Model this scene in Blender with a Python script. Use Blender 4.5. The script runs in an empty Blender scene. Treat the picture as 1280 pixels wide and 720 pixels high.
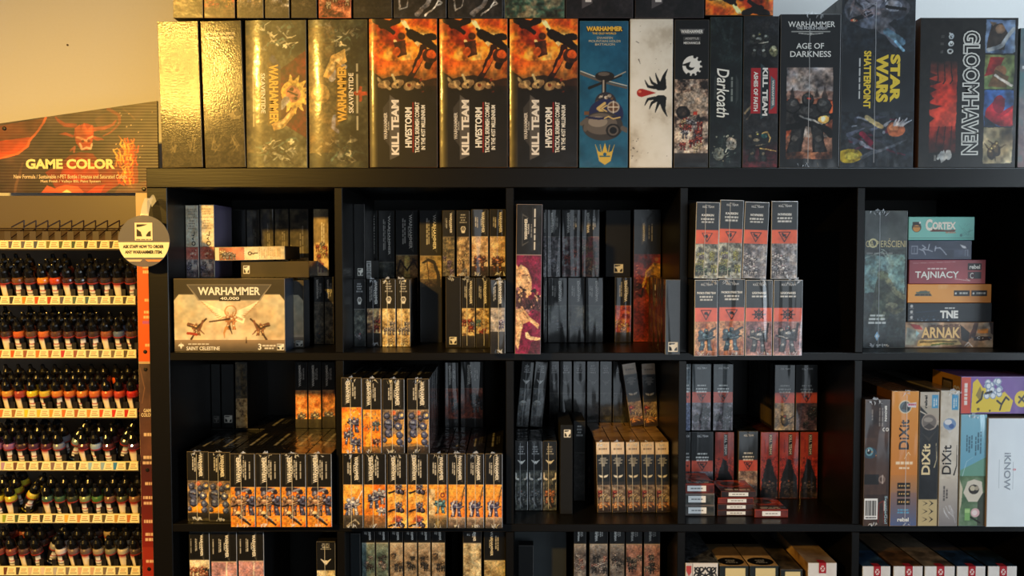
import bpy, math, random
import numpy as np
from mathutils import Vector, Matrix

SC = bpy.context.scene
COL = SC.collection
SC.view_settings.view_transform = 'Standard'
SC.view_settings.look = 'None'
SC.view_settings.gamma = 1.0
SC.view_settings.use_curve_mapping = False
SC.view_settings.exposure = 0.0

# ------------------------------------------------------------------ camera
F = 1029.0            # focal length in pixels of a 1280 wide frame
DIST = 1.66           # camera to the front plane of the shelf unit (Y = 0)
PITCH = math.radians(2.3)
CS, SN = math.cos(PITCH), math.sin(PITCH)
SHELF_H = 1.82
_v = (360 - 210) / F
CAM_Z = SHELF_H - (DIST / (CS + _v * SN)) * (-SN + _v * CS)


def W(px, py, Y):
    """World X, Z of the photo point (px, py) on the upright plane at depth Y."""
    u, v = (px - 640) / F, (360 - py) / F
    t = (Y + DIST) / (CS + v * SN)
    return u * t, CAM_Z + t * (-SN + v * CS)


def depth_at(py, z):
    """Depth Y at which the sight line of row py meets height z."""
    v = (360 - py) / F
    t = (z - CAM_Z) / (-SN + v * CS)
    return t * (CS + v * SN) - DIST


cam = bpy.data.cameras.new('camera')
cam.sensor_width = 36.0
cam.lens = F / 1280 * 36.0
cam.clip_start = 0.02
camo = bpy.data.objects.new('camera', cam)
COL.objects.link(camo)
camo.location = (0, -DIST, CAM_Z)
camo.rotation_euler = (math.pi / 2 - PITCH, 0, 0)
SC.camera = camo


# ------------------------------------------------------------------ colour
def lin(c):
    c = np.asarray(c, dtype=float)
    return np.where(c <= 0.04045, c / 12.92, ((c + 0.055) / 1.055) ** 2.4)


def rgb(r, g, b):
    return (r / 255.0, g / 255.0, b / 255.0)


# ------------------------------------------------------------------ painter: a print is a grid of coloured points
class Cv:
    def __init__(s, w, h, bg, ss=2):
        s.w, s.h, s.ss = max(4, int(round(w))), max(4, int(round(h))), ss
        W_, H_ = s.w * ss, s.h * ss
        s.asp = w / h
        s.U, s.V = np.meshgrid((np.arange(W_) + .5) / W_, (np.arange(H_) + .5) / H_)
        s.C = np.empty((H_, W_, 3)); s.C[:] = bg

    def put(s, m, c, a=1.0):
        k = (m * a)[..., None] if m.dtype != bool else (m.astype(float) * a)[..., None]
        s.C = s.C * (1 - k) + np.asarray(c, float) * k
        return s

    def rect(s, u0, v0, u1, v1, c, a=1.0):
        return s.put((s.U >= u0) & (s.U <= u1) & (s.V >= v0) & (s.V <= v1), c, a)

    def poly(s, pts, c, a=1.0):
        m = np.zeros(s.U.shape, bool)
        n = len(pts)
        for i in range(n):
            x0, y0 = pts[i]; x1, y1 = pts[(i + 1) % n]
            if y0 == y1: continue
            cr = ((s.V < y0) != (s.V < y1)) & (s.U < (x1 - x0) * (s.V - y0) / (y1 - y0) + x0)
            m ^= cr
        return s.put(m, c, a)

    def ell(s, cu, cv, r, c, a=1.0, rv=None, rot=0.0, soft=0.0):
        """Ellipse; r in box widths, rv (default r) too, so that r = rv is round."""
        rv = r if rv is None else rv
        x = s.U - cu; y = (s.V - cv) / s.asp
        cr, sr = math.cos(rot), math.sin(rot)
        X, Y = x * cr + y * sr, -x * sr + y * cr
        d = (X / r) ** 2 + (Y / rv) ** 2
        if soft: return s.put(np.clip((1 - d) / soft, 0, 1), c, a)
        return s.put(d <= 1, c, a)

    def ring(s, cu, cv, r, wd, c, a=1.0):
        d = np.hypot(s.U - cu, (s.V - cv) / s.asp)
        return s.put(np.abs(d - r) < wd, c, a)

    def line(s, pts, wd, c, a=1.0, w1=None):
        n = len(pts) - 1
        for i in range(n):
            x0, y0 = pts[i]; x1, y1 = pts[i + 1]
            y0 /= s.asp; y1 /= s.asp
            dx, dy = x1 - x0, y1 - y0
            L = dx * dx + dy * dy + 1e-12
            t = np.clip(((s.U - x0) * dx + (s.V / s.asp - y0) * dy) / L, 0, 1)
            d = np.hypot(s.U - x0 - t * dx, s.V / s.asp - y0 - t * dy)
            wa = wd if w1 is None else wd + (w1 - wd) * (i + t) / n
            s.put(d < wa, c, a)
        return s

    def grad(s, u0, v0, u1, v1, c0, c1, a=1.0, horiz=False):
        m = (s.U >= u0) & (s.U <= u1) & (s.V >= v0) & (s.V <= v1)
        t = np.clip(((s.U - u0) / (u1 - u0)) if horiz else ((s.V - v0) / (v1 - v0)), 0, 1)[..., None]
        g = np.asarray(c0, float) * (1 - t) + np.asarray(c1, float) * t
        k = m[..., None] * a
        s.C = s.C * (1 - k) + g * k
        return s

    def noise(s, sc, seed, octv=4, sx=1.0):
        """Value noise over the print, cell = 1/sc box widths (sx stretches cells along u)."""
        r = np.random.RandomState(seed & 0x7fffffff)
        out = np.zeros(s.U.shape); amp = tot = 0; A = 1.0
        for o in range(octv):
            f = sc * 2 ** o
            x = s.U * f / sx; y = s.V / s.asp * f
            nx, ny = int(x.max()) + 3, int(y.max()) + 3
            g = r.rand(ny, nx)
            xi, yi = x.astype(int), y.astype(int)
            fx, fy = x - xi, y - yi
            fx = fx * fx * (3 - 2 * fx); fy = fy * fy * (3 - 2 * fy)
            a = g[yi, xi] * (1 - fx) + g[yi, xi + 1] * fx
            b = g[yi + 1, xi] * (1 - fx) + g[yi + 1, xi + 1] * fx
            out += A * (a * (1 - fy) + b * fy); tot += A; A *= .62
        return out / tot

    def mottle(s, u0, v0, u1, v1, pal, sc, seed, a=1.0, octv=4, contrast=2.2, sx=1.0):
        """Fill a field with a mottled picture in the palette pal (dark to light)."""
        n = np.clip((s.noise(sc, seed, octv, sx) - .5) * contrast + .5, 0, .9999)
        P = np.asarray(pal, float)
        x = n * (len(P) - 1); i = x.astype(int); f = (x - i)[..., None]
        g = P[i] * (1 - f) + P[np.minimum(i + 1, len(P) - 1)] * f
        m = ((s.U >= u0) & (s.U <= u1) & (s.V >= v0) & (s.V <= v1))[..., None] * a
        s.C = s.C * (1 - m) + g * m
        return s

    def specks(s, u0, v0, u1, v1, cols, n, seed, r0=.02, r1=.06, a=.9):
        R = random.Random(seed)
        for _ in range(n):
            s.ell(R.uniform(u0, u1), R.uniform(v0, v1), R.uniform(r0, r1), R.choice(cols), a, rv=R.uniform(r0, r1), rot=R.uniform(0, 3))
        return s

    def soldier(s, cu, cv, k, pal, seed=0, flip=1, gun=True):
        """A generic armoured figure: cv is the foot line, k its height in box widths."""
        R = random.Random(seed)
        main, lite, dark, acc = pal
        A = s.asp
        P = lambda x, y: (cu + flip * x * k, cv + y * k * A)
        E = lambda x, y, r, c, rv=None, rot=0: s.ell(*P(x, y), r * k, c, 1, None if rv is None else rv * k, rot * flip)
        j = R.uniform(-.03, .03)
        mid = tuple((x + y) / 2 for x, y in zip(main, dark))
        for sx in (-1, 1):
            s.poly([P(sx * .03, .47), P(sx * .22, .44), P(sx * .25 + j, .2), P(sx * .31 + j, .0), P(sx * .08 + j, .0), P(sx * .07, .2)], dark)
            s.poly([P(sx * .06, .45), P(sx * .19, .43), P(sx * .21 + j, .2), P(sx * .26 + j, .03), P(sx * .12 + j, .03), P(sx * .1, .2)], mid)
            E(sx * .19 + j, .1, .075, main, .1); E(sx * .15 + j, .32, .075, main, .1); E(sx * .17 + j, .24, .05, lite, .045)
        s.poly([P(-.2, .42), P(.2, .42), P(.26, .74), P(-.26, .74)], dark)
        s.poly([P(-.15, .46), P(.15, .46), P(.21, .72), P(-.21, .72)], mid)
        E(0, .62, .17, main, .12); E(-.03, .65, .1, lite, .05); E(0, .46, .15, dark, .035)
        s.line([P(.24, .66), P(.29, .52), P(.12, .44)], .05 * k, main)
        s.line([P(-.24, .66), P(-.3, .5), P(-.1, .47)], .055 * k, main)
        for sx in (-1, 1):
            E(sx * .23, .71, .115, dark); E(sx * .23, .72, .10, main); E(sx * .21, .75, .055, lite, .04)
        E(0, .8, .09, dark, .1); E(0, .82, .075, main, .085); E(.01, .81, .03, acc, .015); E(-.02, .86, .03, lite, .02)
        if gun:
            s.line([P(-.3, .4), P(.38, .56)], .045 * k, dark); s.line([P(-.02, .48), P(.3, .55)], .02 * k, lite)
        return s

    def beast(s, cu, cv, k, pal, seed=0):
        """A spiky, many-limbed creature of no particular kind."""
        R = random.Random(seed)
        main, lite, dark, acc = pal
        A = s.asp
        for i in range(7):
            an = R.uniform(-.6, 3.7); L = R.uniform(.3, .6)
            p0 = (cu, cv + .3 * k * A)
            p1 = (cu + math.cos(an) * L * .5 * k, p0[1] + math.sin(an) * L * .55 * k * A)
            p2 = (cu + math.cos(an + R.uniform(-.6, .6)) * L * k, p0[1] + math.sin(an + R.uniform(-.6, .6)) * L * k * A)
            s.line([p0, p1, p2], .07 * k, dark, 1, .015 * k)
            s.line([p0, p1, p2], .03 * k, lite if i % 2 else main, 1, .008 * k)
        s.ell(cu, cv + .32 * k * A, .2 * k, dark, 1, .3 * k, .3)
        s.ell(cu - .03 * k, cv + .36 * k * A, .14 * k, main, 1, .2 * k, .3)
        s.ell(cu - .05 * k, cv + .45 * k * A, .06 * k, lite, 1, .05 * k)
        s.ell(cu + .02 * k, cv + .6 * k * A, .1 * k, main, 1, .09 * k); s.ell(cu + .03 * k, cv + .6 * k * A, .04 * k, acc)
        return s

    def crowd(s, u0, v0, u1, v1, n, k, pals, seed, kind='soldier'):
        R = random.Random(seed)
        pts = sorted([(R.uniform(v0, v1), R.uniform(u0, u1)) for _ in range(n)], reverse=True)
        for i, (v, u) in enumerate(pts):
            getattr(s, kind)(u, v, k * R.uniform(.8, 1.2), R.choice(pals), seed + i, *((R.choice((-1, 1)),) if kind == 'soldier' else ()))
        return s

    def bars(s, u0, v0, u1, v1, n, c, vert=False, seed=1, a=.85):
        """Lines of print too small to read."""
        R = random.Random(seed)
        for i in range(n):
            if vert:
                w = (u1 - u0) / n; x = u0 + w * i; y = v0
                L = (v1 - v0) * R.uniform(.0, .25); e = v1 - (v1 - v0) * R.uniform(0, .25); y = v0 + L
                while y < e:
                    q = (v1 - v0) * R.uniform(.1, .3); s.rect(x + w * .2, y, x + w * .8, min(y + q, e), c, a); y += q + (v1 - v0) * .03
            else:
                w = (v1 - v0) / n; y = v0 + w * i
                L = (u1 - u0) * R.uniform(0, .2); x = u0 + L; e = u1 - L
                while x < e:
                    q = (u1 - u0) * R.uniform(.12, .3); s.rect(x, y + w * .22, min(x + q, e), y + w * .78, c, a); x += q + (u1 - u0) * .04
        return s

    def paint(s, v0, v1, amt=.035, seed=1, con=.5, fine=.35):
        """Loosen a field into brushwork: bend its outlines, break up its flats."""
        H_, W_ = s.U.shape
        n1, n2 = s.noise(7, seed, 3) - .5, s.noise(7, seed + 50, 3) - .5
        jx = np.clip(np.round(np.arange(W_)[None, :] + n1 * amt * 2 * W_), 0, W_ - 1).astype(int)
        lo, hi = int(v0 * H_), max(int(v0 * H_) + 1, int(v1 * H_))
        jy = np.clip(np.round(np.arange(H_)[:, None] + n2 * amt * 2 * W_), lo, hi - 1).astype(int)
        m = ((s.V >= v0) & (s.V < v1))[..., None]
        C2 = s.C[jy, jx]
        g = 1 + con * (s.noise(5, seed + 9, 3) - .5)[..., None] * 1.6 + fine * (s.noise(22, seed + 21, 2) - .5)[..., None] * 2
        t = (s.noise(9, seed + 33, 2) - .5)[..., None] * .16
        C2 = np.clip(C2 * g * np.concatenate([1 + t, np.ones_like(t), 1 - t], -1), 0, 1)
        s.C = np.where(m, C2, s.C)
        return s

    def gw(s, u0, v0, u1, v1, white=rgb(235, 232, 222), black=rgb(18, 18, 18)):
        """The small square shop mark: a pale tile with a dark wing and hammer head."""
        s.rect(u0, v0, u1, v1, white)
        q = lambda pts: [(u0 + (u1 - u0) * x, v0 + (v1 - v0) * y) for x, y in pts]
        s.poly(q([(.1, .12), (.1, .62), (.34, .42), (.42, .12)]), black)
        s.poly(q([(.58, .12), (.92, .12), (.92, .5), (.78, .42)]), black)
        s.poly(q([(.1, .72), (.1, .9), (.72, .9), (.62, .8)]), black)
        s.poly(q([(.42, .5), (.58, .5), (.66, .12), (.5, .12)]), white)
        return s

    def grid(s):
        """Point colours, linear, (h, w, 3)."""
        k = s.ss
        c = s.C.reshape(s.h, k, s.w, k, 3).mean((1, 3))
        c = np.clip(c, 0, 1)
        return lin(c * (1 - .6 * (1 - c.max(-1, keepdims=True)) ** 3))


# ------------------------------------------------------------------ mesh builder
class MB:
    def __init__(s):
        s.v, s.f, s.c, s.m, s.n = [], [], [], [], 0

    def add(s, verts, faces, col, mat=0):
        """col: one sRGB colour or one linear colour per vertex (array)."""
        verts = np.asarray(verts, float).reshape(-1, 3)
        k = s.n
        s.v.append(verts)
        if isinstance(col, np.ndarray) and col.ndim == 2: s.c.append(col)
        else: s.c.append(np.tile(lin(col), (len(verts), 1)))
        s.f += [tuple(i + k for i in f) for f in faces]
        s.m += [mat] * len(faces)
        s.n += len(verts)

    def quad(s, a, b, c, d, col, mat=0):
        s.add([a, b, c, d], [(0, 1, 2, 3)], col, mat)

    def canvas(s, o, du, dv, cv, mat=0):
        o, du, dv = map(lambda x: np.asarray(x, float), (o, du, dv))
        g = cv.grid(); h, w = g.shape[:2]
        uu, vv = np.meshgrid(np.linspace(0, 1, w), np.linspace(0, 1, h))
        P = o + uu[..., None] * du + vv[..., None] * dv
        i = np.arange(h * w).reshape(h, w)
        q = np.stack([i[:-1, :-1], i[:-1, 1:], i[1:, 1:], i[1:, :-1]], -1).reshape(-1, 4)
        s.add(P.reshape(-1, 3), q.tolist(), g.reshape(-1, 3), mat)

    def box(s, x0, y0, z0, x1, y1, z1, col, mat=0, skip=''):
        p = [(x, y, z) for z in (z0, z1) for y in (y0, y1) for x in (x0, x1)]
        fs = {'b': (0, 2, 3, 1), 't': (4, 5, 7, 6), 'f': (0, 1, 5, 4), 'k': (2, 6, 7, 3), 'l': (0, 4, 6, 2), 'r': (1, 3, 7, 5)}
        s.add(p, [f for k, f in fs.items() if k not in skip], col, mat)

    def lathe(s, prof, col, seg=16, mat=0, colf=None, cap=True):
        """prof: (radius, z) from bottom to top; colf(angle, row) gives a colour."""
        n = len(prof); vs = []; cs = []
        for j, (r, z) in enumerate(prof):
            for i in range(seg):
                a = 2 * math.pi * i / seg
                vs.append((r * math.cos(a), r * math.sin(a), z))
                cs.append(lin(colf(a, j)) if colf else lin(col))
        fs = [(j * seg + i, j * seg + (i + 1) % seg, (j + 1) * seg + (i + 1) % seg, (j + 1) * seg + i) for j in range(n - 1) for i in range(seg)]
        if cap: fs += [tuple(range(seg))[::-1], tuple((n - 1) * seg + i for i in range(seg))]
        s.add(vs, fs, np.array(cs), mat)

    def tube(s, pts, r, col, seg=6, mat=0):
        pts = [Vector(p) for p in pts]
        for i, (a, b) in enumerate(zip(pts, pts[1:])):
            d = (b - a).normalized()
            x = d.orthogonal().normalized(); y = d.cross(x)
            vs = []
            for q in (a - d * r * .3, b + d * r * .3):
                for k in range(seg):
                    t = 2 * math.pi * k / seg
                    vs.append(q + (x * math.cos(t) + y * math.sin(t)) * r)
            fs = [(k, (k + 1) % seg, seg + (k + 1) % seg, seg + k) for k in range(seg)] + [tuple(range(seg))[::-1], tuple(range(seg, 2 * seg))]
            s.add([tuple(v) for v in vs], fs, col, mat)

    def text(s, t, rect, y, size, col, rot=0, bold=.012, mat=0, thick=0.0, slant=0.0, ref=None):
        """Lettering filling rect = (u0, v0, u1, v1) of a w x h face that stands at depth y; rot 90 reads upwards, -90 downwards."""
        w, h = size
        V, Fc = glyphs(t, bold, slant)
        x, z = V[:, 0], V[:, 1]
        q = V if ref is None else glyphs(t, ref, slant)[0]
        a = (x - q[:, 0].min()) / max(1e-6, np.ptp(q[:, 0])); b = (z - q[:, 1].min()) / max(1e-6, np.ptp(q[:, 1]))
        if rot == 90: a, b = 1 - b, a
        elif rot == -90: a, b = b, 1 - a
        elif rot == 180: a, b = 1 - a, 1 - b
        u0, v0, u1, v1 = rect
        P = np.stack([(u0 + (u1 - u0) * a - .5) * w, np.full(len(a), y), (v0 + (v1 - v0) * b) * h], 1)
        s.add(P, Fc, col, mat)

    def build(s, name):
        me = bpy.data.meshes.new(name)
        V = np.concatenate(s.v) if s.v else np.zeros((0, 3))
        me.from_pydata(V.tolist(), [], s.f)
        at = me.color_attributes.new('Col', 'FLOAT_COLOR', 'POINT')
        c = np.concatenate(s.c)
        at.data.foreach_set('color', np.concatenate([c, np.ones((len(c), 1))], 1).ravel().astype(np.float32))
        if any(s.m): me.polygons.foreach_set('material_index', s.m)
        return me


_gl = {}


def glyphs(t, bold, slant=0.0):
    k = (t, bold, slant)
    if k not in _gl:
        cu = bpy.data.curves.new('letters', 'FONT')
        cu.body = t; cu.resolution_u = 3; cu.offset = bold; cu.shear = slant; cu.align_x = 'CENTER'; cu.space_line = .8
        ob = bpy.data.objects.new('letters', cu)
        COL.objects.link(ob)
        dg = bpy.context.evaluated_depsgraph_get()
        me = bpy.data.meshes.new_from_object(ob.evaluated_get(dg))
        V = np.array([v.co[:] for v in me.vertices]).reshape(-1, 3)
        Fc = [tuple(p.vertices) for p in me.polygons]
        bpy.data.objects.remove(ob); bpy.data.curves.remove(cu); bpy.data.meshes.remove(me)
        _gl[k] = (V, Fc)
    return _gl[k]


# ------------------------------------------------------------------ materials
def nodes(name):
    m = bpy.data.materials.new(name); m.use_nodes = True
    nt = m.node_tree
    return m, nt, nt.nodes['Principled BSDF']


def mat_print(name, rough=.4, spec=.5, coat=0.0, coat_rough=.1, bump=0.0, bscale=60.0, stretch=(1, 1, 1), metal=0.0, det=3):
    """Printed card: colours come from the print, the gloss from varnish or film."""
    m, nt, b = nodes(name)
    a = nt.nodes.new('ShaderNodeVertexColor'); a.layer_name = 'Col'
    nt.links.new(a.outputs['Color'], b.inputs['Base Color'])
    b.inputs['Roughness'].default_value = rough
    b.inputs['Specular IOR Level'].default_value = spec
    b.inputs['Metallic'].default_value = metal
    b.inputs['Coat Weight'].default_value = coat
    b.inputs['Coat Roughness'].default_value = coat_rough
    if bump:
        tc = nt.nodes.new('ShaderNodeTexCoord'); mp = nt.nodes.new('ShaderNodeMapping')
        mp.inputs['Scale'].default_value = stretch
        oi = nt.nodes.new('ShaderNodeObjectInfo')
        ad = nt.nodes.new('ShaderNodeVectorMath'); ad.operation = 'ADD'
        mu = nt.nodes.new('ShaderNodeVectorMath'); mu.operation = 'SCALE'; mu.inputs[0].default_value = (7, 3, 5)
        nt.links.new(oi.outputs['Random'], mu.inputs['Scale'])
        nt.links.new(tc.outputs['Object'], ad.inputs[0]); nt.links.new(mu.outputs[0], ad.inputs[1])
        nt.links.new(ad.outputs[0], mp.inputs['Vector'])
        nz = nt.nodes.new('ShaderNodeTexNoise'); nz.inputs['Scale'].default_value = bscale; nz.inputs['Detail'].default_value = det
        nt.links.new(mp.outputs[0], nz.inputs['Vector'])
        bp = nt.nodes.new('ShaderNodeBump'); bp.inputs['Strength'].default_value = bump; bp.inputs['Distance'].default_value = .01
        nt.links.new(nz.outputs['Fac'], bp.inputs['Height'])
        nt.links.new(bp.outputs[0], b.inputs['Coat Normal' if coat else 'Normal'])
    return m


M = {}
M['matte'] = mat_print('matt_card', .55, .35)
M['gloss'] = mat_print('varnished_card', .40, .4, .4, .15, .10, 25)
M['wrap'] = mat_print('film_wrapped_card', .45, .35, .8, .10, .22, 16, (2.6, 2.6, .6), det=1)
M['film'] = mat_print('loose_film_over_card', .45, .3, .85, .12, 1.0, 11, (3.0, 3.0, .35), det=1.2)
M['gold'] = mat_print('linen_finish_foil_card', .5, .28, .34, .12, .05, 300)
M['plain'] = mat_print('painted_plastic', .35, .5)
M['cap'] = mat_print('black_cap_plastic', .22, .3)
M['sticker'] = mat_print('paper_sticker', .6, .3)


def mat_ribs():
    m = mat_print('corrugated_plastic_print', .42, .45)
    nt = m.node_tree; b = nt.nodes['Principled BSDF']
    tc = nt.nodes.new('ShaderNodeTexCoord'); w = nt.nodes.new('ShaderNodeTexWave'); w.bands_direction = 'Z'; w.inputs['Scale'].default_value = 48
    nt.links.new(tc.outputs['Object'], w.inputs['Vector'])
    bp = nt.nodes.new('ShaderNodeBump'); bp.inputs['Strength'].default_value = .16; bp.inputs['Distance'].default_value = .001
    nt.links.new(w.outputs['Fac'], bp.inputs['Height']); nt.links.new(bp.outputs[0], b.inputs['Normal'])
    return m


M['ribs'] = mat_ribs()


def mat_wood():
    m, nt, b = nodes('black_brown_foil')
    tc = nt.nodes.new('ShaderNodeTexCoord'); mp = nt.nodes.new('ShaderNodeMapping'); mp.inputs['Scale'].default_value = (1.5, 30, 30)
    nz = nt.nodes.new('ShaderNodeTexNoise'); nz.inputs['Scale'].default_value = 9; nz.inputs['Detail'].default_value = 6
    cr = nt.nodes.new('ShaderNodeValToRGB')
    cr.color_ramp.elements[0].color = (.0030, .0028, .0028, 1); cr.color_ramp.elements[1].color = (.0058, .0054, .0052, 1)
    nt.links.new(tc.outputs['Object'], mp.inputs[0]); nt.links.new(mp.outputs[0], nz.inputs['Vector'])
    nt.links.new(nz.outputs['Fac'], cr.inputs[0]); nt.links.new(cr.outputs[0], b.inputs['Base Color'])
    b.inputs['Roughness'].default_value = .33; b.inputs['Specular IOR Level'].default_value = .24
    bp = nt.nodes.new('ShaderNodeBump'); bp.inputs['Strength'].default_value = .05; bp.inputs['Distance'].default_value = .002
    nt.links.new(nz.outputs['Fac'], bp.inputs['Height']); nt.links.new(bp.outputs[0], b.inputs['Normal'])
    return m


def mat_wall(name, c, rough=.9, sc=180):
    m, nt, b = nodes(name)
    nz = nt.nodes.new('ShaderNodeTexNoise'); nz.inputs['Scale'].default_value = sc; nz.inputs['Detail'].default_value = 4
    tc = nt.nodes.new('ShaderNodeTexCoord'); nt.links.new(tc.outputs['Object'], nz.inputs['Vector'])
    mx = nt.nodes.new('ShaderNodeMixRGB'); mx.inputs[1].default_value = (*c, 1); mx.inputs[2].default_value = (*[x * .95 for x in c], 1)
    nt.links.new(nz.outputs['Fac'], mx.inputs[0]); nt.links.new(mx.outputs[0], b.inputs['Base Color'])
    b.inputs['Roughness'].default_value = rough; b.inputs['Specular IOR Level'].default_value = .2
    bp = nt.nodes.new('ShaderNodeBump'); bp.inputs['Strength'].default_value = .04; bp.inputs['Distance'].default_value = .002
    nt.links.new(nz.outputs['Fac'], bp.inputs['Height']); nt.links.new(bp.outputs[0], b.inputs['Normal'])
    return m


def mat_clear(name, c, mix, rough=.12):
    """Thin clear plastic: part see-through, part glossy."""
    m, nt, b = nodes(name)
    b.inputs['Base Color'].default_value = (*c, 1); b.inputs['Roughness'].default_value = rough
    nz = nt.nodes.new('ShaderNodeTexNoise'); nz.inputs['Scale'].default_value = 90
    bp = nt.nodes.new('ShaderNodeBump'); bp.inputs['Strength'].default_value = .1; bp.inputs['Distance'].default_value = .002
    nt.links.new(nz.outputs['Fac'], bp.inputs['Height']); nt.links.new(bp.outputs[0], b.inputs['Normal'])
    tr = nt.nodes.new('ShaderNodeBsdfTransparent'); mx = nt.nodes.new('ShaderNodeMixShader')
    mx.inputs[0].default_value = mix
    nt.links.new(tr.outputs[0], mx.inputs[1]); nt.links.new(b.outputs[0], mx.inputs[2])
    nt.links.new(mx.outputs[0], nt.nodes['Material Output'].inputs['Surface'])
    return m


M['wood'] = mat_wood()
M['crinkle'] = mat_clear('crumpled_film', (.85, .87, .9), .5, .2)
M['acetate'] = mat_clear('grey_acetate', (.16, .15, .15), .78, .25)
M['clear'] = mat_clear('clear_strip', (.8, .8, .78), .45, .15)


def mat_paint():
    m, nt, b = nodes('bottled_paint')
    oi = nt.nodes.new('ShaderNodeObjectInfo'); nz = nt.nodes.new('ShaderNodeTexNoise'); nz.inputs['Scale'].default_value = 120
    mx = nt.nodes.new('ShaderNodeMixRGB'); mx.blend_type = 'MULTIPLY'; mx.inputs[0].default_value = .15
    nt.links.new(oi.outputs['Color'], mx.inputs[1]); nt.links.new(nz.outputs['Color'], mx.inputs[2])
    nt.links.new(mx.outputs[0], b.inputs['Base Color'])
    b.inputs['Roughness'].default_value = .2; b.inputs['Coat Weight'].default_value = .5
    return m


M['paint'] = mat_paint()


# ------------------------------------------------------------------ objects
def link(name, me, mats, parent=None):
    if not me.materials:
        for m in (mats if isinstance(mats, (list, tuple)) else [mats]): me.materials.append(m)
    o = bpy.data.objects.new(name, me); COL.objects.link(o)
    if parent is not None: o.parent = parent
    return o


def tag(o, label, cat, group=None):
    o['label'] = label; o['category'] = cat
    if group: o['group'] = group
    return o


def empty(name, loc):
    o = bpy.data.objects.new(name, None); o.empty_display_size = .02; COL.objects.link(o); o.location = loc
    return o


def struct(name, me, mat):
    o = link(name, me, mat); o['kind'] = 'structure'
    return o
# ------------------------------------------------------------------ the shelf unit's measures
PXV = [(187, 212), (419.3, 429.5), (632.2, 642.4), (848.5, 858.5), (1068.3, 1078.3), (1289, 1314)]   # uprights, at the front plane
VX = [tuple(W(p, 450, 0)[0] for p in ab) for ab in PXV]
Z_TOP = SHELF_H
Z_UNDER = W(640, 234.5, 0)[1]
Z1, Z1U = W(640, 440.8, 0)[1], W(640, 450.8, 0)[1]
Z2, Z2U = W(640, 655.3, 0)[1], W(640, 665, 0)[1]
TH = Z1 - Z1U
PIT = Z1 - Z2
Z3, Z4 = Z2 - PIT, Z2 - 2 * PIT
DEEP = 0.385
WALL_Y = 0.40
XL, XR = VX[0][0], VX[5][1]

shelf = empty('shelf_unit', ((XL + XR) / 2, 0, 0))
tag(shelf, 'large black-brown open shelf unit of square cubbies holding game boxes', 'shelf unit')


def board(name, x0, z0, x1, z1, y0=0.0, y1=DEEP):
    b = MB(); cx = (XL + XR) / 2
    e = .0012
    # a slightly eased front edge
    b.box(x0 - cx, y0 + e, z0, x1 - cx, y1, z1, (.1, .1, .1), skip='f')
    X0, X1 = x0 - cx, x1 - cx
    o = [(X0, y0 + e, z0), (X1, y0 + e, z0), (X1, y0 + e, z1), (X0, y0 + e, z1)]
    i = [(X0 + e, y0, z0 + e), (X1 - e, y0, z0 + e), (X1 - e, y0, z1 - e), (X0 + e, y0, z1 - e)]
    b.add(o + i, [(4, 5, 6, 7), (0, 1, 5, 4), (1, 2, 6, 5), (2, 3, 7, 6), (3, 0, 4, 7)], (.1, .1, .1))
    return link(name, b.build(name), M['wood'], shelf)


board('top_panel', XL, Z_UNDER, XR, Z_TOP, -.001)
board('side_panel', XL, 0, VX[0][1], Z_UNDER)
board('side_panel', VX[5][0], 0, XR, Z_UNDER)
board('bottom_panel', VX[0][1], 0, VX[5][0], Z4 - PIT)
for z in (Z1, Z2, Z3, Z4):
    board('shelf_board', VX[0][1], z - TH, VX[5][0], z, .0006)
shade_sheet = MB(); shade_sheet.box(VX[0][1] - .004 - (XL + XR) / 2, DEEP + .001, .004, VX[5][0] + .004 - (XL + XR) / 2, DEEP + .004, Z_UNDER + .004, (.13, .125, .12))
link('back_panel', shade_sheet.build('back_panel'), M['matte'], shelf)  # added dark sheet, stands in for shade on the wall behind
lev = [Z_UNDER, Z1, Z2, Z3, Z4, Z4 - PIT]
for i in range(1, 5):
    for a, b_ in zip(lev, lev[1:]):
        board('divider', VX[i][0], b_, VX[i][1], a if a == Z_UNDER else a - TH)

# ------------------------------------------------------------------ the room
RX0, RX1, RY0, RH = -2.6, 3.2, -4.3, 2.95


def slab(name, x0, y0, z0, x1, y1, z1, mat):
    b = MB(); b.box(x0, y0, z0, x1, y1, z1, (.7, .7, .7)); return struct(name, b.build(name), mat)


M['wall'] = mat_wall('wall_paint', (.72, .71, .69))
M['ceil'] = mat_wall('ceiling_paint', (.30, .30, .30))
M['floor'] = mat_wall('floor_vinyl', (.05, .045, .04), .5, 20)
slab('wall_back', RX0, WALL_Y, 0, RX1, WALL_Y + .1, RH, M['wall'])
slab('wall_left', RX0 - .1, RY0, 0, RX0, WALL_Y + .1, RH, M['wall'])
slab('wall_right', RX1, RY0, 0, RX1 + .1, WALL_Y + .1, RH, M['wall'])
slab('floor', RX0, RY0, -.1, RX1, WALL_Y + .1, 0, M['floor'])
slab('ceiling', RX0, RY0, RH, RX1, WALL_Y + .1, RH + .1, M['ceil'])

# ------------------------------------------------------------------ light: one warm ceiling spot by the paint rack, daylight from the shop front behind, an added fill for the wall
def aim(o, p):
    d = Vector(p) - o.location
    o.rotation_euler = d.to_track_quat('-Z', 'Y').to_euler()


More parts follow.
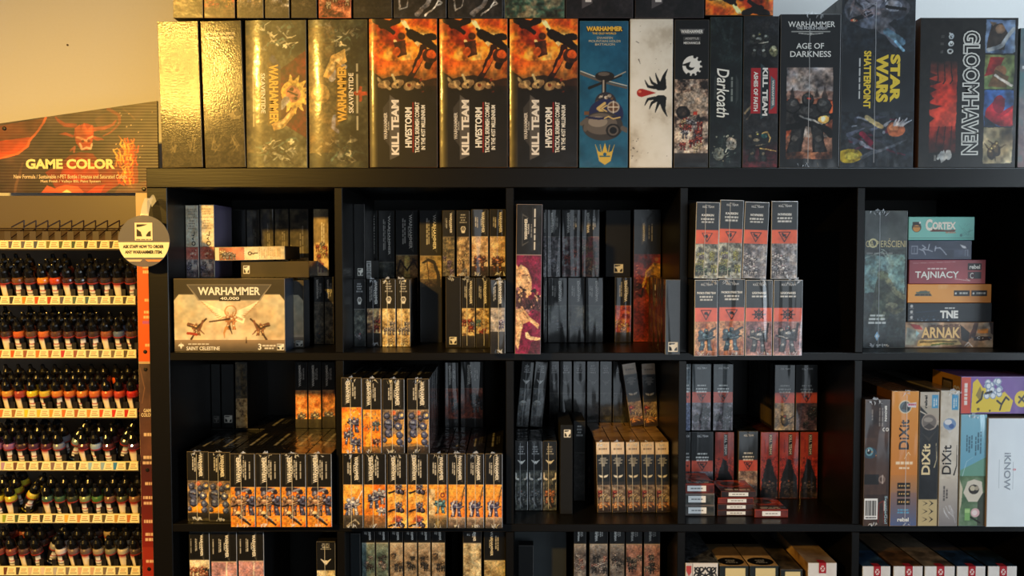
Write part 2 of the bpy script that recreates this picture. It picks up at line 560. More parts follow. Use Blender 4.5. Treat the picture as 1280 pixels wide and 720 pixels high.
L = bpy.data.lights.new('warm_spot', 'SPOT'); L.energy = 440; L.color = (1.0, .56, .10); L.spot_size = math.radians(72); L.spot_blend = 1.0; L.shadow_soft_size = .055
lo = bpy.data.objects.new('warm_spot', L); COL.objects.link(lo); lo.location = (-1.586, -2.24, 2.543); aim(lo, (-.92, 0, 1.18))
L = bpy.data.lights.new('shop_front_daylight', 'AREA'); L.shape = 'RECTANGLE'; L.size = 2.4; L.size_y = 1.9; L.energy = 30; L.color = (.80, .91, 1.0)
lo = bpy.data.objects.new('shop_front_daylight', L); COL.objects.link(lo); lo.location = (1.45, -4.15, 1.25); aim(lo, (1.2, 0, 1.35))
L = bpy.data.lights.new('side_window_daylight', 'AREA'); L.shape = 'RECTANGLE'; L.size = 1.5; L.size_y = 1.7; L.energy = 78; L.color = (.78, .90, 1.0)
lo = bpy.data.objects.new('side_window_daylight', L); COL.objects.link(lo); lo.location = (3.1, -1.75, 1.6); aim(lo, (.9, 0, 1.5))
L = bpy.data.lights.new('added_wall_fill', 'AREA'); L.shape = 'RECTANGLE'; L.size = 1.5; L.size_y = .15; L.energy = 11; L.color = (.70, .87, 1.0)  # added fill with no known source, brightens the back wall
lo = bpy.data.objects.new('added_wall_fill', L); COL.objects.link(lo); lo.location = (1.6, -.02, 2.9)
w = bpy.data.worlds.new('world'); SC.world = w; w.use_nodes = True
w.node_tree.nodes['Background'].inputs[0].default_value = (.5, .6, .8, 1); w.node_tree.nodes['Background'].inputs[1].default_value = .02
# ------------------------------------------------------------------ paint rack beside the shelf
RYF = .052                                   # depth of the rack's front
rack = empty('paint_rack', (W(90, 450, RYF)[0], RYF, 0))
tag(rack, 'metal paint rack of sloping tiers beside the dark shelf, full of small dropper bottles', 'paint rack')
RX = rack.location.x


def rp(px, py, Y=RYF):
    x, z = W(px, py, Y); return x - RX, z


BROWN = rgb(96, 84, 66); DARKM = rgb(38, 34, 30); IRON = rgb(40, 26, 20)
x_l = -.36
x_r = rp(189.5, 450, RYF)[0]
b = MB(); b.box(x_l, .155, .02, x_r, .165, rp(0, 238)[1], BROWN); link('back_panel', b.build('back_panel'), M['plain'], rack)
b = MB(); b.box(x_r - .004, .012, .02, x_r, .155, rp(0, 241)[1], DARKM); link('side_panel', b.build('side_panel'), M['plain'], rack)
b = MB(); b.box(x_l, .0, .0, x_r, .155, .06, DARKM); link('base', b.build('base'), M['plain'], rack)

# the flange beside the shelf: bare metal above, an orange print, then a plum one
b = MB(); b.box(x_r - .029, .004, .02, x_r, .012, rp(0, 241)[1], rgb(196, 168, 132)); fl = link('corner_post', b.build('corner_post'), M['plain'], rack)


def flange_print(name, py0, py1, paint, texts, screws):
    z0, z1 = rp(0, py1)[1], rp(0, py0)[1]
    xa, xb = x_r - .0285, x_r - .0005
    cv = Cv((xb - xa) * 620 * 2, (z1 - z0) * 620 * 1.3, (.5, .5, .5)); paint(cv)
    b = MB(); b.canvas((xa, .0035, z0), (xb - xa, 0, 0), (0, 0, z1 - z0), cv)
    b2 = MB()
    for t, (u0, py, u1, hh) in texts:
        v = (rp(0, py)[1] - z0) / (z1 - z0); k = hh / 620 / (z1 - z0)
        b2.text(t, (u0, v - k / 2, u1, v + k / 2), .003, (xb - xa, z1 - z0), rgb(240, 225, 200), bold=.02)
    o = link(name, b.build(name), M['gloss'], rack)
    if texts:
        for vv in b2.v: vv[:, 0] += (xa + xb) / 2
        for vv in b2.v: vv[:, 2] += z0
        link('lettering', b2.build('lettering'), M['gloss'], o)
    for py in screws:
        s = MB(); s.lathe([(.0001, -.001), (.0042, -.001), (.0042, .0004), (.003, .0016), (.0001, .0018)], rgb(24, 20, 18), 12)
        q = link('screw', s.build('screw'), M['plain'], o); q.location = ((xa + xb) / 2, .0033, rp(0, py)[1]); q.rotation_euler = (math.pi / 2, 0, 0)
    return o


def p_orange(c):
    c.grad(0, 0, 1, 1, rgb(226, 92, 18), rgb(214, 100, 40))
    for k, v in enumerate((.1, .3, .42, .62, .75, .9)):
        c.bars(.4, v, .98, v + .035 * (1 + k % 2), 1 + k % 2, rgb(250, 215, 170), seed=k)
    c.rect(.35, .27, .98, .29, rgb(190, 90, 160))


def p_plum(c):
    c.grad(0, 0, 1, 1, rgb(176, 40, 24), rgb(96, 72, 62))
    c.grad(0, .25, 1, .62, rgb(140, 34, 26), rgb(80, 36, 38))
    c.mottle(0, .6, 1, 1, [rgb(70, 52, 46), rgb(110, 86, 74)], 1.2, 4, .5)
    c.line([(.1, .98), (.4, .9), (.2, .84)], .03, rgb(170, 120, 90), .5)
    for k, v in enumerate((.7, .585, .5, .42, .345, .27, .18)):
        c.bars(.15, v, .98, v + .022 * (1 + k % 2), 1 + k % 2, rgb(240, 215, 190), seed=k)


flange_print('orange_strip', 276, 452, p_orange, [], [440])
flange_print('plum_strip', 455, 760, p_plum, [('GAME', (.3, 513.5, .97, 4.6)), ('COLOR', (.12, 519, .97, 4.8))], [462, 588, 712])

# header board: corrugated plastic print with a slanting top edge
HY = .148
z_b = W(0, 241, RYF + HY)[1]
hx0, hx1 = W(-70, 200, RYF + HY)[0] - RX, W(198.5, 200, RYF + HY)[0] - RX
zl = W(0, 155, RYF + HY)[1]; zr = W(0, 127, RYF + HY)[1]
X0px, X1px = W(0, 200, RYF + HY)[0] - RX, W(195, 200, RYF + HY)[0] - RX
ztop = lambda x: zl + (zr - zl) * (x - X0px) / (X1px - X0px)
NW, NH = 330, 150
c = Cv(NW, NH, rgb(74, 58, 46)); c.asp = (hx1 - hx0) / (zr - z_b)
U = lambda px: ((W(px, 190, RYF + HY)[0] - RX) - hx0) / (hx1 - hx0)


def Vp(px, py):
    z = W(px, py, RYF + HY)[1]; x = W(px, py, RYF + HY)[0] - RX
    return (U(px), (z - z_b) / (ztop(x) - z_b))


HP = lambda *a: [Vp(x, y) for x, y in a]
c.mottle(0, 0, 1, 1, [rgb(60, 44, 40), rgb(92, 70, 62), rgb(110, 86, 74)], 5, 3, .8, 3, 1.6)
c.grad(0, 0, 1, .45, rgb(62, 36, 34), rgb(72, 52, 44), .6)
c.poly(HP((-70, 170), (60, 148), (46, 168), (36, 184), (24, 192), (0, 200), (-70, 204)), rgb(112, 60, 38))
c.poly(HP((-70, 186), (42, 172), (36, 184), (22, 193), (0, 200), (-70, 204)), rgb(190, 66, 30), .8)
c.line(HP((60, 148), (52, 162), (40, 176), (37, 184), (24, 193), (0, 199)), .006, rgb(196, 92, 50))
c.line(HP((30, 205), (22, 228), (20, 241)), .006, rgb(110, 76, 56), .7)
RED, RED2, RDK = rgb(186, 48, 26), rgb(214, 84, 50), rgb(120, 28, 20)
c.poly(HP((140, 138), (152, 150), (148, 162), (128, 168), (120, 150)), rgb(120, 76, 52), .6)
c.line(HP((96, 157), (84, 156), (76, 151), (73, 147)), .012, rgb(150, 62, 42), 1, .004)
c.line(HP((119, 163), (132, 161), (142, 156), (145, 151)), .012, rgb(170, 72, 48), 1, .004)
c.line(HP((137, 137), (149, 144), (150, 155), (140, 166), (131, 171)), .008, rgb(150, 66, 42), 1, .003)
c.line(HP((155, 136), (163, 143), (169, 149)), .004, rgb(140, 96, 66), .6)
c.poly(HP((74, 241), (66, 228), (58, 216), (74, 208), (88, 194), (102, 190), (118, 193), (126, 206), (144, 206), (158, 214), (150, 230), (130, 241)), rgb(138, 36, 24))
c.poly(HP((82, 206), (98, 196), (110, 200), (122, 208), (124, 220), (102, 226), (76, 222)), RED)
c.poly(HP((96, 160), (108, 154), (119, 158), (120, 170), (117, 182), (112, 188), (103, 188), (97, 180), (95, 170)), RED)
c.poly(HP((96, 161), (102, 155), (104, 164), (108, 154), (112, 163), (118, 157), (118, 168), (98, 169)), RED2)
c.poly(HP((75, 168), (84, 166), (95, 170), (94, 173), (84, 170)), rgb(170, 62, 40)); c.poly(HP((120, 171), (130, 174), (132, 176), (124, 177), (119, 175)), rgb(170, 62, 40))
c.line(HP((98, 172), (104, 174), (108, 176)), .006, rgb(232, 150, 110)); c.line(HP((118, 172), (113, 174), (110, 177)), .006, rgb(232, 150, 110))
c.line(HP((101, 180), (104, 187), (110, 185), (115, 187), (117, 181)), .005, rgb(236, 190, 160))
c.ell(*Vp(105, 177), .008, RDK); c.ell(*Vp(113, 177), .008, RDK); c.line(HP((90, 188), (95, 184), (94, 190)), .005, rgb(190, 90, 70))
c.poly(HP((52, 241), (60, 232), (70, 236), (82, 231), (98, 233), (106, 241)), RED2); c.poly(HP((106, 241), (120, 231), (132, 230), (124, 241)), RED)
c.poly(HP((78, 241), (84, 237), (90, 241)), rgb(220, 190, 130))
R = random.Random(5)
c.poly(HP((143, 204), (150, 186), (160, 178), (165, 173), (170, 184), (172, 200), (173, 226), (168, 236), (160, 230), (150, 226)), rgb(150, 46, 18), .75)
for i in range(70):
    x, y = R.gauss(159, 7), R.uniform(178, 234)
    if abs(x - 159) < 14: c.line(HP((x, y), (x + R.uniform(-4, 4), y - R.uniform(3, 8)), (x + R.uniform(-4, 4), y - R.uniform(6, 12))), .004, R.choice([rgb(240, 110, 20), rgb(250, 150, 40), rgb(220, 70, 20), rgb(255, 190, 80)]), .9, .001)
for i in range(16): c.ell(*Vp(R.uniform(140, 192), R.uniform(140, 200)), .0028, rgb(230, 190, 140))
c.poly(HP((144, 241), (150, 232), (186, 225), (190, 241)), rgb(112, 72, 58), .8)
c.paint(0, 1, .008, 4, .35, .2)
g = c.grid(); h, w_ = g.shape[:2]
uu, vv = np.meshgrid(np.linspace(0, 1, w_), np.linspace(0, 1, h))
xx = hx0 + uu * (hx1 - hx0); zz = z_b + vv * (ztop(xx) - z_b)
yy = np.full_like(xx, HY - .004)
i = np.arange(h * w_).reshape(h, w_)
b = MB(); b.add(np.stack([xx, yy, zz], -1).reshape(-1, 3), np.stack([i[:-1, :-1], i[:-1, 1:], i[1:, 1:], i[1:, :-1]], -1).reshape(-1, 4).tolist(), g.reshape(-1, 3))
DK = rgb(40, 34, 28)
b.add([(hx0, HY - .003, z_b), (hx1, HY - .003, z_b), (hx1, HY - .003, ztop(hx1)), (hx0, HY - .003, ztop(hx0)), (hx0, HY + .002, z_b), (hx1, HY + .002, z_b), (hx1, HY + .002, ztop(hx1)), (hx0, HY + .002, ztop(hx0))],
      [(7, 6, 5, 4), (0, 4, 5, 1), (1, 5, 6, 2), (2, 6, 7, 3), (3, 7, 4, 0)], DK)


def htext(bb, t, px0, py0, px1, py1, col, bold):
    x0, z0 = W(px0, py1, RYF + HY); x1, z1 = W(px1, py0, RYF + HY)
    V, Fc = glyphs(t, bold, 0); x, z = V[:, 0], V[:, 1]
    P = np.stack([x0 - RX + (x1 - x0) * (x - x.min()) / np.ptp(x), np.full(len(x), HY - .0052), z0 + (z1 - z0) * (z - z.min()) / np.ptp(z)], 1)
    bb.add(P, Fc, col)


CREAM = rgb(250, 232, 160)
htext(b, 'GAME COLOR', 34, 199, 145, 211.5, CREAM, .045)
htext(b, 'New Formula / Sustainable r-PET Bottle / Intense and Saturated Colors', 19, 218.5, 160, 223.5, rgb(240, 215, 180), .012)
htext(b, 'Matt Finish / Vallejo BSL Paint System', 52.5, 225, 127, 229.5, rgb(240, 215, 180), .012)
hb = link('header_board', b.build('header_board'), M['ribs'], rack)
for px, py in ((7, 161), (181, 236.5)):
    s = MB(); s.lathe([(.0001, -.001), (.0045, -.001), (.0045, .0008), (.003, .002), (.0001, .0022)], rgb(26, 22, 20), 12)
    q = link('screw', s.build('screw'), M['plain'], hb); x, z = W(px, py, RYF + HY); q.location = (x - RX, HY - .0048, z); q.rotation_euler = (math.pi / 2, 0, 0)

# tiers: sloping wire shelves with a price rail in front
TIERS = [(300.5, 311, 168), (370, 380.5, 169), (437, 447.5, 170), (511, 522, 171), (577, 588, 172.5), (642.5, 653.5, 174), (708, 719, 175)]
PITCHX = 15.75 * (DIST + RYF) / F
SLOPE = math.radians(24)
TD = .106
CARDS = [
    [(90, 92, 100), (92, 84, 92), (96, 92, 96), (76, 84, 92), (120, 112, 60), (84, 92, 60), (70, 88, 66), (66, 60, 52), (70, 62, 56), (70, 62, 56), (72, 64, 56)],
    [(60, 54, 48), (58, 50, 44), (224, 130, 40), (208, 84, 34), (176, 62, 34), (92, 84, 92), (80, 100, 84), (72, 96, 92), (112, 104, 98), (84, 76, 66), (70, 62, 54)],
    [(200, 110, 50), (220, 92, 34), (150, 90, 66), (214, 120, 56), (170, 96, 60), (190, 56, 62), (150, 88, 74), (120, 96, 76), (104, 90, 76), (118, 98, 72), (92, 78, 60)],
    [(212, 120, 60), (160, 104, 56), (240, 200, 50), (232, 184, 56), (224, 150, 52), (208, 110, 50), (176, 96, 52), (226, 138, 58), (220, 80, 34), (206, 44, 30), (196, 40, 30)],
    [(176, 140, 170), (110, 74, 60), (96, 66, 60), (80, 60, 54), (130, 104, 100), (96, 80, 70), (60, 54, 50), (150, 186, 200), (140, 170, 184), (60, 130, 176), (60, 60, 56)],
    [(140, 160, 60), (70, 84, 50), (70, 74, 44), (66, 60, 44), (62, 54, 44), (222, 170, 60), (206, 140, 70), (104, 84, 50), (90, 80, 50), (190, 140, 60), (196, 112, 44)],
    [(104, 60, 44), (70, 56, 48), (214, 186, 160), (220, 196, 176), (178, 170, 164), (120, 108, 98), (214, 170, 140), (206, 164, 130), (120, 104, 84), (90, 78, 68), (70, 62, 56)],
]
tier_frames = []
for k, (py0, py1, pxr) in enumerate(TIERS):
    z1, z0 = rp(0, py0)[1], rp(0, py1)[1]
    xr = rp(pxr, py0)[0]
    t = empty('tier', (0, 0, z0)); t.parent = rack
    # price rail
    b = MB(); hgt = z1 - z0
    b.box(x_l, .0, 0, xr, .003, hgt, rgb(236, 222, 168))
    b.box(x_l, .003, -.003, xr, .02, 0.0, IRON)
    r = link('price_rail', b.build('price_rail'), M['sticker'], t)
    for i in range(11):
        xc = xr - (10.5 - i) * PITCHX
        cc = MB(); col = rgb(*CARDS[k][i]); a, e = xc - PITCHX * .5, xc + PITCHX * .5
        q = lambda p: [(x, y, z) for x, y, z in p]
        cc.add([(a + .0003, -.0006, .0012), (e - .0003, -.0006, .0012), (e - .0003, -.0006, hgt - .0012), (a + .0003, -.0006, hgt - .0012)], [(0, 1, 2, 3)], rgb(243, 230, 180))
        cc.add([(a + .0008, -.0009, .0016), (a + PITCHX * .22, -.0009, .0016), (a + PITCHX * .36, -.0009, hgt - .0016), (a + .0008, -.0009, hgt - .0016)], [(0, 1, 2, 3)], col)
        for n_, (f0, f1, zz_, cl) in enumerate(((.45, .86, .72, rgb(190, 150, 100)), (.42, .8, .5, rgb(206, 140, 84)), (.38, .9, .28, rgb(150, 128, 88)))):
            cc.add([(a + PITCHX * f0, -.0009, hgt * zz_ - .0009), (a + PITCHX * f1, -.0009, hgt * zz_ - .0009), (a + PITCHX * f1, -.0009, hgt * zz_ + .0009), (a + PITCHX * f0, -.0009, hgt * zz_ + .0009)], [(0, 1, 2, 3)], cl)
        link('shade_card', cc.build('shade_card'), M['sticker'], r)
    # sloping floor plate, wires and sawtooth dividers
    S = lambda y, up=0.0: (math.cos(SLOPE) * y - math.sin(SLOPE) * up, math.sin(SLOPE) * y + math.cos(SLOPE) * up)
    y0_, zf = .006, -.001
    b = MB(); y1, zz1 = S(TD)
    b.add([(x_l, y0_, zf), (xr, y0_, zf), (xr, y0_ + y1, zf + zz1), (x_l, y0_ + y1, zf + zz1), (x_l, y0_, zf - .0015), (xr, y0_, zf - .0015), (xr, y0_ + y1, zf + zz1 - .0015), (x_l, y0_ + y1, zf + zz1 - .0015)],
          [(0, 1, 2, 3), (7, 6, 5, 4), (0, 4, 5, 1), (1, 5, 6, 2), (2, 6, 7, 3), (3, 7, 4, 0)], rgb(84, 72, 56) if k == 0 else rgb(60, 52, 42))
    link('slope_plate', b.build('slope_plate'), M['plain'], t)
    b = MB()
    for y_, u_ in ((TD, .0035), (TD - .004, .001), (.002, .003)):
        yy_, zz_ = S(y_, u_); b.tube([(x_l, y0_ + yy_, zf + zz_), (xr, y0_ + yy_, zf + zz_)], .0013, IRON)
    link('cross_wire', b.build('cross_wire'), M['plain'], t)
    for i in range(12):
        xc = xr - (11 - i) * PITCHX
        b = MB()
        f_, g_ = S(.002, .003), S(TD, .003)
        b.tube([(xc, y0_ + f_[0], zf + f_[1]), (xc, y0_ + g_[0] - .001, zf + g_[1]), (xc, y0_ + g_[0], zf + g_[1] + .018), (xc - PITCHX * .8, y0_ + g_[0] - .012, zf + g_[1] + .003)], .0009 if k else .0014, IRON)
        link('divider_wire', b.build('divider_wire'), M['plain'], t)
    for i in range(11):
            xc = xr - (10.5 - i) * PITCHX; tw = PITCHX * (.25 if k == 0 else .17)
            b = MB(); b.box(xc + PITCHX * (.37 if k == 0 else .5) - tw, .0036, hgt, xc + PITCHX * (.37 if k == 0 else .5) + tw, .0046, hgt + (.019 if k == 0 else .014), rgb(70, 58, 44) if k == 0 else rgb(26, 22, 19)); link('front_tab', b.build('front_tab'), M['plain'], t)
    tier_frames.append((z0 + zf, xr, y0_))

# ------------------------------------------------------------------ dropper bottles
BLK, CRM, LRED, LWH = rgb(20, 18, 18), rgb(236, 222, 196), rgb(176, 40, 34), rgb(240, 234, 224)


def wrap_colour(a, j):
    a = math.degrees(a) % 360
    if 196 < a < 300: return BLK if j in (0,) else CRM               # the pale panel on one side
    return BLK


def label_mesh():
    b = MB(); seg = 40; z0, z1, r = .006, .037, .0122
    rows = [z0, .0085, .0115, .0125, .0155, .0165, .020, .0212, .0246, .026, .0295, z1]
    vs, cs = [], []
    for j, z in enumerate(rows):
        for i in range(seg):
            a = 2 * math.pi * i / seg; d = math.degrees(a)
            vs.append((r * math.cos(a), r * math.sin(a), z))
            c_ = BLK
            if 36 < d < 112: c_ = CRM if j not in (0, 11) else LRED                    # pale data panel
            elif 205 < d < 335 and j:                                                       # name panel
                if j in (3, 4) and 238 < d < 302: c_ = LWH
                elif j in (6, 7) and 238 < d < 302: c_ = LWH
                elif j in (8,) and 240 < d < 300: c_ = LRED
                elif j in (9, 10) and 243 < d < 297: c_ = LWH
                elif j == 0: c_ = LRED
            cs.append(lin(c_))
    n = len(rows)
    fs = [(j * seg + i, j * seg + (i + 1) % seg, (j + 1) * seg + (i + 1) % seg, (j + 1) * seg + i) for j in range(n - 1) for i in range(seg)]
    b.add(vs, fs, np.array(cs)); return b.build('label')


b = MB(); b.lathe([(.0105, 0), (.0118, .0015), (.0118, .044), (.0112, .0475), (.0085, .0505), (.0065, .0515), (.0065, .053)], (.5, .5, .5), 20); me_body = b.build('body')
b = MB(); b.lathe([(.0092, .0515), (.0098, .0525), (.0096, .062), (.0088, .0655), (.0062, .0685), (.0044, .0705), (.0038, .078), (.0028, .0795), (.0008, .0800)], rgb(17, 16, 16), 20); me_cap = b.build('cap')
b = MB(); b.lathe([(.0124, .0375), (.0126, .0382), (.0126, .0398), (.0124, .0404)], rgb(150, 42, 30), 20, cap=False); me_ring = b.build('band')
me_lab = label_mesh()
for me, m_ in ((me_body, M['paint']), (me_cap, M['cap']), (me_ring, M['plain']), (me_lab, M['plain'])): me.materials.append(m_)

PAINT = [
    None,
    [(50, 44, 40), (120, 76, 40), (72, 50, 40), (226, 140, 40), (206, 74, 34), (70, 40, 34), (44, 40, 38), (66, 40, 36), (60, 46, 40), (70, 54, 44), (70, 46, 40)],
    [(70, 50, 40), (206, 100, 44), (100, 70, 50), (210, 110, 56), (96, 60, 44), (80, 50, 40), (84, 46, 40), (70, 50, 42), (150, 84, 50), (96, 110, 140), (90, 60, 44)],
    [(214, 150, 60), (170, 70, 50), (224, 196, 40), (214, 180, 60), (214, 130, 50), (206, 110, 44), (214, 124, 44), (210, 110, 50), (208, 90, 44), (196, 70, 40), (196, 44, 34)],
    [(150, 100, 140), (70, 44, 48), (80, 50, 70), (80, 40, 50), (130, 130, 140), None, (90, 40, 44), (150, 170, 190), (90, 44, 40), None, (90, 50, 70)],
    [(196, 180, 50), None, None, (70, 96, 80), (60, 90, 64), (54, 60, 44), (130, 140, 90), (70, 110, 50), (120, 84, 60), (80, 84, 54), (140, 96, 60)],
    [(130, 70, 56), (90, 60, 54), (80, 54, 46), None, (214, 200, 190), (120, 96, 88), (110, 90, 80), (160, 140, 110), (130, 124, 96), (196, 180, 150), (84, 66, 56)],
]
PAINT[6].append(None)
ORD = ['first', 'second', 'third', 'fourth', 'fifth', 'sixth', 'seventh', 'eighth', 'ninth', 'tenth', 'eleventh', 'twelfth', 'thirteenth']
TIERN = [None, 'top', 'second', 'third', 'fourth', 'fifth', 'lowest']
HUE = lambda c: ('white' if min(c) > 170 else 'yellow' if c[0] > 180 and c[1] > 150 and c[2] < 90 else 'orange' if c[0] > 190 and c[1] > 60 and c[2] < 70 and c[1] > 85 else 'red' if c[0] > 160 and c[1] < 95 else 'green' if c[1] > c[0] else 'violet' if c[2] > c[1] + 20 and c[0] > 75 else 'blue' if c[2] > c[0] + 15 else 'brown' if c[0] > 85 else 'dark')
RR = random.Random(11)
ROWN = ['front row', 'middle row', 'back row']
for k in range(1, 7):
    zf, xr, y0_ = tier_frames[k]
    cols = [p for p in PAINT[k]][:11]
    for rw in range(3):
        for i in range(-1, 11):
            pc = cols[max(i, 0)]
            if pc is None: continue
            if rw == 2 and RR.random() < .22: continue
            if rw == 1 and RR.random() < .06: continue
            xc = xr - (10.5 - i) * PITCHX 
            o = empty('paint_bottle', (0, 0, 0))
            yl = .022 + rw * .0262
            o.location = (RX + xc, RYF + y0_ + math.cos(SLOPE) * yl - math.sin(SLOPE) * .0022, zf + math.sin(SLOPE) * yl + math.cos(SLOPE) * .0022)
            turn = RR.choice([0, 0, 0, .4, -.5, math.pi + .2, math.pi - .3, math.pi])
            if rw == 0: turn += RR.uniform(-.15, .15)
            o.rotation_euler = (SLOPE - .07, RR.uniform(-.008, .008), 0)
            tag(o, '%s paint bottle with black cap, %s from the rack post, %s, %s stocked tier' % (HUE(pc), ORD[10 - i], ROWN[rw], TIERN[k]), 'paint bottle', 'dropper bottles on the paint rack')
            for nm, me in (('body', me_body), ('label', me_lab), ('band', me_ring), ('cap', me_cap)):
                q = bpy.data.objects.new(nm, me); COL.objects.link(q); q.parent = o; q.rotation_euler = (0, 0, turn); q.color = (*lin(rgb(*pc)), 1)

# bottles that lean into the gaps
for k, col_i, ang, pc in ((4, 5, .34, (120, 140, 150)), (4, 9, .3, (60, 60, 66)), (5, 1, .5, (206, 186, 60)), (6, 3, .36, (150, 146, 140))):
    zf, xr, y0_ = tier_frames[k]
    for rw in range(2):
        xc = xr - (10.5 - col_i) * PITCHX - .006
        o = empty('paint_bottle', (0, 0, 0)); yl = .03 + rw * .0275
        o.location = (RX + xc, RYF + y0_ + math.cos(SLOPE) * yl, zf + math.sin(SLOPE) * yl + .0085)
        o.rotation_euler = Matrix.Rotation(SLOPE - .07, 3, 'X').to_4x4().to_3x3().to_euler()
        o.rotation_euler = (Matrix.Rotation(SLOPE - .07, 3, 'X') @ Matrix.Rotation(ang, 3, 'Y')).to_euler()
        tag(o, 'tilted %s paint bottle beside a gap, %s, %s stocked tier, %s from the post' % (HUE(pc), ('front', 'behind')[rw], TIERN[k], ORD[10 - col_i]), 'paint bottle', 'dropper bottles on the paint rack')
        for nm, me in (('body', me_body), ('label', me_lab), ('band', me_ring), ('cap', me_cap)):
            q = bpy.data.objects.new(nm, me); COL.objects.link(q); q.parent = o; q.rotation_euler = (0, 0, .3); q.color = (*lin(rgb(*pc)), 1)

# ------------------------------------------------------------------ round sign on a clear strip, hanging at the shelf's corner
SY = -.035
sx, sz = W(180, 301.5, SY)
sign = empty('hanging_sign', (sx, SY, sz))
tag(sign, 'round grey clear-plastic hanging sign with cream ordering notice beside the shelf corner', 'sign')
RAD = 32.2 * (DIST + SY) / F
b = MB(); b.lathe([(.0001, -.0008), (RAD, -.0008), (RAD, .0008), (.0001, .0008)], (.3, .3, .3), 64, cap=False)
o = link('disc', b.build('disc'), M['acetate'], sign); o.rotation_euler = (math.pi / 2, 0, 0)
sc_ = (DIST + SY) / F
b = MB(); tp = lambda py: (301.5 - py) * sc_
z1, z0 = tp(302.8), tp(322)
hw = lambda z: math.sqrt(RAD ** 2 - z ** 2) - .0004
pts = [(-hw(z0), z0), (hw(z0), z0)] + [(hw(z1 + (z0 - z1) * t), z1 + (z0 - z1) * t) for t in (.75, .5, .25, 0)] + [(-hw(z1 + (z0 - z1) * t), z1 + (z0 - z1) * t) for t in (0, .25, .5, .75)]
b.add([(x, -.0013, z) for x, z in pts], [tuple(range(len(pts)))], rgb(246, 232, 184))


def stext(bb, t, px0, py0, px1, py1, col, bold, y):
    V, Fc = glyphs(t, bold, 0); x, z = V[:, 0], V[:, 1]
    X0, X1, Z0, Z1_ = (px0 - 180) * sc_, (px1 - 180) * sc_, tp(py1), tp(py0)
    bb.add(np.stack([X0 + (X1 - X0) * (x - x.min()) / np.ptp(x), np.full(len(x), y), Z0 + (Z1_ - Z0) * (z - z.min()) / np.ptp(z)], 1), Fc, col)


stext(b, 'ASK STAFF HOW TO ORDER', 154, 306.2, 205, 310.4, rgb(40, 34, 26), .05, -.0016)
stext(b, 'ANY WARHAMMER ITEM.', 156.5, 313, 203, 317.2, rgb(40, 34, 26), .05, -.0016)
link('notice_band', b.build('notice_band'), M['sticker'], sign)
cv = Cv(44, 44, rgb(240, 228, 184)); cv.gw(0.02, .12, .98, .98, rgb(240, 228, 184), rgb(66, 56, 44)); cv.line([(.2, .7), (.55, .8), (1, .98)], .03, rgb(240, 228, 184)); cv.bars(.05, .02, .95, .1, 1, rgb(66, 56, 44))
b = MB(); b.canvas(((169 - 180) * sc_, -.0013, tp(300.5)), (22 * sc_, 0, 0), (0, 0, 22 * sc_), cv); link('emblem', b.build('emblem'), M['sticker'], sign)
b = MB()
for xa, xb_, cl in ((158, 178, rgb(214, 190, 150)), (181, 202, rgb(220, 140, 80))):
    b.add([((xa - 180) * sc_, -.0013, tp(324.4)), ((xa + 4 - 180) * sc_, -.0013, tp(327)), ((xb_ - 3 - 180) * sc_, -.0013, tp(327)), ((xb_ - 180) * sc_, -.0013, tp(324.4))], [(0, 1, 2, 3)], cl)
link('lower_mark', b.build('lower_mark'), M['sticker'], sign)
# the clear arm: up behind the disc and curled over at the top
b = MB(); path = []
for t in np.linspace(0, 1, 14):
    px_ = 180 + 1.0 * t; py_ = 276 - 29 * t
    path.append(((px_ - 180) * sc_, .002 + .02 * t * t, tp(py_)))
for t in np.linspace(.15, 1, 8):
    path.append((((181 + 14 * t) - 180) * sc_, .022 - .028 * t, tp(247 - 4 * math.sin(t * 2.2) + 11 * t * t)))
wd = 5.2 * sc_
L_, R_ = [], []
for i, p in enumerate(path):
    if i < 14: L_.append((p[0] - wd, p[1], p[2])); R_.append((p[0] + wd, p[1], p[2]))
    else: L_.append((p[0] - wd * .55, p[1], p[2] - wd * .9)); R_.append((p[0] + wd * .55, p[1], p[2] + wd * .5))
n = len(path); b.add(L_ + R_, [(i, n + i, n + i + 1, i + 1) for i in range(n - 1)], (.8, .8, .8)); link('clear_arm', b.build('clear_arm'), M['clear'], sign)
# ------------------------------------------------------------------ cartons
RES = 1.5
BLACK, CHAR, WHITE = rgb(17, 17, 18), rgb(34, 35, 37), rgb(232, 230, 224)
GREY, SIL = rgb(120, 120, 120), rgb(186, 184, 178)
_mesh = {}


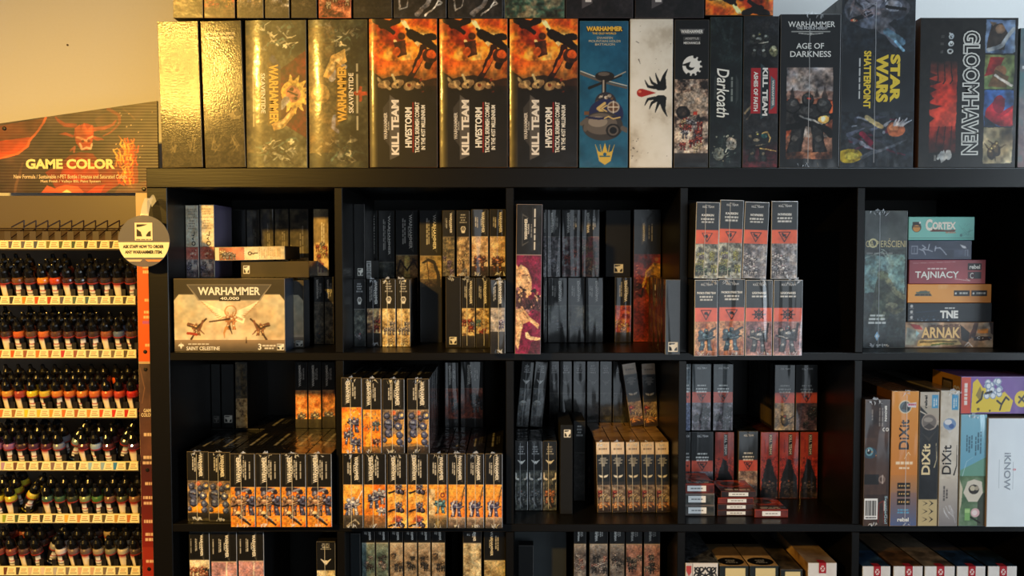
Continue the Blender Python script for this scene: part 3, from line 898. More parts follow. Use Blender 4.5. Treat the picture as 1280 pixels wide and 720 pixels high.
def carton_mesh(name, w, h, d, dsg, pw, ph):
    """One carton standing on its origin, printed face towards -Y."""
    b = MB()
    cv, texts = dsg['front'](pw * RES, ph * RES)
    e = min(.0009, w * .03)
    b.canvas((-w / 2 + e, 0, e), (w - 2 * e, 0, 0), (0, 0, h - 2 * e), cv)
    ec = dsg.get('edge', (.30, .29, .28))
    o = [(-w / 2, e, 0), (w / 2, e, 0), (w / 2, e, h), (-w / 2, e, h)]
    i = [(-w / 2 + e, 0, e), (w / 2 - e, 0, e), (w / 2 - e, 0, h - e), (-w / 2 + e, 0, h - e)]
    b.add(o + i, [(0, 1, 5, 4), (1, 2, 6, 5), (2, 3, 7, 6), (3, 0, 4, 7)], ec)
    sd = dsg.get('side', BLACK)
    for key, oo, du, dv in (('top', (-w / 2, e, h), (w, 0, 0), (0, d - e, 0)), ('left', (-w / 2, d, 0), (0, e - d, 0), (0, 0, h)), ('right', (w / 2, e, 0), (0, d - e, 0), (0, 0, h))):
        if key in dsg:
            du, dv = np.array(du), np.array(dv)
            ctop = dsg[key](max(12, np.linalg.norm(du) * 620 * 1.2), max(12, np.linalg.norm(dv) * 620 * 1.0))
            b.canvas(oo, du, dv, ctop)
        else:
            oo, du, dv = map(np.array, (oo, du, dv))
            b.quad(oo, oo + du, oo + du + dv, oo + dv, dsg.get(key + '_col', sd))
    b.quad((-w / 2, d, 0), (w / 2, d, 0), (w / 2, e, 0), (-w / 2, e, 0), sd)
    b.quad((w / 2, d, 0), (-w / 2, d, 0), (-w / 2, d, h), (w / 2, d, h), sd)
    if 'bow' in dsg:                                   # the lid's side curls back along its edge
        u0, a = dsg['bow']; x0 = (u0 - .5) * w
        for V in b.v:
            k_ = (V[:, 1] < e * 1.5) & (V[:, 0] < x0); V[k_, 1] += a * (x0 - V[k_, 0]) ** 2
    for t in texts:
        s, rect, col = t[:3]; kw = t[3] if len(t) > 3 else {}
        b.text(s, rect, -.0004 - kw.pop('lift', 0) if kw else -.0004, (w, h), col, **kw)
    return b.build(name)


def wrap_mesh(w, h, seed, seam=.5, tabs=(1, 1), edges=True, amount=1.0):
    """Loose cellophane: the welded seam, folded tabs at the ends, the turned edges."""
    R = random.Random(seed); b = MB(); c = (.9, .92, .95); y = -.0011
    if seam is not None:
        n = 12; xs = [(seam - .5) * w + R.uniform(-.004, .004) * w for _ in range(n + 1)]
        for i in range(n):
            z0, z1 = h * (.03 + .94 * i / n), h * (.03 + .94 * (i + 1) / n); k = .0006
            b.quad((xs[i] - k, y, z0), (xs[i] + k, y - .0004, z0), (xs[i + 1] + k, y - .0004, z1), (xs[i + 1] - k, y, z1), c)
    for end, on in zip((0, 1), tabs):
        if not on: continue
        z = h * end; sg = 1 if end else -1
        cx = ((seam if seam is not None else R.uniform(.3, .7)) - .5) * w
        for i in range(int(7 * amount)):
            x = cx + R.uniform(-.22, .22) * w; k = R.uniform(.002, .007)
            b.add([(x, y - R.uniform(0, .001), z - sg * R.uniform(.001, .010)), (x + R.uniform(-k, k), y - R.uniform(0, .0025), z - sg * R.uniform(.000, .003)), (x + R.uniform(-k, k) * 1.3, y - R.uniform(.0, .003), z - sg * R.uniform(.003, .012))], [(0, 1, 2)], c)
        if end:
            for i in range(int(3 * amount)):
                x = cx + R.uniform(-.12, .12) * w; k = R.uniform(.002, .005)
                b.add([(x - k, y + .001, z + .0002), (x + k, y + .004, z + .0002), (x + R.uniform(-k, k), y + R.uniform(-.002, .003), z + R.uniform(.002, .006))], [(0, 1, 2)], c)
    if edges:
        for sx in (1,):
            b.quad((sx * w / 2 - .0009, y + .0006, h * .01), (sx * w / 2 + .00005, y + .0016, h * .01), (sx * w / 2 + .00005, y + .0016, h * .99), (sx * w / 2 - .0009, y + .0006, h * .99), c)
    return b.build('shrink_wrap')


class Box: pass


def place(name, px, dsg, label, cat='game box', group=None, z=None, Y=None, d=.24, mat='gloss', lean=0.0, yaw=0.0, wrap=None, key=None, top=None, lift=.0004, gap=.0004):
    """px = (x0, top, x1, bottom) in the photo; z the height it stands on; Y its front's depth (found from z and the foot line if not given)."""
    x0, y0, x1, y1 = px
    if z is None: z = W(640, y1, Y)[1]
    if Y is None: Y = min(.34, max(-.065, depth_at(y1, z)))
    ym = (y0 + y1) / 2
    X0, X1 = W(x0, ym, Y)[0], W(x1, ym, Y)[0]
    h = (W(640, y0, Y)[1] if top is None else top) - z - lift
    for zl, zc in ((Z1, Z_UNDER), (Z2, Z1 - TH), (Z3, Z2 - TH)):
        if zl - .01 < z < zc: h = min(h, zc - .0025 - z - lift - .5 * (X1 - X0) * abs(math.sin(lean)))
    w = X1 - X0 - 2 * gap
    B = Box(); B.Y, B.z, B.w, B.h, B.X0, B.X1, B.d = Y, z, w, h, X0, X1, d
    k = key
    lc = min(range(5), key=lambda i: abs((VX[i][1] + VX[i + 1][0]) / 2 - (X0 + X1) / 2))
    if z < Z_UNDER and not lean:
        X0, X1 = max(X0, VX[lc][1] + .0004), min(X1, VX[lc + 1][0] - .0004); w = X1 - X0 - 2 * gap
    B.w = w
    if k and k in _mesh: me, w0, h0 = _mesh[k]; o = bpy.data.objects.new(name, me); COL.objects.link(o); o.scale = (1, 1, 1)
    else:
        me = carton_mesh(name, w, h, d, dsg, x1 - x0, y1 - y0)
        o = link(name, me, M[mat])
        if k: _mesh[k] = (me, w, h)
    if k: w, h = _mesh[k][1:]; B.w, B.h = w, h
    xc = (X0 + X1) / 2
    if z < Z_UNDER:
        # keep clear of the uprights
        lc = min(range(5), key=lambda i: abs((VX[i][1] + VX[i + 1][0]) / 2 - xc))
        hx = w / 2 * math.cos(lean) + h / 2 * abs(math.sin(lean))
        a, b_ = VX[lc][1] + .0006 + hx, VX[lc + 1][0] - .0006 - hx
        xm = xc
        if a <= b_: xc = min(max(xc, a), b_)
    X0, X1 = X0 + xc - (X0 + X1) / 2, X1 + xc - (X0 + X1) / 2
    B.xc = xc
    B.top = z + lift + h
    dz = w / 2 * abs(math.sin(lean))
    o.location = ((X0 + X1) / 2 - (h / 2 * math.sin(lean)), Y, z + lift + dz)
    o.rotation_euler = (0, lean, yaw)
    tag(o, label, cat, group)
    B.o = o
    if wrap:
        wk = dict(wrap); sd = wk.pop('seed', hash((x0, y1)) & 0xffff)
        if wk.get('seam', .5) is None and wk.get('tabs', (1, 1)) == (1, 1):
            for tb in ((1, 0), (0, 1)): link('film_fold', wrap_mesh(w, h, sd + tb[0], **dict(wk, tabs=tb, edges=False)), M['crinkle'], o)
        else: link('shrink_wrap', wrap_mesh(w, h, sd, **wk), M['crinkle'], o)
    return B


def sub(B, name, rect, paint, mat='sticker', y=-.0008, res=2.2, label=None):
    """A stuck-on piece of the front of a box, rect in its own (u, v)."""
    u0, v0, u1, v1 = rect
    W_, H_ = (u1 - u0) * B.w, (v1 - v0) * B.h
    cv = Cv(W_ * 620 * res, H_ * 620 * res, (1, 1, 1)); paint(cv)
    b = MB(); b.canvas(((u0 - .5) * B.w, y, v0 * B.h), (W_, 0, 0), (0, 0, H_), cv)
    X0, X1, Z0, Z1_ = (u0 - .5) * B.w, (u1 - .5) * B.w, v0 * B.h, v1 * B.h
    b.add([(X0, y, Z0), (X1, y, Z0), (X1, y, Z1_), (X0, y, Z1_), (X0, y + .0006, Z0), (X1, y + .0006, Z0), (X1, y + .0006, Z1_), (X0, y + .0006, Z1_)], [(0, 4, 5, 1), (1, 5, 6, 2), (2, 6, 7, 3), (3, 7, 4, 0)], (.8, .8, .78))
    o = link(name, b.build(name), M[mat], B.o)
    if label: o['label'] = label
    return o


# ---------------------------------------------------------------- palettes
ORANGE = [rgb(120, 44, 14), rgb(206, 92, 20), rgb(240, 140, 34), rgb(252, 186, 80)]
FIRE = [rgb(60, 18, 10), rgb(160, 44, 14), rgb(226, 92, 22), rgb(248, 150, 40), rgb(255, 208, 110)]
SAND = [rgb(130, 96, 60), rgb(190, 150, 96), rgb(224, 190, 130), rgb(240, 216, 168)]
STONE = [rgb(50, 50, 48), rgb(96, 94, 88), rgb(140, 136, 126), rgb(190, 184, 170)]
LILAC = [rgb(60, 44, 60), rgb(110, 86, 108), rgb(150, 128, 144), rgb(190, 172, 178)]
TEAL = [rgb(24, 40, 46), rgb(58, 92, 96), rgb(110, 144, 140), rgb(170, 190, 180)]
BLUE = (rgb(74, 84, 126), rgb(150, 160, 196), rgb(26, 28, 48), rgb(240, 220, 160))
BLU2 = (rgb(60, 72, 120), rgb(120, 132, 180), rgb(22, 22, 44), rgb(220, 90, 60))
STEEL = (rgb(110, 106, 112), rgb(196, 190, 190), rgb(36, 34, 40), rgb(220, 60, 40))
BONE = (rgb(176, 150, 110), rgb(236, 220, 180), rgb(50, 38, 30), rgb(180, 60, 40))
DARKP = (rgb(50, 50, 54), rgb(110, 110, 116), rgb(14, 14, 16), rgb(220, 110, 40))
REDP = (rgb(140, 40, 34), rgb(200, 110, 80), rgb(40, 14, 14), rgb(230, 210, 160))
GOLDP = (rgb(170, 120, 50), rgb(240, 200, 110), rgb(60, 36, 20), rgb(120, 40, 60))
GREENP = (rgb(70, 90, 70), rgb(150, 170, 130), rgb(24, 32, 26), rgb(220, 200, 90))


# ---------------------------------------------------------------- the two house styles of the miniatures cartons
def spine(art, way=90, hd=.575, logo=(.28, .48), names=(.58, .80), small=None, tint=BLACK, foot=None, logo_col=WHITE, halo=True):
    """Black head with the maker's title running along the spine, picture below."""
    def f(w, h):
        c = Cv(w, h, tint)
        art(c, 0, hd); c.paint(0, hd, .03, int(hd * 1000) + way, .35, .28)
        if foot is not None: c.grad(0, 0, 1, foot, rgb(24, 23, 24), rgb(58, 54, 50), .92)
        c.rect(0, hd, 1, 1, tint)
        c.mottle(0, hd, 1, 1, [tint, rgb(32, 31, 31), rgb(46, 44, 42)], 3, 7, .5)
        l0, l1 = logo
        v0, v1 = hd + (1 - hd) * .14, hd + (1 - hd) * .90
        k = (l1 - l0)
        if halo:
            a, bb = (l0 - k * .35, l1 + k * .25) if way == 90 else (l1 + k * .35, l0 - k * .25)
            c.poly([(a, v0 - .03), (bb, v0 + .03), (bb, v1 - .03), (a, v1 + .03)], rgb(92, 90, 86))
            a2 = a + (bb - a) * .1
            c.poly([(a2, v0 - .01), (bb, v0 + .035), (bb, v1 - .035), (a2, v1 + .01)], rgb(30, 30, 30))
        n0, n1 = names
        c.bars(n0, v0 + .03, n1, v1 - .02, 2, WHITE, True, int(n0 * 100), .8)
        if small: c.bars(small[0], v0, small[1], v1, 1, WHITE, True, 5, .7)
        c.rect(0, hd - .004, 1, hd + .004, rgb(200, 190, 170), .5)
        return c, [('WARHAMMER', (l0, v0, l1, v1), logo_col, dict(rot=way, bold=.03)), ('40,000', (l1 + .015, v0 + (v1 - v0) * .33, l1 + .055, v0 + (v1 - v0) * .67) if way == 90 else (l0 - .055, v0 + (v1 - v0) * .33, l0 - .015, v0 + (v1 - v0) * .67), logo_col, dict(rot=way, bold=.02))]
    return dict(front=f)


def kt(art, name=None, sub_=2, symbol='tri', band=rgb(226, 96, 58), head=rgb(30, 33, 36), nv=(.815, .845), bv=(.455, .635)):
    """Head with small titles, an orange-red band with a triangle, picture below."""
    def f(w, h):
        c = Cv(w, h, head)
        art(c, 0, bv[0]); c.paint(0, bv[0], .035, 5, .4, .3)
        c.mottle(0, bv[1], 1, 1, [head, rgb(44, 48, 51)], 4, 3, .6)
        c.rect(0, bv[0], 1, bv[1], band)
        c.mottle(0, bv[0], 1, bv[1], [tuple(x * .85 for x in band), band, tuple(min(1, x * 1.1) for x in band)], 2, 9, .7)
        vm = (bv[0] + bv[1]) / 2; A = c.asp; q = .22
        D = rgb(30, 24, 26)
        if symbol == 'star':
            for k in range(8):
                an = k * math.pi / 4; c.line([(.5, vm), (.5 + .24 * math.cos(an), vm + .2 * A * math.sin(an))], .02, D)
            c.ring(.5, vm, .14, .018, D)
        else:
            T = [(.5 - q, vm + .17 * A), (.5 + q, vm + .17 * A), (.5, vm - .2 * A)]
            c.line(T + T[:1], .016, D); R = random.Random(len(name or 'x'))
            for k in range(7): c.ell(.5 + R.uniform(-.08, .08), vm + .04 * A + R.uniform(-.07, .07) * A, .045, D, rv=.03, rot=R.uniform(0, 3))
        a = nv[0] - .045 * (2 if sub_ > 1 else 1)
        c.bars(.2, a - .005, .8, nv[0] - .012, sub_, WHITE, seed=3, a=.9)
        c.bars(.38, .955, .62, .968, 1, SIL)
        T_ = [('KILL TEAM', (.27, .925, .76, .952), rgb(205, 205, 205), dict(bold=.02))]
        if name: T_.append((name, ((.1, nv[0], .9, nv[1]) if len(name) > 13 else (.24, nv[0], .76, nv[1])), WHITE, dict(bold=.04)))
        else: c.bars(.25, nv[0], .75, nv[1], 1, WHITE, seed=8)
        return c, T_
    return dict(front=f)


def icon_head(art, icon, hd=.55, body=None, lines=(.80, .95), iv=.66):
    """Head with lines of small print over a pale icon, picture below."""
    def f(w, h):
        c = Cv(w, h, BLACK); art(c, 0, hd); c.paint(0, hd, .03, 3, .35, .28)
        c.rect(0, hd, 1, 1, rgb(22, 24, 27)); c.rect(0, hd - .003, 1, hd + .003, SIL, .6)
        c.bars(.2, lines[0], .8, lines[1], 4, rgb(200, 200, 200), seed=4, a=.85)
        icon(c, .5, iv); return c, []
    return dict(front=f)


def wings(c, u, v, k=.3, col=WHITE):
    A = c.asp
    for s in (-1, 1):
        for i in range(4):
            c.poly([(u + s * .03, v + (.02 - i * .05) * A), (u + s * (k - i * .06), v + (.16 - i * .07) * A), (u + s * (k - .02 - i * .06), v + (.09 - i * .07) * A), (u + s * .03, v + (-.06 - i * .04) * A)], col)
    c.poly([(u - .06, v + .06 * A), (u + .06, v + .06 * A), (u, v - .26 * A)], col)


def wingbar(c, u, v, k=.34, col=WHITE):
    A = c.asp
    for s in (-1, 1):
        c.poly([(u, v + .03 * A), (u + s * k, v + .1 * A), (u + s * k * .75, v - .06 * A), (u + s * .06, v - .12 * A), (u, v - .05 * A)], col)
    c.ell(u, v, .05, rgb(60, 60, 60))


def coffin(c, u, v, k=.2, col=WHITE):
    A = c.asp
    c.poly([(u - k * .6, v + k * 1.25 * A), (u + k * .6, v + k * 1.25 * A), (u + k, v + k * .4 * A), (u + k * .55, v - k * 1.3 * A), (u - k * .55, v - k * 1.3 * A), (u - k, v + k * .4 * A)], col)
    c.ring(u, v + k * .3 * A, k * .5, .03, rgb(60, 54, 46)); c.ell(u, v + k * .3 * A, k * .22, rgb(70, 60, 50))


# ---------------------------------------------------------------- pictures (c, v0, v1 -> paints that field)
def A_mottle(pal, sc=4, seed=1, figs=None, n=0, k=.3, kind='soldier', contrast=2.4):
    def f(c, v0, v1):
        c.mottle(0, v0, 1, v1, pal, sc, seed, 1, 4, contrast)
        if figs: c.crowd(.1, v0 + .02, .9, v0 + (v1 - v0) * .6, n, k, figs, seed, kind)
    return f


def A_one(pal, fig, seed=1, k=.8, sc=3, u=.5, ground=None, flip=1):
    def f(c, v0, v1):
        c.mottle(0, v0, 1, v1, pal, sc, seed, 1, 4, 2.0)
        if ground is not None: c.grad(0, v0, 1, v0 + (v1 - v0) * .25, ground, tuple(x * 1.3 for x in ground), .85)
        c.soldier(u, v0 + (v1 - v0) * .12, min(k, (v1 - v0) * .95 / c.asp), fig, seed, flip)
    return f


def A_beast(pal, fig, seed=1, k=.9, sc=3, ground=None):
    def f(c, v0, v1):
        c.mottle(0, v0, 1, v1, pal, sc, seed, 1, 4, 2.2)
        if ground is not None: c.grad(0, v0, 1, v0 + (v1 - v0) * .3, ground, tuple(min(1, x * 1.5) for x in ground), .8)
        c.beast(.5, v0 + (v1 - v0) * .12, min(k, (v1 - v0) * 1.2 / c.asp), fig, seed)
    return f


def A_big(pal, seed, figs):
    """Big armoured figures cropped by the edge of the spine."""
    def f(c, v0, v1):
        c.mottle(0, v0, 1, v1, pal, 2.5, seed, 1, 4, 1.8)
        R = random.Random(seed); H = v1 - v0
        for i, (u, v, k, fl) in enumerate(figs): c.soldier(u, v0 + v * H, k, BLUE if (i + seed) % 3 else STEEL, seed + i, fl)
        c.specks(0, v0, 1, v1, [rgb(60, 60, 90), rgb(30, 28, 40), rgb(240, 190, 140), rgb(200, 90, 40)], 22, seed, .012, .04, .8)
    return f


def top_streaks(n=5, seed=1, tone=rgb(20, 19, 18)):
    def f(w, h):
        c = Cv(w, h, tone); c.mottle(0, 0, 1, 1, [tone, rgb(36, 34, 31)], 3, seed, .7)
        c.bars(.28, .15, .48, .8, 1, SIL, True, seed, .8); c.bars(.58, .3, .82, .72, 2, GREY, True, seed + 1, .7)
        return c
    return f


def plain(col, var=.06, sc=5, seed=1):
    def f(w, h):
        c = Cv(w, h, col); c.mottle(0, 0, 1, 1, [tuple(max(0, x - var) for x in col), col, tuple(min(1, x + var) for x in col)], sc, seed, .8)
        return c, []
    return f


def pcol(col, var=.05, seed=1):
    f0 = plain(col, var, 4, seed)
    return lambda w, h: f0(w, h)[0]
# ================================================================== the row standing on top of the shelf unit
ZT = Z_TOP + .0012
TY = .012


def d_foil(title, seed, emblem=False):
    base = rgb(54, 46, 28)
    def f(w, h):
        c = Cv(w, h, base)
        c.mottle(0, 0, 1, 1, [rgb(40, 34, 20), base, rgb(70, 60, 36)], 7, seed, .7, 4, 2.6, 3.0)
        c.mottle(0, 0, 1, .38, [rgb(44, 37, 24), rgb(70, 59, 38), rgb(104, 90, 58), rgb(56, 47, 30)], 6, seed + 3, .7, 4, 3)
        G = rgb(150, 132, 88)
        R = random.Random(seed)
        for u in (.28, .75):
            for k in range(9): c.line([(u + R.uniform(-.12, .12), R.uniform(.1, .2)), (u + R.uniform(-.1, .1), R.uniform(.08, .24))], .02, G, .5, .006)
        if emblem:
            c.poly([(.62, .36), (.8, .4), (.95, .36), (.9, .33), (.7, .33)], G, .7); c.ell(.86, .37, .1, rgb(60, 50, 34), .6, .06)
            A = c.asp; u, v = .5, .715
            for k in range(12):
                an = -.5 + k * (math.pi + 1.0) / 11; c.line([(u + .15 * math.cos(an), v + .15 * A * math.sin(an)), (u + .25 * math.cos(an), v + .25 * A * math.sin(an))], .018, G, .95, .006)
            c.ring(u, v, .15, .03, G); c.ell(u, v - .02 * A, .1, G, 1, .13); c.ell(u - .04, v, .03, base); c.ell(u + .04, v, .03, base)
            c.poly([(u - .05, v - .12 * A), (u + .05, v - .12 * A), (u, v - .36 * A)], G)
            c.bars(.25, .94, .75, .965, 1, G, seed=2); c.bars(.1, .87, .85, .93, 2, rgb(210, 196, 160), seed=3, a=.8)
        else:
            c.rect(.55, .36, .75, .385, G, .6)
        return c, []
    return dict(front=f, side=rgb(40, 34, 24), edge=(.5, .44, .3))


place('miniatures_box', (199.5, 27, 250.5, 209.5), d_foil('', 3), 'gold-brown game box at the end of the top row, blank but for faint figures, glaring', z=ZT, Y=TY, mat='gold', lean=-.02, group='large boxes on top of the shelf')
place('miniatures_box', (253.3, 26.5, 304.2, 208.5), d_foil('', 8, True), 'gold-brown game box with a pale sun and skull emblem, on top of the shelf', z=ZT, Y=TY, mat='gold', lean=-.022, group='large boxes on top of the shelf')


def d_skav(variant):
    def f(w, h):
        c = Cv(w, h, rgb(70, 72, 54))
        c.mottle(0, 0, 1, 1, [rgb(34, 42, 34), rgb(60, 64, 46), rgb(86, 84, 58), rgb(110, 104, 72)], 3, 20 + variant, 1, 4, 2)
        c.grad(0, .1, .5, .9, rgb(120, 98, 54), rgb(84, 74, 48), .55, True)
        R = random.Random(variant)
        for (u0, v0, u1, v1) in ((.2, .8, .8, .97), (.2, .04, .8, .2)):
            for k in range(26):
                p = [(R.uniform(u0, u1), R.uniform(v0, v1))]
                for _ in range(3): p.append((p[-1][0] + R.uniform(-.1, .1), p[-1][1] + R.uniform(-.035, .035)))
                c.line(p, R.uniform(.01, .025), R.choice([rgb(190, 180, 140), rgb(130, 124, 100), rgb(60, 62, 50), rgb(90, 110, 90)]), .9, .006)
        if variant == 0:
            c.poly([(1, .8), (.55, .66), (.5, .5), (.6, .3), (1, .2)], rgb(92, 26, 18))
            c.ell(.78, .5, .2, rgb(206, 160, 70), 1, .22)
            for k in range(9):
                an = -1.9 + k * .45; c.line([(.78 + .16 * math.cos(an), .5 + .07 * math.sin(an)), (.78 + .3 * math.cos(an), .5 + .13 * math.sin(an))], .05, rgb(214, 176, 84), 1, .01)
            c.ell(.78, .5, .12, rgb(190, 120, 84), 1, .13); c.line([(.7, .515), (.84, .49)], .015, rgb(60, 30, 20)); c.ell(.76, .53, .03, rgb(70, 36, 24)); c.ell(.82, .47, .03, rgb(70, 36, 24))
            c.poly([(.42, .30), (.62, .33), (.82, .43), (.8, .36), (.62, .27), (.46, .25)], rgb(190, 150, 80)); c.poly([(.5, .28), (.74, .38), (.72, .34), (.56, .27)], rgb(226, 190, 120))
            c.line([(.45, .74), (.55, .68), (.56, .6)], .05, rgb(80, 80, 90), 1, .02); c.line([(.42, .4), (.58, .42), (.66, .46)], .06, rgb(160, 150, 140))
            c.paint(0, 1, .02, 3, .5, .35); c.bars(.10, .25, .15, .75, 1, rgb(210, 190, 140), True, 3, .7)
            c.poly([(.36, .28), (.58, .34), (.58, .66), (.36, .72)], rgb(110, 80, 30), .75)
            T = [('SKAVENTIDE', (.255, .37, .325, .64), rgb(235, 225, 200), dict(rot=-90, bold=.015)), ('WARHAMMER', (.39, .30, .54, .70), rgb(214, 168, 70), dict(rot=-90, bold=.04))]
        else:
            c.grad(0, .1, .45, .95, rgb(150, 118, 60), rgb(104, 86, 50), .6, True)
            c.poly([(.25, .62), (.4, .76), (.62, .80), (.66, .72), (.45, .66), (.36, .6)], rgb(206, 164, 90)); c.poly([(.32, .64), (.46, .73), (.6, .76), (.5, .69)], rgb(230, 196, 130))
            c.ell(.2, .5, .16, rgb(190, 150, 80), .8, .16); c.line([(.4, .6), (.5, .66), (.6, .68)], .05, rgb(170, 160, 150)); c.line([(.45, .34), (.42, .28), (.5, .24)], .05, rgb(120, 116, 120), 1, .02)
            c.poly([(.46, .28), (.66, .34), (.66, .66), (.46, .72)], rgb(120, 86, 30), .75)
            c.rect(.72, .05, 1, .95, rgb(46, 42, 34), .45); c.line([(.8, .5), (1, .5)], .03, rgb(160, 60, 30)); c.line([(.88, .46), (.88, .54)], .025, rgb(160, 60, 30))
            c.paint(0, 1, .02, 4, .5, .35); c.bars(.80, .22, .85, .78, 1, rgb(200, 190, 160), True, 3, .8)
            T = [('SKAVENTIDE', (.68, .37, .76, .64), rgb(235, 225, 205), dict(rot=90, bold=.015)), ('WARHAMMER', (.49, .31, .64, .69), rgb(214, 168, 70), dict(rot=90, bold=.04))]
        return c, T
    return dict(front=f, side=rgb(36, 34, 26), edge=(.5, .46, .34))


place('miniatures_box', (306.5, 24.8, 383.5, 210.8), dict(d_skav(0), bow=(.3, 3.0)), 'olive fantasy box with haloed face and dark red field, title reading down', z=ZT, Y=TY, mat='gloss', group='large boxes on top of the shelf')
place('miniatures_box', (385, 24, 460, 211), dict(d_skav(1), bow=(.3, 3.5)), 'olive fantasy box without red field, title reading upwards, beside the orange boxes', z=ZT, Y=TY, mat='gloss', group='large boxes on top of the shelf')


def d_hive(w, h):
    c = Cv(w, h, rgb(30, 26, 24)); c.mottle(0, 0, 1, .56, [rgb(22, 20, 19), rgb(40, 36, 34)], 3, 2)
    c.mottle(0, .55, 1, 1, FIRE[1:], 2.6, 6, 1, 4, 2.4)
    c.grad(0, .52, 1, .72, rgb(46, 28, 18), rgb(190, 84, 24), .6)
    D, D2, OR, YE = rgb(36, 22, 16), rgb(84, 40, 20), rgb(236, 96, 24), rgb(255, 214, 140)
    c.poly([(.45, .99), (.52, .99), (.76, .83), (.72, .81)], rgb(250, 224, 150)); c.line([(.55, .93), (.68, .85)], .02, D)
    c.line([(.38, .85), (.5, .76)], .02, YE); c.line([(.1, .99), (.3, .96), (.42, .99)], .05, D); c.ell(.22, .955, .09, D, 1, .05); c.line([(.22, .95), (.36, .9)], .03, D)
    c.ell(.48, .88, .06, D2, 1, .05); c.poly([(.36, .84), (.54, .86), (.56, .76), (.42, .74)], D2); c.ell(.4, .78, .06, OR)
    c.line([(.62, .9), (.8, .86), (.98, .8), (.86, .68)], .07, D, 1, .05); c.line([(.8, .8), (.72, .7), (.6, .6), (.57, .54)], .06, rgb(60, 24, 14), 1, .03); c.line([(.82, .78), (.74, .7), (.66, .65)], .025, OR)
    c.ell(.9, .75, .12, D2, 1, .1); c.ell(.92, .76, .07, OR, 1, .06); c.ell(.9, .88, .1, D, 1, .06)
    c.poly([(0, .52), (1, .52), (1, .6), (.8, .58), (.5, .62), (.2, .6), (0, .66)], rgb(40, 26, 18), .8)
    for u, v, r in ((.22, .56, .09), (.42, .56, .1), (.6, .55, .1), (.74, .55, .07)): c.ell(u, v, r, rgb(150, 120, 80), 1, r * .6, .4); c.ell(u - .02, v + .01, r * .5, rgb(206, 170, 110), 1, r * .3, .4)
    c.line([(.12, .6), (.3, .53)], .02, rgb(190, 160, 110)); c.line([(.34, .62), (.42, .54)], .018, rgb(210, 180, 120)); c.specks(.3, .5, .8, .6, [rgb(120, 40, 20), rgb(40, 30, 24)], 14, 3, .01, .03)
    c.paint(.5, 1, .022, 4, .5, .35); c.rect(0, 0, 1, .505, rgb(27, 24, 23)); c.mottle(0, 0, 1, .505, [rgb(20, 18, 18), rgb(38, 34, 33)], 3, 2, .8)
    c.mottle(0, 0, .12, .62, [rgb(56, 48, 30), rgb(90, 78, 46)], 3, 3, .8)  # golden gleam along the curled edge, painted into the print
    c.poly([(.30, .05), (.44, .08), (.44, .44), (.30, .49)], rgb(96, 92, 90)); c.poly([(.2, .2), (.3, .14), (.3, .46), (.2, .4)], rgb(70, 66, 64))
    c.rect(.635, .1, .652, .44, rgb(150, 24, 26))
    T = [('KILL TEAM', (.325, .085, .435, .455), rgb(226, 220, 214), dict(rot=90, bold=.045)), ('WARHAMMER', (.215, .19, .265, .37), rgb(214, 208, 200), dict(rot=90, bold=.02)), ('40,000', (.275, .25, .295, .31), rgb(200, 196, 190), dict(rot=90, bold=.02)),
         ('HIVESTORM', (.525, .135, .625, .405), WHITE, dict(rot=90, bold=.035)), ('TACTICAL SKIRMISH COMBAT', (.67, .10, .735, .44), WHITE, dict(rot=90, bold=.03)), ('IN THE 41ST MILLENNIUM', (.76, .12, .82, .42), WHITE, dict(rot=90, bold=.03))]
    return c, T


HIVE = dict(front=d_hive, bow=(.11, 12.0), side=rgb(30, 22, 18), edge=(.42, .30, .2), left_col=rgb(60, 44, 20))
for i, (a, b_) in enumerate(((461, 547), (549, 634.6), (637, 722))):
    place('miniatures_box', (a, 23, b_, 211.8), HIVE, ('first', 'second', 'third')[i] + ' of three orange battle-scene boxes on top, counting from the paint rack', z=ZT, Y=TY - .006, mat='gloss', key='hive', group='three matching orange boxes on top of the shelf', top=W(640, 23, TY - .006)[1])


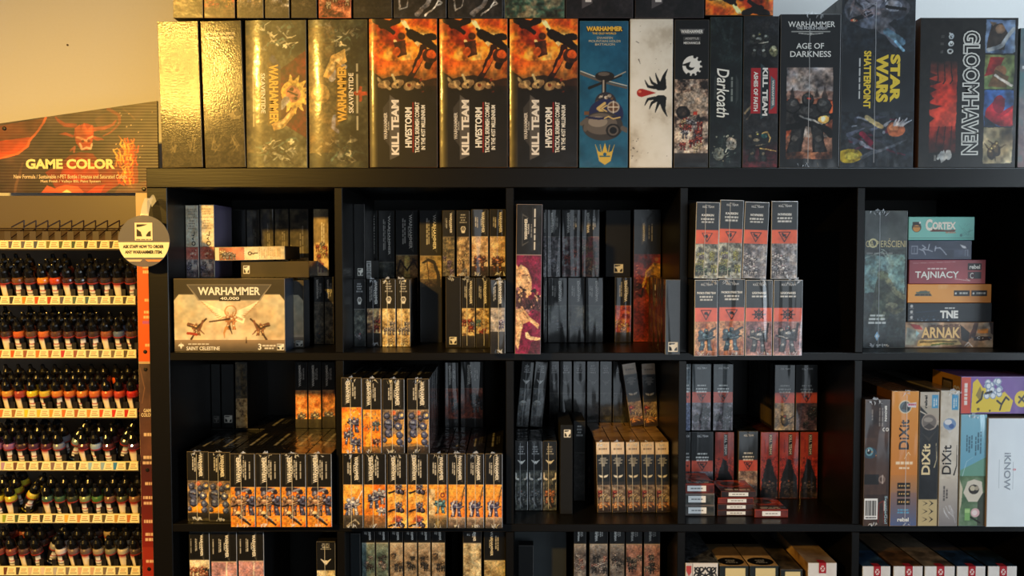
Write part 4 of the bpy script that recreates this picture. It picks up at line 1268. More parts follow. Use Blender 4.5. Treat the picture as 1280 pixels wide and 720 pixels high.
def d_blue(w, h):
    B1 = rgb(22, 92, 128)
    c = Cv(w, h, B1); c.mottle(0, 0, 1, 1, [rgb(18, 78, 110), B1, rgb(34, 106, 142)], 3, 4, .8)
    K, S1, S2, S3 = rgb(40, 36, 34), rgb(108, 98, 90), rgb(170, 158, 144), rgb(226, 214, 196)
    c.line([(.02, .645), (.25, .615), (.5, .585), (.98, .545)], .03, S1, 1, .02); c.line([(.02, .66), (.5, .60), (.98, .56)], .008, S3)
    c.line([(.2, .545), (.5, .585), (.86, .63)], .03, K, 1, .02); c.line([(.6, .6), (.95, .655)], .012, S2)
    c.ell(.52, .625, .2, rgb(44, 40, 38), 1, .1); c.ell(.5, .64, .12, S1, 1, .04); c.rect(.46, .5, .55, .6, K); c.rect(.48, .5, .51, .6, S2)
    c.ell(.54, .45, .22, rgb(60, 56, 66), 1, .2); c.specks(.36, .44, .72, .5, [S2, S3, rgb(120, 90, 60), K], 20, 4, .015, .04)
    c.ell(.55, .37, .36, rgb(38, 44, 92), 1, .3); c.line([(.52, .44), (.38, .405), (.52, .37)], .03, rgb(206, 176, 110)); c.line([(.56, .425), (.46, .405), (.56, .385)], .015, rgb(206, 176, 110))
    c.ell(.70, .415, .13, S2, 1, .12); c.ell(.7, .415, .1, rgb(110, 76, 54), 1, .09); c.line([(.6, .415), (.8, .415)], .012, S3); c.line([(.7, .375), (.7, .455)], .012, S3)
    c.ell(.48, .285, .42, rgb(74, 68, 64), 1, .3); c.ell(.44, .30, .34, rgb(112, 102, 94), 1, .22); c.ell(.38, .315, .2, rgb(150, 138, 126), 1, .11)
    c.line([(.14, .345), (.4, .335), (.86, .35)], .022, rgb(36, 40, 84)); c.line([(.52, .338), (.6, .35), (.7, .335), (.84, .345)], .014, rgb(206, 176, 110))
    c.ell(.70, .255, .15, K, 1, .14); c.ell(.7, .255, .11, S1, 1, .105); c.ell(.7, .255, .075, rgb(20, 20, 22), 1, .07)
    c.line([(.04, .3), (.15, .33), (.12, .26)], .04, S1); c.line([(.9, .27), (.99, .255)], .05, S1); c.rect(.1, .36, .2, .385, rgb(120, 80, 50))
    G = rgb(214, 178, 70); u, v, A = .53, .085, c.asp
    c.poly([(u - .17, v + .1 * A), (u - .12, v - .12 * A), (u, v - .2 * A), (u + .12, v - .12 * A), (u + .17, v + .1 * A), (u + .06, v + .05 * A), (u, v + .26 * A), (u - .06, v + .05 * A)], G)
    for k in range(5): c.line([(u + (k - 2) * .06, v), (u + (k - 2) * .1, v + .22 * A)], .012, G, 1, .005)
    c.line([(u - .1, v - .02 * A), (u + .1, v - .02 * A)], .012, B1); c.ell(u, v + .02 * A, .035, B1)
    Y_ = rgb(240, 190, 70); P = rgb(216, 200, 160)
    c.poly([(.13, .945), (.16, .925), (.86, .925), (.9, .945), (.86, .957), (.16, .957)], rgb(90, 50, 20), .7)
    return c, [('WARHAMMER', (.14, .93, .88, .962), Y_, dict(bold=.05)), ('THE OLD WORLD', (.26, .908, .75, .921), Y_, dict(bold=.02)), ('DWARFEN', (.36, .877, .68, .892), P, dict(bold=.0)), ('MOUNTAIN HOLDS', (.19, .855, .84, .870), P, dict(bold=.0)), ('BATTALION', (.32, .833, .72, .848), P, dict(bold=.0))]


place('miniatures_box', (724, 26, 785.3, 210.3), dict(front=d_blue, side=rgb(16, 60, 84), edge=(.35, .5, .56)), 'deep blue box with a round flying war machine and gold badge', z=ZT, Y=TY, group='large boxes on top of the shelf')


def d_drop(w, h):
    c = Cv(w, h, rgb(214, 205, 188)); c.mottle(0, 0, 1, 1, [rgb(196, 184, 164), rgb(226, 218, 202), rgb(236, 230, 216), rgb(242, 236, 224)], 1.6, 12, 1, 5, 1.7)
    c.specks(.05, .05, .95, .97, [rgb(120, 100, 80), rgb(90, 76, 62)], 26, 5, .003, .012, .6); c.specks(0, .06, .2, .2, [rgb(70, 60, 50)], 10, 2, .006, .02, .7)
    c.line([(.2, .73), (.24, .70)], .012, rgb(60, 52, 46), .8, .004); c.line([(.14, .85), (.2, .84)], .008, rgb(60, 52, 46), .7)
    K = rgb(22, 21, 22)
    for s in (1, -1):
        V = lambda v: .505 + s * v
        c.poly([(.66, V(.016)), (.58, V(.03)), (.6, V(.055)), (.70, V(.06)), (.84, V(.1)), (.86, V(.03)), (.80, V(.016))], K)
        for tip, mid, bw in (((.35, .085), (.43, .042), .05), ((.46, .108), (.52, .068), .05), ((.60, .132), (.65, .088), .05), ((.88, .158), (.80, .11), .07)):
            c.line([(.72, V(.04)), ((.72 + mid[0]) / 2, V((.03 + mid[1]) / 2)), (mid[0], V(mid[1])), ((mid[0] + tip[0]) / 2 - .005, V((mid[1] + tip[1]) / 2 + .0)), (tip[0], V(tip[1]))], bw, K, 1, .008)
    c.ell(.265, .505, .105, rgb(176, 36, 24), 1, .095); c.poly([(.28, .505 + .028), (.28, .505 - .028), (.62, .505)], rgb(176, 36, 24)); c.ell(.23, .513, .04, rgb(226, 120, 90), 1, .03)
    return c, []


place('miniatures_box', (787, 23.5, 841, 210), dict(front=d_drop, side=rgb(150, 142, 128), edge=(.86, .83, .78)), 'off-white weathered box with a red drop between black wings', z=ZT, Y=TY, group='large boxes on top of the shelf')


def d_mech(w, h):
    c = Cv(w, h, rgb(24, 23, 24))
    c.mottle(0, 0, 1, .60, [rgb(50, 40, 36), rgb(120, 100, 88), rgb(176, 156, 138), rgb(214, 196, 176)], 5, 9, 1, 4, 2.6)
    c.poly([(.1, .5), (.7, .53), (.98, .47), (.98, .4), (.1, .36)], rgb(176, 158, 140)); c.rect(.45, .36, .9, .43, rgb(150, 130, 112))
    c.ell(.26, .375, .2, rgb(40, 34, 32), 1, .2); c.ell(.24, .38, .12, rgb(70, 60, 54)); c.rect(.55, .36, .68, .38, rgb(150, 50, 34))
    c.ell(.3, .29, .14, rgb(150, 50, 40), 1, .1); c.ring(.3, .29, .08, .02, rgb(230, 200, 180))
    c.crowd(.1, .1, .9, .3, 16, .3, [STEEL, BONE, REDP], 6)
    c.paint(0, .6, .025, 5, .5, .45); c.grad(0, 0, 1, .1, rgb(16, 15, 15), rgb(60, 48, 42), .95)
    c.rect(0, .60, 1, 1, rgb(20, 20, 21)); c.poly([(.12, .94), (.88, .94), (.8, .9), (.2, .9)], rgb(96, 96, 96)); c.rect(.25, .86, .75, .885, rgb(80, 80, 80))
    u, v, A = .52, .69, c.asp
    c.ell(u, v, .29, WHITE, 1, .29); c.ell(u - .06, v + .0 * A, .13, rgb(20, 20, 21)); c.ell(u - .0, v + .1 * A, .15, WHITE); c.poly([(u - .35, v + .02 * A), (u - .05, v + .12 * A), (u - .1, v - .02 * A)], rgb(20, 20, 21))
    for k in range(7):
        an = -2.0 + k * .55; c.ell(u + .27 * math.cos(an), v + .27 * A * math.sin(an), .05, rgb(20, 20, 21))
    return c, [('WARHAMMER', (.18, .908, .82, .932), WHITE, dict(bold=.03)), ('ADEPTUS', (.3, .866, .7, .88), SIL, {}), ('MECHANICUS', (.26, .835, .74, .852), WHITE, dict(bold=.02))]


place('miniatures_box', (842.6, 24.5, 886, 209.3), dict(front=d_mech, side=BLACK, edge=(.4, .38, .36)), 'slim black box with white crescent cog over a brown battlefield scene', z=ZT, Y=TY, group='large boxes on top of the shelf')


def d_dark(w, h):
    c = Cv(w, h, rgb(20, 30, 30)); c.mottle(0, 0, 1, 1, [rgb(12, 18, 19), rgb(22, 34, 35), rgb(36, 52, 52)], 2.4, 5, 1, 4, 2)
    c.line([(.2, 1), (.5, .85), (.8, .82)], .08, rgb(52, 66, 64), .6, .02); c.line([(.7, .97), (.6, .8), (.45, .76)], .05, rgb(40, 54, 54), .8, .01)
    c.beast(.4, .04, .62, (rgb(90, 96, 90), rgb(190, 190, 170), rgb(18, 22, 22), rgb(220, 210, 190)), 4); c.ell(.7, .16, .17, rgb(150, 146, 136), 1, .2); c.ell(.68, .19, .1, rgb(196, 190, 178), 1, .07); c.ell(.65, .165, .03, rgb(30, 30, 30)); c.ell(.77, .165, .03, rgb(30, 30, 30)); c.line([(.66, .13), (.78, .13)], .015, rgb(50, 46, 44))
    c.ell(.3, .09, .16, rgb(120, 126, 116), 1, .2); c.specks(.1, .02, .9, .22, [rgb(170, 170, 150), rgb(30, 36, 36), rgb(90, 100, 92)], 30, 3, .01, .04)
    c.paint(0, .3, .03, 5, .6, .4); c.paint(.7, 1, .03, 6, .6, .4); c.poly([(.12, .45), (.22, .46), (.2, .62), (.14, .6)], rgb(76, 84, 84), .7); c.poly([(.82, .42), (.9, .46), (.9, .58), (.82, .62)], rgb(76, 84, 84), .7)
    c.bars(.64, .43, .74, .63, 1, rgb(170, 176, 170), True, 3, .7)
    return c, [('Darkoath', (.22, .335, .60, .66), rgb(236, 236, 228), dict(rot=-90, bold=.012, slant=.2))]


place('miniatures_box', (886.8, 21, 927.4, 209.3), dict(front=d_dark, side=BLACK, edge=(.3, .36, .36)), 'narrow black-green box with jagged white handwritten title reading down', z=ZT, Y=TY, group='large boxes on top of the shelf')


def d_ashes(w, h):
    c = Cv(w, h, rgb(32, 34, 37)); c.mottle(0, 0, 1, 1, [rgb(20, 22, 24), rgb(40, 42, 46), rgb(58, 58, 60)], 2, 8, 1, 4, 2)
    c.grad(0, 0, 1, .17, rgb(96, 20, 30), rgb(50, 26, 32), .9)
    c.soldier(.45, .73, .8, (rgb(64, 66, 62), rgb(150, 150, 140), rgb(16, 18, 18), rgb(190, 180, 90)), 3); c.ell(.86, .77, .12, rgb(130, 134, 100), 1, .16); c.ell(.88, .79, .07, rgb(206, 206, 170), 1, .08)
    c.soldier(.42, .04, .95, (rgb(46, 50, 50), rgb(120, 110, 90), rgb(14, 14, 16), rgb(220, 180, 90)), 5); c.ell(.66, .2, .17, rgb(30, 34, 36), 1, .18); c.line([(.56, .225), (.7, .24), (.8, .2), (.76, .17)], .02, rgb(206, 170, 100)); c.ell(.62, .21, .08, rgb(50, 120, 120), 1, .07)
    c.line([(.05, .36), (.25, .41)], .03, rgb(140, 120, 90)); c.line([(.1, .32), (.3, .38)], .02, rgb(90, 80, 70)); c.line([(.5, .13), (.95, .11)], .015, rgb(196, 160, 90))
    c.paint(0, 1, .025, 5, .6, .4); c.rect(.22, .36, .98, .66, rgb(170, 30, 38)); c.poly([(.5, .32), (.74, .36), (.74, .64), (.5, .69)], rgb(60, 84, 92)); c.poly([(.53, .34), (.73, .37), (.73, .63), (.53, .67)], rgb(26, 40, 46)); c.poly([(.78, .38), (.92, .41), (.92, .58), (.78, .61)], rgb(90, 120, 126))
    return c, [('KILL TEAM', (.55, .345, .70, .66), WHITE, dict(rot=-90, bold=.04)), ('ASHES OF FAITH', (.30, .375, .42, .635), WHITE, dict(rot=-90, bold=.035)), ('WARHAMMER', (.82, .41, .88, .58), WHITE, dict(rot=-90, bold=.02))]


place('miniatures_box', (928.6, 20, 973, 209.3), dict(front=d_ashes, side=BLACK, edge=(.36, .36, .36)), 'dark box with red title panel, masked warriors above and below it', z=ZT, Y=TY, group='large boxes on top of the shelf')


def d_age(w, h):
    c = Cv(w, h, rgb(38, 41, 45)); c.mottle(0, 0, 1, 1, [rgb(32, 35, 38), rgb(44, 47, 51)], 3, 4)
    x0, x1, y0, y1 = .105, .885, .055, .655
    c.mottle(x0, y0, x1, y1, [rgb(90, 40, 26), rgb(150, 78, 50), rgb(150, 130, 116), rgb(196, 190, 186)], 2.4, 5, 1, 4, 2.4)
    c.grad(x0, .45, x1, y1, rgb(140, 128, 120), rgb(120, 122, 128), .6); c.grad(x0, y0, x1, .2, rgb(96, 56, 38), rgb(150, 84, 54), .6)
    c.mottle(x0, .5, x1, y1, [rgb(80, 78, 78), rgb(160, 156, 152), rgb(220, 216, 212)], 3, 8, .6)
    c.poly([(x0, .18), (.25, .3), (.2, .4), (x0, .45)], rgb(206, 84, 40), .7); c.poly([(x1, .3), (.75, .36), (.8, .42), (x1, .44)], rgb(220, 96, 46), .6)
    for u, v, k in ((.2, .44, .14), (.75, .44, .16), (.62, .46, .1)): c.poly([(u - k * .4, v), (u, v + k * .6), (u + k * .4, v)], rgb(60, 50, 48), .8)
    c.soldier(.47, .08, 1.16, (rgb(58, 57, 57), rgb(92, 90, 88), rgb(20, 20, 21), rgb(230, 60, 30)), 3); c.line([(.3, .33), (.62, .30), (.86, .22)], .06, rgb(26, 26, 27)); c.line([(.34, .34), (.7, .29)], .015, rgb(150, 146, 140))
    c.ell(.74, .315, .09, rgb(250, 190, 90), .9, .06); c.ell(.72, .32, .04, rgb(255, 236, 180))
    c.mottle(x0, y0, x1, .1, [rgb(70, 40, 28), rgb(150, 90, 60), rgb(206, 150, 110)], 6, 5, .85)
    c.paint(y0, y1, .02, 8, .6, .4); c.rect(0, 0, x0, 1, rgb(38, 41, 45)); c.rect(x1, 0, 1, 1, rgb(38, 41, 45)); c.rect(0, 0, 1, y0, rgb(36, 39, 43)); c.rect(0, y1, 1, 1, rgb(38, 41, 45))
    c.line([(.18, .887), (.82, .887)], .008, SIL); c.line([(.3, .877), (.5, .87), (.7, .877)], .008, SIL); c.poly([(.47, .88), (.53, .88), (.5, .86)], SIL)
    return c, [('WARHAMMER', (.12, .915, .90, .952), WHITE, dict(bold=.01)), ('THE HORUS HERESY', (.26, .899, .78, .917), rgb(216, 216, 216), dict(bold=.012)), ('AGE OF', (.26, .775, .72, .812), WHITE, dict(bold=.012)), ('DARKNESS', (.16, .722, .84, .760), WHITE, dict(bold=.012))]


place('miniatures_box', (974.8, 17.5, 1050.3, 209.5), dict(front=d_age, side=rgb(30, 33, 36), edge=(.5, .5, .5), left_col=rgb(36, 38, 41)), 'charcoal wrapped box showing one dark armoured soldier with muzzle flash', z=ZT, Y=TY, mat='wrap', wrap=dict(seam=.48, tabs=(1, 1), seed=4), group='large boxes on top of the shelf')


def d_star(w, h):
    c = Cv(w, h, rgb(46, 52, 59)); c.mottle(0, 0, 1, 1, [rgb(38, 43, 49), rgb(48, 54, 61), rgb(58, 64, 71)], 1.5, 3)
    S, D, Lg = rgb(96, 98, 108), rgb(40, 42, 50), rgb(156, 158, 168)
    c.ell(.40, .93, .36, S, .9, .26); c.ell(.36, .95, .24, rgb(120, 116, 124), .9, .15); c.line([(.5, .85), (.66, .79), (.75, .73)], .09, S, 1, .06); c.line([(.62, .80), (.82, .74)], .05, rgb(90, 120, 140)); c.line([(.74, .74), (.83, .69)], .02, rgb(140, 190, 220))
    c.ell(.72, .935, .2, rgb(78, 80, 90), 1, .16); c.ell(.7, .95, .12, Lg, .8, .08); c.line([(.60, .945), (.86, .925)], .022, rgb(30, 32, 36)); c.line([(.15, .87), (.4, .9)], .03, D); c.ell(.17, .865, .05, rgb(220, 96, 60), .9, .02); c.ell(.17, .865, .02, rgb(255, 220, 180))
    R = random.Random(8)
    for k in range(16): c.line([(R.uniform(.1, .5), R.uniform(.9, 1)), (R.uniform(.1, .6), R.uniform(.86, .98))], .012, R.choice([D, Lg, rgb(130, 110, 110)]), .7, .004)
    for k in range(34):
        u, v = R.uniform(.05, .75), R.uniform(.1, .30); c.line([(u, v), (u + R.uniform(.05, .25), v + R.uniform(-.05, .05))], R.uniform(.01, .035), R.choice([rgb(90, 96, 116), rgb(150, 156, 170), rgb(36, 38, 48), rgb(110, 40, 60), rgb(70, 74, 90)]), .9, .006)
    c.line([(.35, .3), (.55, .24)], .03, rgb(190, 170, 120)); c.line([(.3, .2), (.42, .14)], .035, rgb(120, 30, 56))
    c.ell(.76, .225, .13, rgb(176, 100, 66), 1, .10); c.ell(.73, .235, .07, rgb(214, 140, 96), 1, .05)
    for k in range(5): c.line([(.74 + k * .03, .25), (.76 + k * .05, .285 + .01 * (k % 2))], .02, rgb(210, 206, 210), 1, .006)
    c.ell(.14, .07, .16, rgb(190, 160, 40), .95, .1); c.ell(.16, .07, .09, rgb(236, 210, 80), .9, .05); c.line([(.3, .06), (.9, .16)], .03, rgb(100, 104, 112), .8, .01)
    c.paint(.0, .33, .022, 8, .5, .35); c.paint(.68, 1, .022, 9, .5, .35); c.rect(.435, .38, .44, .66, rgb(150, 140, 90))
    c.bars(.235, .39, .265, .65, 1, WHITE, True, 4, .9)
    Y_ = rgb(236, 200, 60)
    return c, [('STAR', (.665, .385, .80, .665), Y_, dict(rot=-90, bold=.055)), ('WARS', (.475, .385, .64, .665), Y_, dict(rot=-90, bold=.055)), ('SHATTERPOINT', (.305, .35, .405, .685), Y_, dict(rot=-90, bold=.04))]


place('board_game_box', (1051, -4, 1143.5, 209.3), dict(front=d_star, side=rgb(52, 57, 63), left_col=rgb(60, 65, 72), edge=(.42, .45, .48)), 'tall slate-grey game box with yellow block title and helmeted figures', cat='board game', z=ZT, Y=TY, mat='wrap', wrap=dict(seam=.46, tabs=(0, 1), edges=False, seed=9), group='large boxes on top of the shelf')


def d_gloom(w, h):
    c = Cv(w, h, rgb(40, 38, 36)); c.mottle(0, 0, 1, 1, [rgb(32, 31, 30), rgb(46, 44, 41)], 3, 4)
    c.rect(.1, .02, .43, .98, rgb(33, 31, 30))
    c.mottle(.11, .10, .38, .70, [rgb(150, 34, 22), rgb(206, 54, 34), rgb(222, 78, 52)], 2, 3, 1, 3, 1.6); c.grad(.11, .56, .38, .71, rgb(200, 60, 36), rgb(60, 34, 28), .95); c.grad(.11, .1, .38, .28, rgb(60, 28, 22), rgb(176, 44, 28), .95)
    for v, L in ((.62, .08), (.57, .12), (.52, .07), (.47, .05), (.41, .13), (.33, .05)): c.poly([(.11, v + .022), (.11 + L, v), (.11, v - .022)], rgb(50, 30, 26), .85)
    for u in (.18, .25, .32): c.line([(u, .7), (u + .01, .58), (u - .01, .56)], .006, rgb(40, 26, 22), .9); c.line([(u, .14), (u + .02, .28)], .006, rgb(70, 30, 24), .9)
    c.poly([(.26, .12), (.3, .06), (.24, .03), (.22, .06)], rgb(200, 200, 196)); c.ell(.31, .085, .035, rgb(220, 220, 216), 1, .05); c.line([(.2, .06), (.24, .1)], .015, rgb(200, 200, 196)); c.bars(.15, .04, .22, .1, 2, SIL, True)
    for v in (.88, .83, .775): c.ring(.31, v, .022, .007, WHITE); c.bars(.2, v - .012, .25, v + .012, 1, GREY, True, 3, .5)
    c.line([(.29, .9), (.33, .87)], .006, WHITE); c.line([(.31, .83), (.31, .845)], .005, WHITE)
    pan = [(.765, .985), (.525, .755), (.275, .52), (.03, .27)]
    F_ = [([rgb(56, 70, 96), rgb(110, 136, 176), rgb(150, 166, 180)], 'a'), ([rgb(46, 60, 36), rgb(84, 104, 60), rgb(140, 150, 90)], 'b'), ([rgb(40, 70, 120), rgb(70, 110, 170), rgb(96, 140, 200)], 'c'), ([rgb(96, 80, 56), rgb(170, 150, 110), rgb(220, 206, 170)], 'd')]
    for (v0, v1), (pal, k) in zip(pan, F_):
        c.mottle(.665, v0, .97, v1, pal, 3, ord(k), 1, 3, 2); m = (v0 + v1) / 2; A = c.asp
        if k == 'a': c.poly([(.68, m - .08), (.72, m + .08), (.84, m + .09), (.9, m + .02), (.86, m - .09)], rgb(70, 58, 50)); c.line([(.7, m - .09), (.84, m - .06), (.95, m + .05)], .02, rgb(170, 176, 180)); c.ell(.82, m + .05, .05, rgb(120, 96, 76)); c.poly([(.74, m + .07), (.7, m + .1), (.78, m + .09)], rgb(120, 100, 80))
        if k == 'b': c.poly([(.67, m - .03), (.72, m + .10), (.86, m + .10), (.8, m + .0)], rgb(150, 36, 34)); c.ell(.83, m + .01, .06, rgb(170, 110, 70)); c.poly([(.7, m - .1), (.78, m + .02), (.92, m - .03), (.9, m - .1)], rgb(110, 80, 50)); c.line([(.78, m - .02), (.95, m - .09)], .014, rgb(220, 206, 190))
        if k == 'c': c.poly([(.67, m - .08), (.7, m - .0), (.82, m + .09), (.88, m + .06), (.84, m - .02), (.97, m + .02), (.97, m - .12), (.85, m - .12)], rgb(166, 26, 44)); c.ell(.82, m + .03, .06, rgb(120, 20, 40), 1, .09); c.poly([(.84, m - .06), (.97, m + .0), (.97, m - .11), (.88, m - .12)], rgb(214, 44, 50)); c.poly([(.67, m - .12), (.67, m - .05), (.8, m - .12)], rgb(40, 60, 84))
        if k == 'd': c.beast(.8, m - .08, .24, (rgb(110, 84, 50), rgb(190, 160, 100), rgb(60, 44, 26), rgb(236, 200, 120)), 3); c.beast(.75, m - .1, .2, (rgb(96, 70, 44), rgb(170, 140, 90), rgb(52, 38, 24), rgb(236, 200, 120)), 7)
        for uu in (.655, .965): c.ell(uu, v0, .012, rgb(40, 38, 36))
    K2 = c.C.copy(); c.paint(0, 1, .014, 6, .5, .3); c.C = np.where(((c.U > .66) | (c.U < .4))[..., None], c.C, K2)
    c.poly([(.445, .12), (.445, .44), (.42, .5), (.42, .9), (.5, .94), (.6, .92), (.61, .5), (.63, .44), (.63, .12)], rgb(24, 23, 23))
    return c, [('GLOOMHAVEN', (.435, .085, .615, .915), rgb(226, 222, 212), dict(rot=-90, bold=.07))]


gl = place('board_game_box', (1149, 22, 1271.5, 209.5), dict(front=d_gloom, side=rgb(60, 40, 26), left_col=rgb(150, 96, 60), edge=(.36, .33, .3)), 'wide dark game box with four creature pictures and red cavern panel', cat='board game', z=ZT, Y=TY, d=.3, mat='gloss', group='large boxes on top of the shelf')
b = MB(); b.text('GLOOMHAVEN', (.435, .085, .615, .915), -.0009, (gl.w, gl.h), rgb(26, 24, 24), rot=-90, bold=0.0, ref=.07); link('title_lettering', b.build('title_lettering'), M['plain'], gl.o)


def d_tealend(w, h):
    c = Cv(w, h, rgb(96, 120, 122)); c.grad(0, 0, 1, 1, rgb(140, 96, 90), rgb(70, 120, 130)); c.mottle(0, 0, 1, 1, [rgb(90, 96, 110), rgb(150, 130, 130), rgb(96, 150, 150)], 3, 3, .5); c.bars(.05, .7, .3, .74, 1, WHITE)
    return c, []


place('board_game_box', (1273.2, 35, 1330, 208.5), dict(front=d_tealend, side=rgb(80, 90, 96), left_col=rgb(120, 140, 140)), 'teal and dusty-pink box just past the wide dark creature-picture box', cat='board game', z=ZT, Y=TY, d=.3, group='large boxes on top of the shelf')

# ------------------------------------------------------------------ the second layer, lying on the first; only its foot is in the picture
ZU = W(640, 22.6, TY - .006)[1] + .0006
UP = [
    (215, 252.6, [rgb(70, 60, 40), rgb(110, 94, 62), rgb(140, 120, 80)], 'plain gold-brown'),
    (254, 292.6, [rgb(70, 56, 36), rgb(120, 96, 60), rgb(190, 80, 50), rgb(214, 180, 130)], 'brown red-scene'),
    (295, 328.5, [rgb(70, 60, 44), rgb(100, 88, 62), rgb(176, 150, 110)], 'olive with pale figures'),
    (330.3, 361, [rgb(50, 46, 38), rgb(96, 86, 66), rgb(190, 184, 170)], 'olive with white figures'),
    (363, 395.5, [rgb(44, 40, 32), rgb(66, 58, 44), rgb(90, 80, 60)], 'dark olive'),
    (397.5, 438.6, [rgb(70, 40, 28), rgb(150, 80, 50), rgb(206, 130, 90)], 'brown crowd-scene'),
    (441, 490, [rgb(40, 36, 32), rgb(56, 52, 46)], 'near-black'),
    (491.5, 558, [rgb(34, 32, 32), rgb(60, 58, 58), rgb(150, 148, 146)], 'black silver-claw'),
    (560, 628.7, [rgb(32, 31, 32), rgb(58, 57, 58), rgb(150, 149, 150)], 'second black silver-claw'),
    (631, 706, [rgb(34, 40, 34), rgb(70, 70, 54), rgb(60, 96, 80), rgb(140, 130, 100)], 'mottled green'),
    (707, 792, [rgb(36, 30, 32), rgb(50, 44, 46)], 'plain black'),
    (794, 881, [rgb(34, 30, 32), rgb(48, 43, 45)], 'second plain black'),
]


def d_up(i, pal):
    def f(w, h):
        c = Cv(w, h, pal[0]); c.mottle(0, 0, 1, 1, pal, 4, 30 + i, 1, 4, 2.4)
        if i < 5 or i == 6: c.grad(0, 0, 1, .09, pal[0], pal[1], .9)
        if i in (7, 8):
            c.mottle(0, 0, 1, 1, [rgb(30, 28, 28), rgb(58, 54, 54)], 3, 4)
            c.line([(.05, .3), (.12, .06), (.25, .09), (.3, .2)], .018, rgb(150, 148, 146), 1, .008); c.line([(.45, .03), (.62, .1), (.8, .26)], .05, rgb(130, 126, 126), 1, .03); c.line([(.6, .02), (.78, .09), (.98, .26)], .018, rgb(210, 208, 206), 1, .01); c.line([(.8, .1), (.9, .12), (.84, .15)], .015, rgb(160, 158, 156))
        c.paint(0, 1, .03, 4 + i, .5, .4)
        if i in (10, 11): c.poly([(.24, .075), (.24, .3), (.4, .3), (.4, .12)], rgb(96, 90, 92))
        if i in (1, 5): c.crowd(.1, .07, .9, .2, 10, .22, [REDP, BONE, GOLDP], 3 + i)
        if i in (2, 3): c.crowd(.1, .12, .9, .25, 6, .25, [BONE, STEEL], 3 + i)
        return c, ([('KILL TEAM', (.29, .13, .38, .9), rgb(220, 214, 208), dict(rot=90, bold=.04))] if i in (10, 11) else [])
    return f


for i, (a, b_, pal, nm) in enumerate(UP):
    place('miniatures_box', (a, -130, b_, 22.4), dict(front=d_up(i, pal), side=tuple(x * .6 for x in pal[0]), edge=tuple(min(1, x * 1.6) for x in pal[1])), nm + ' box lying in the second layer, its foot at the picture edge', z=ZU, Y=TY - .004, mat='gloss', group='second layer of boxes')
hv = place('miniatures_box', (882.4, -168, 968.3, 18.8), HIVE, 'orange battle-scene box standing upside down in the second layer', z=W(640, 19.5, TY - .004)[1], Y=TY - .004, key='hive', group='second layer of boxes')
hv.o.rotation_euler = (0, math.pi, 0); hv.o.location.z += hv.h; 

nx, nz = W(84.6, 56.4, WALL_Y)
b = MB(); b.lathe([(.0001, 0), (.0026, 0), (.0022, .0016), (.0001, .0022)], rgb(70, 50, 34), 10, cap=False)
o = link('picture_nail', b.build('picture_nail'), M['plain']); o.location = (nx, WALL_Y - .0002, nz); o.rotation_euler = (math.pi / 2, 0, 0)
tag(o, 'tiny dark nail head in the bare wall above the paint rack', 'nail')
# ================================================================== upper row of cubbies
G11, G12, G13, G14, G15 = ['boxes in the %s cubby of the upper row' % n for n in ('first', 'second', 'third', 'fourth', 'fifth')]


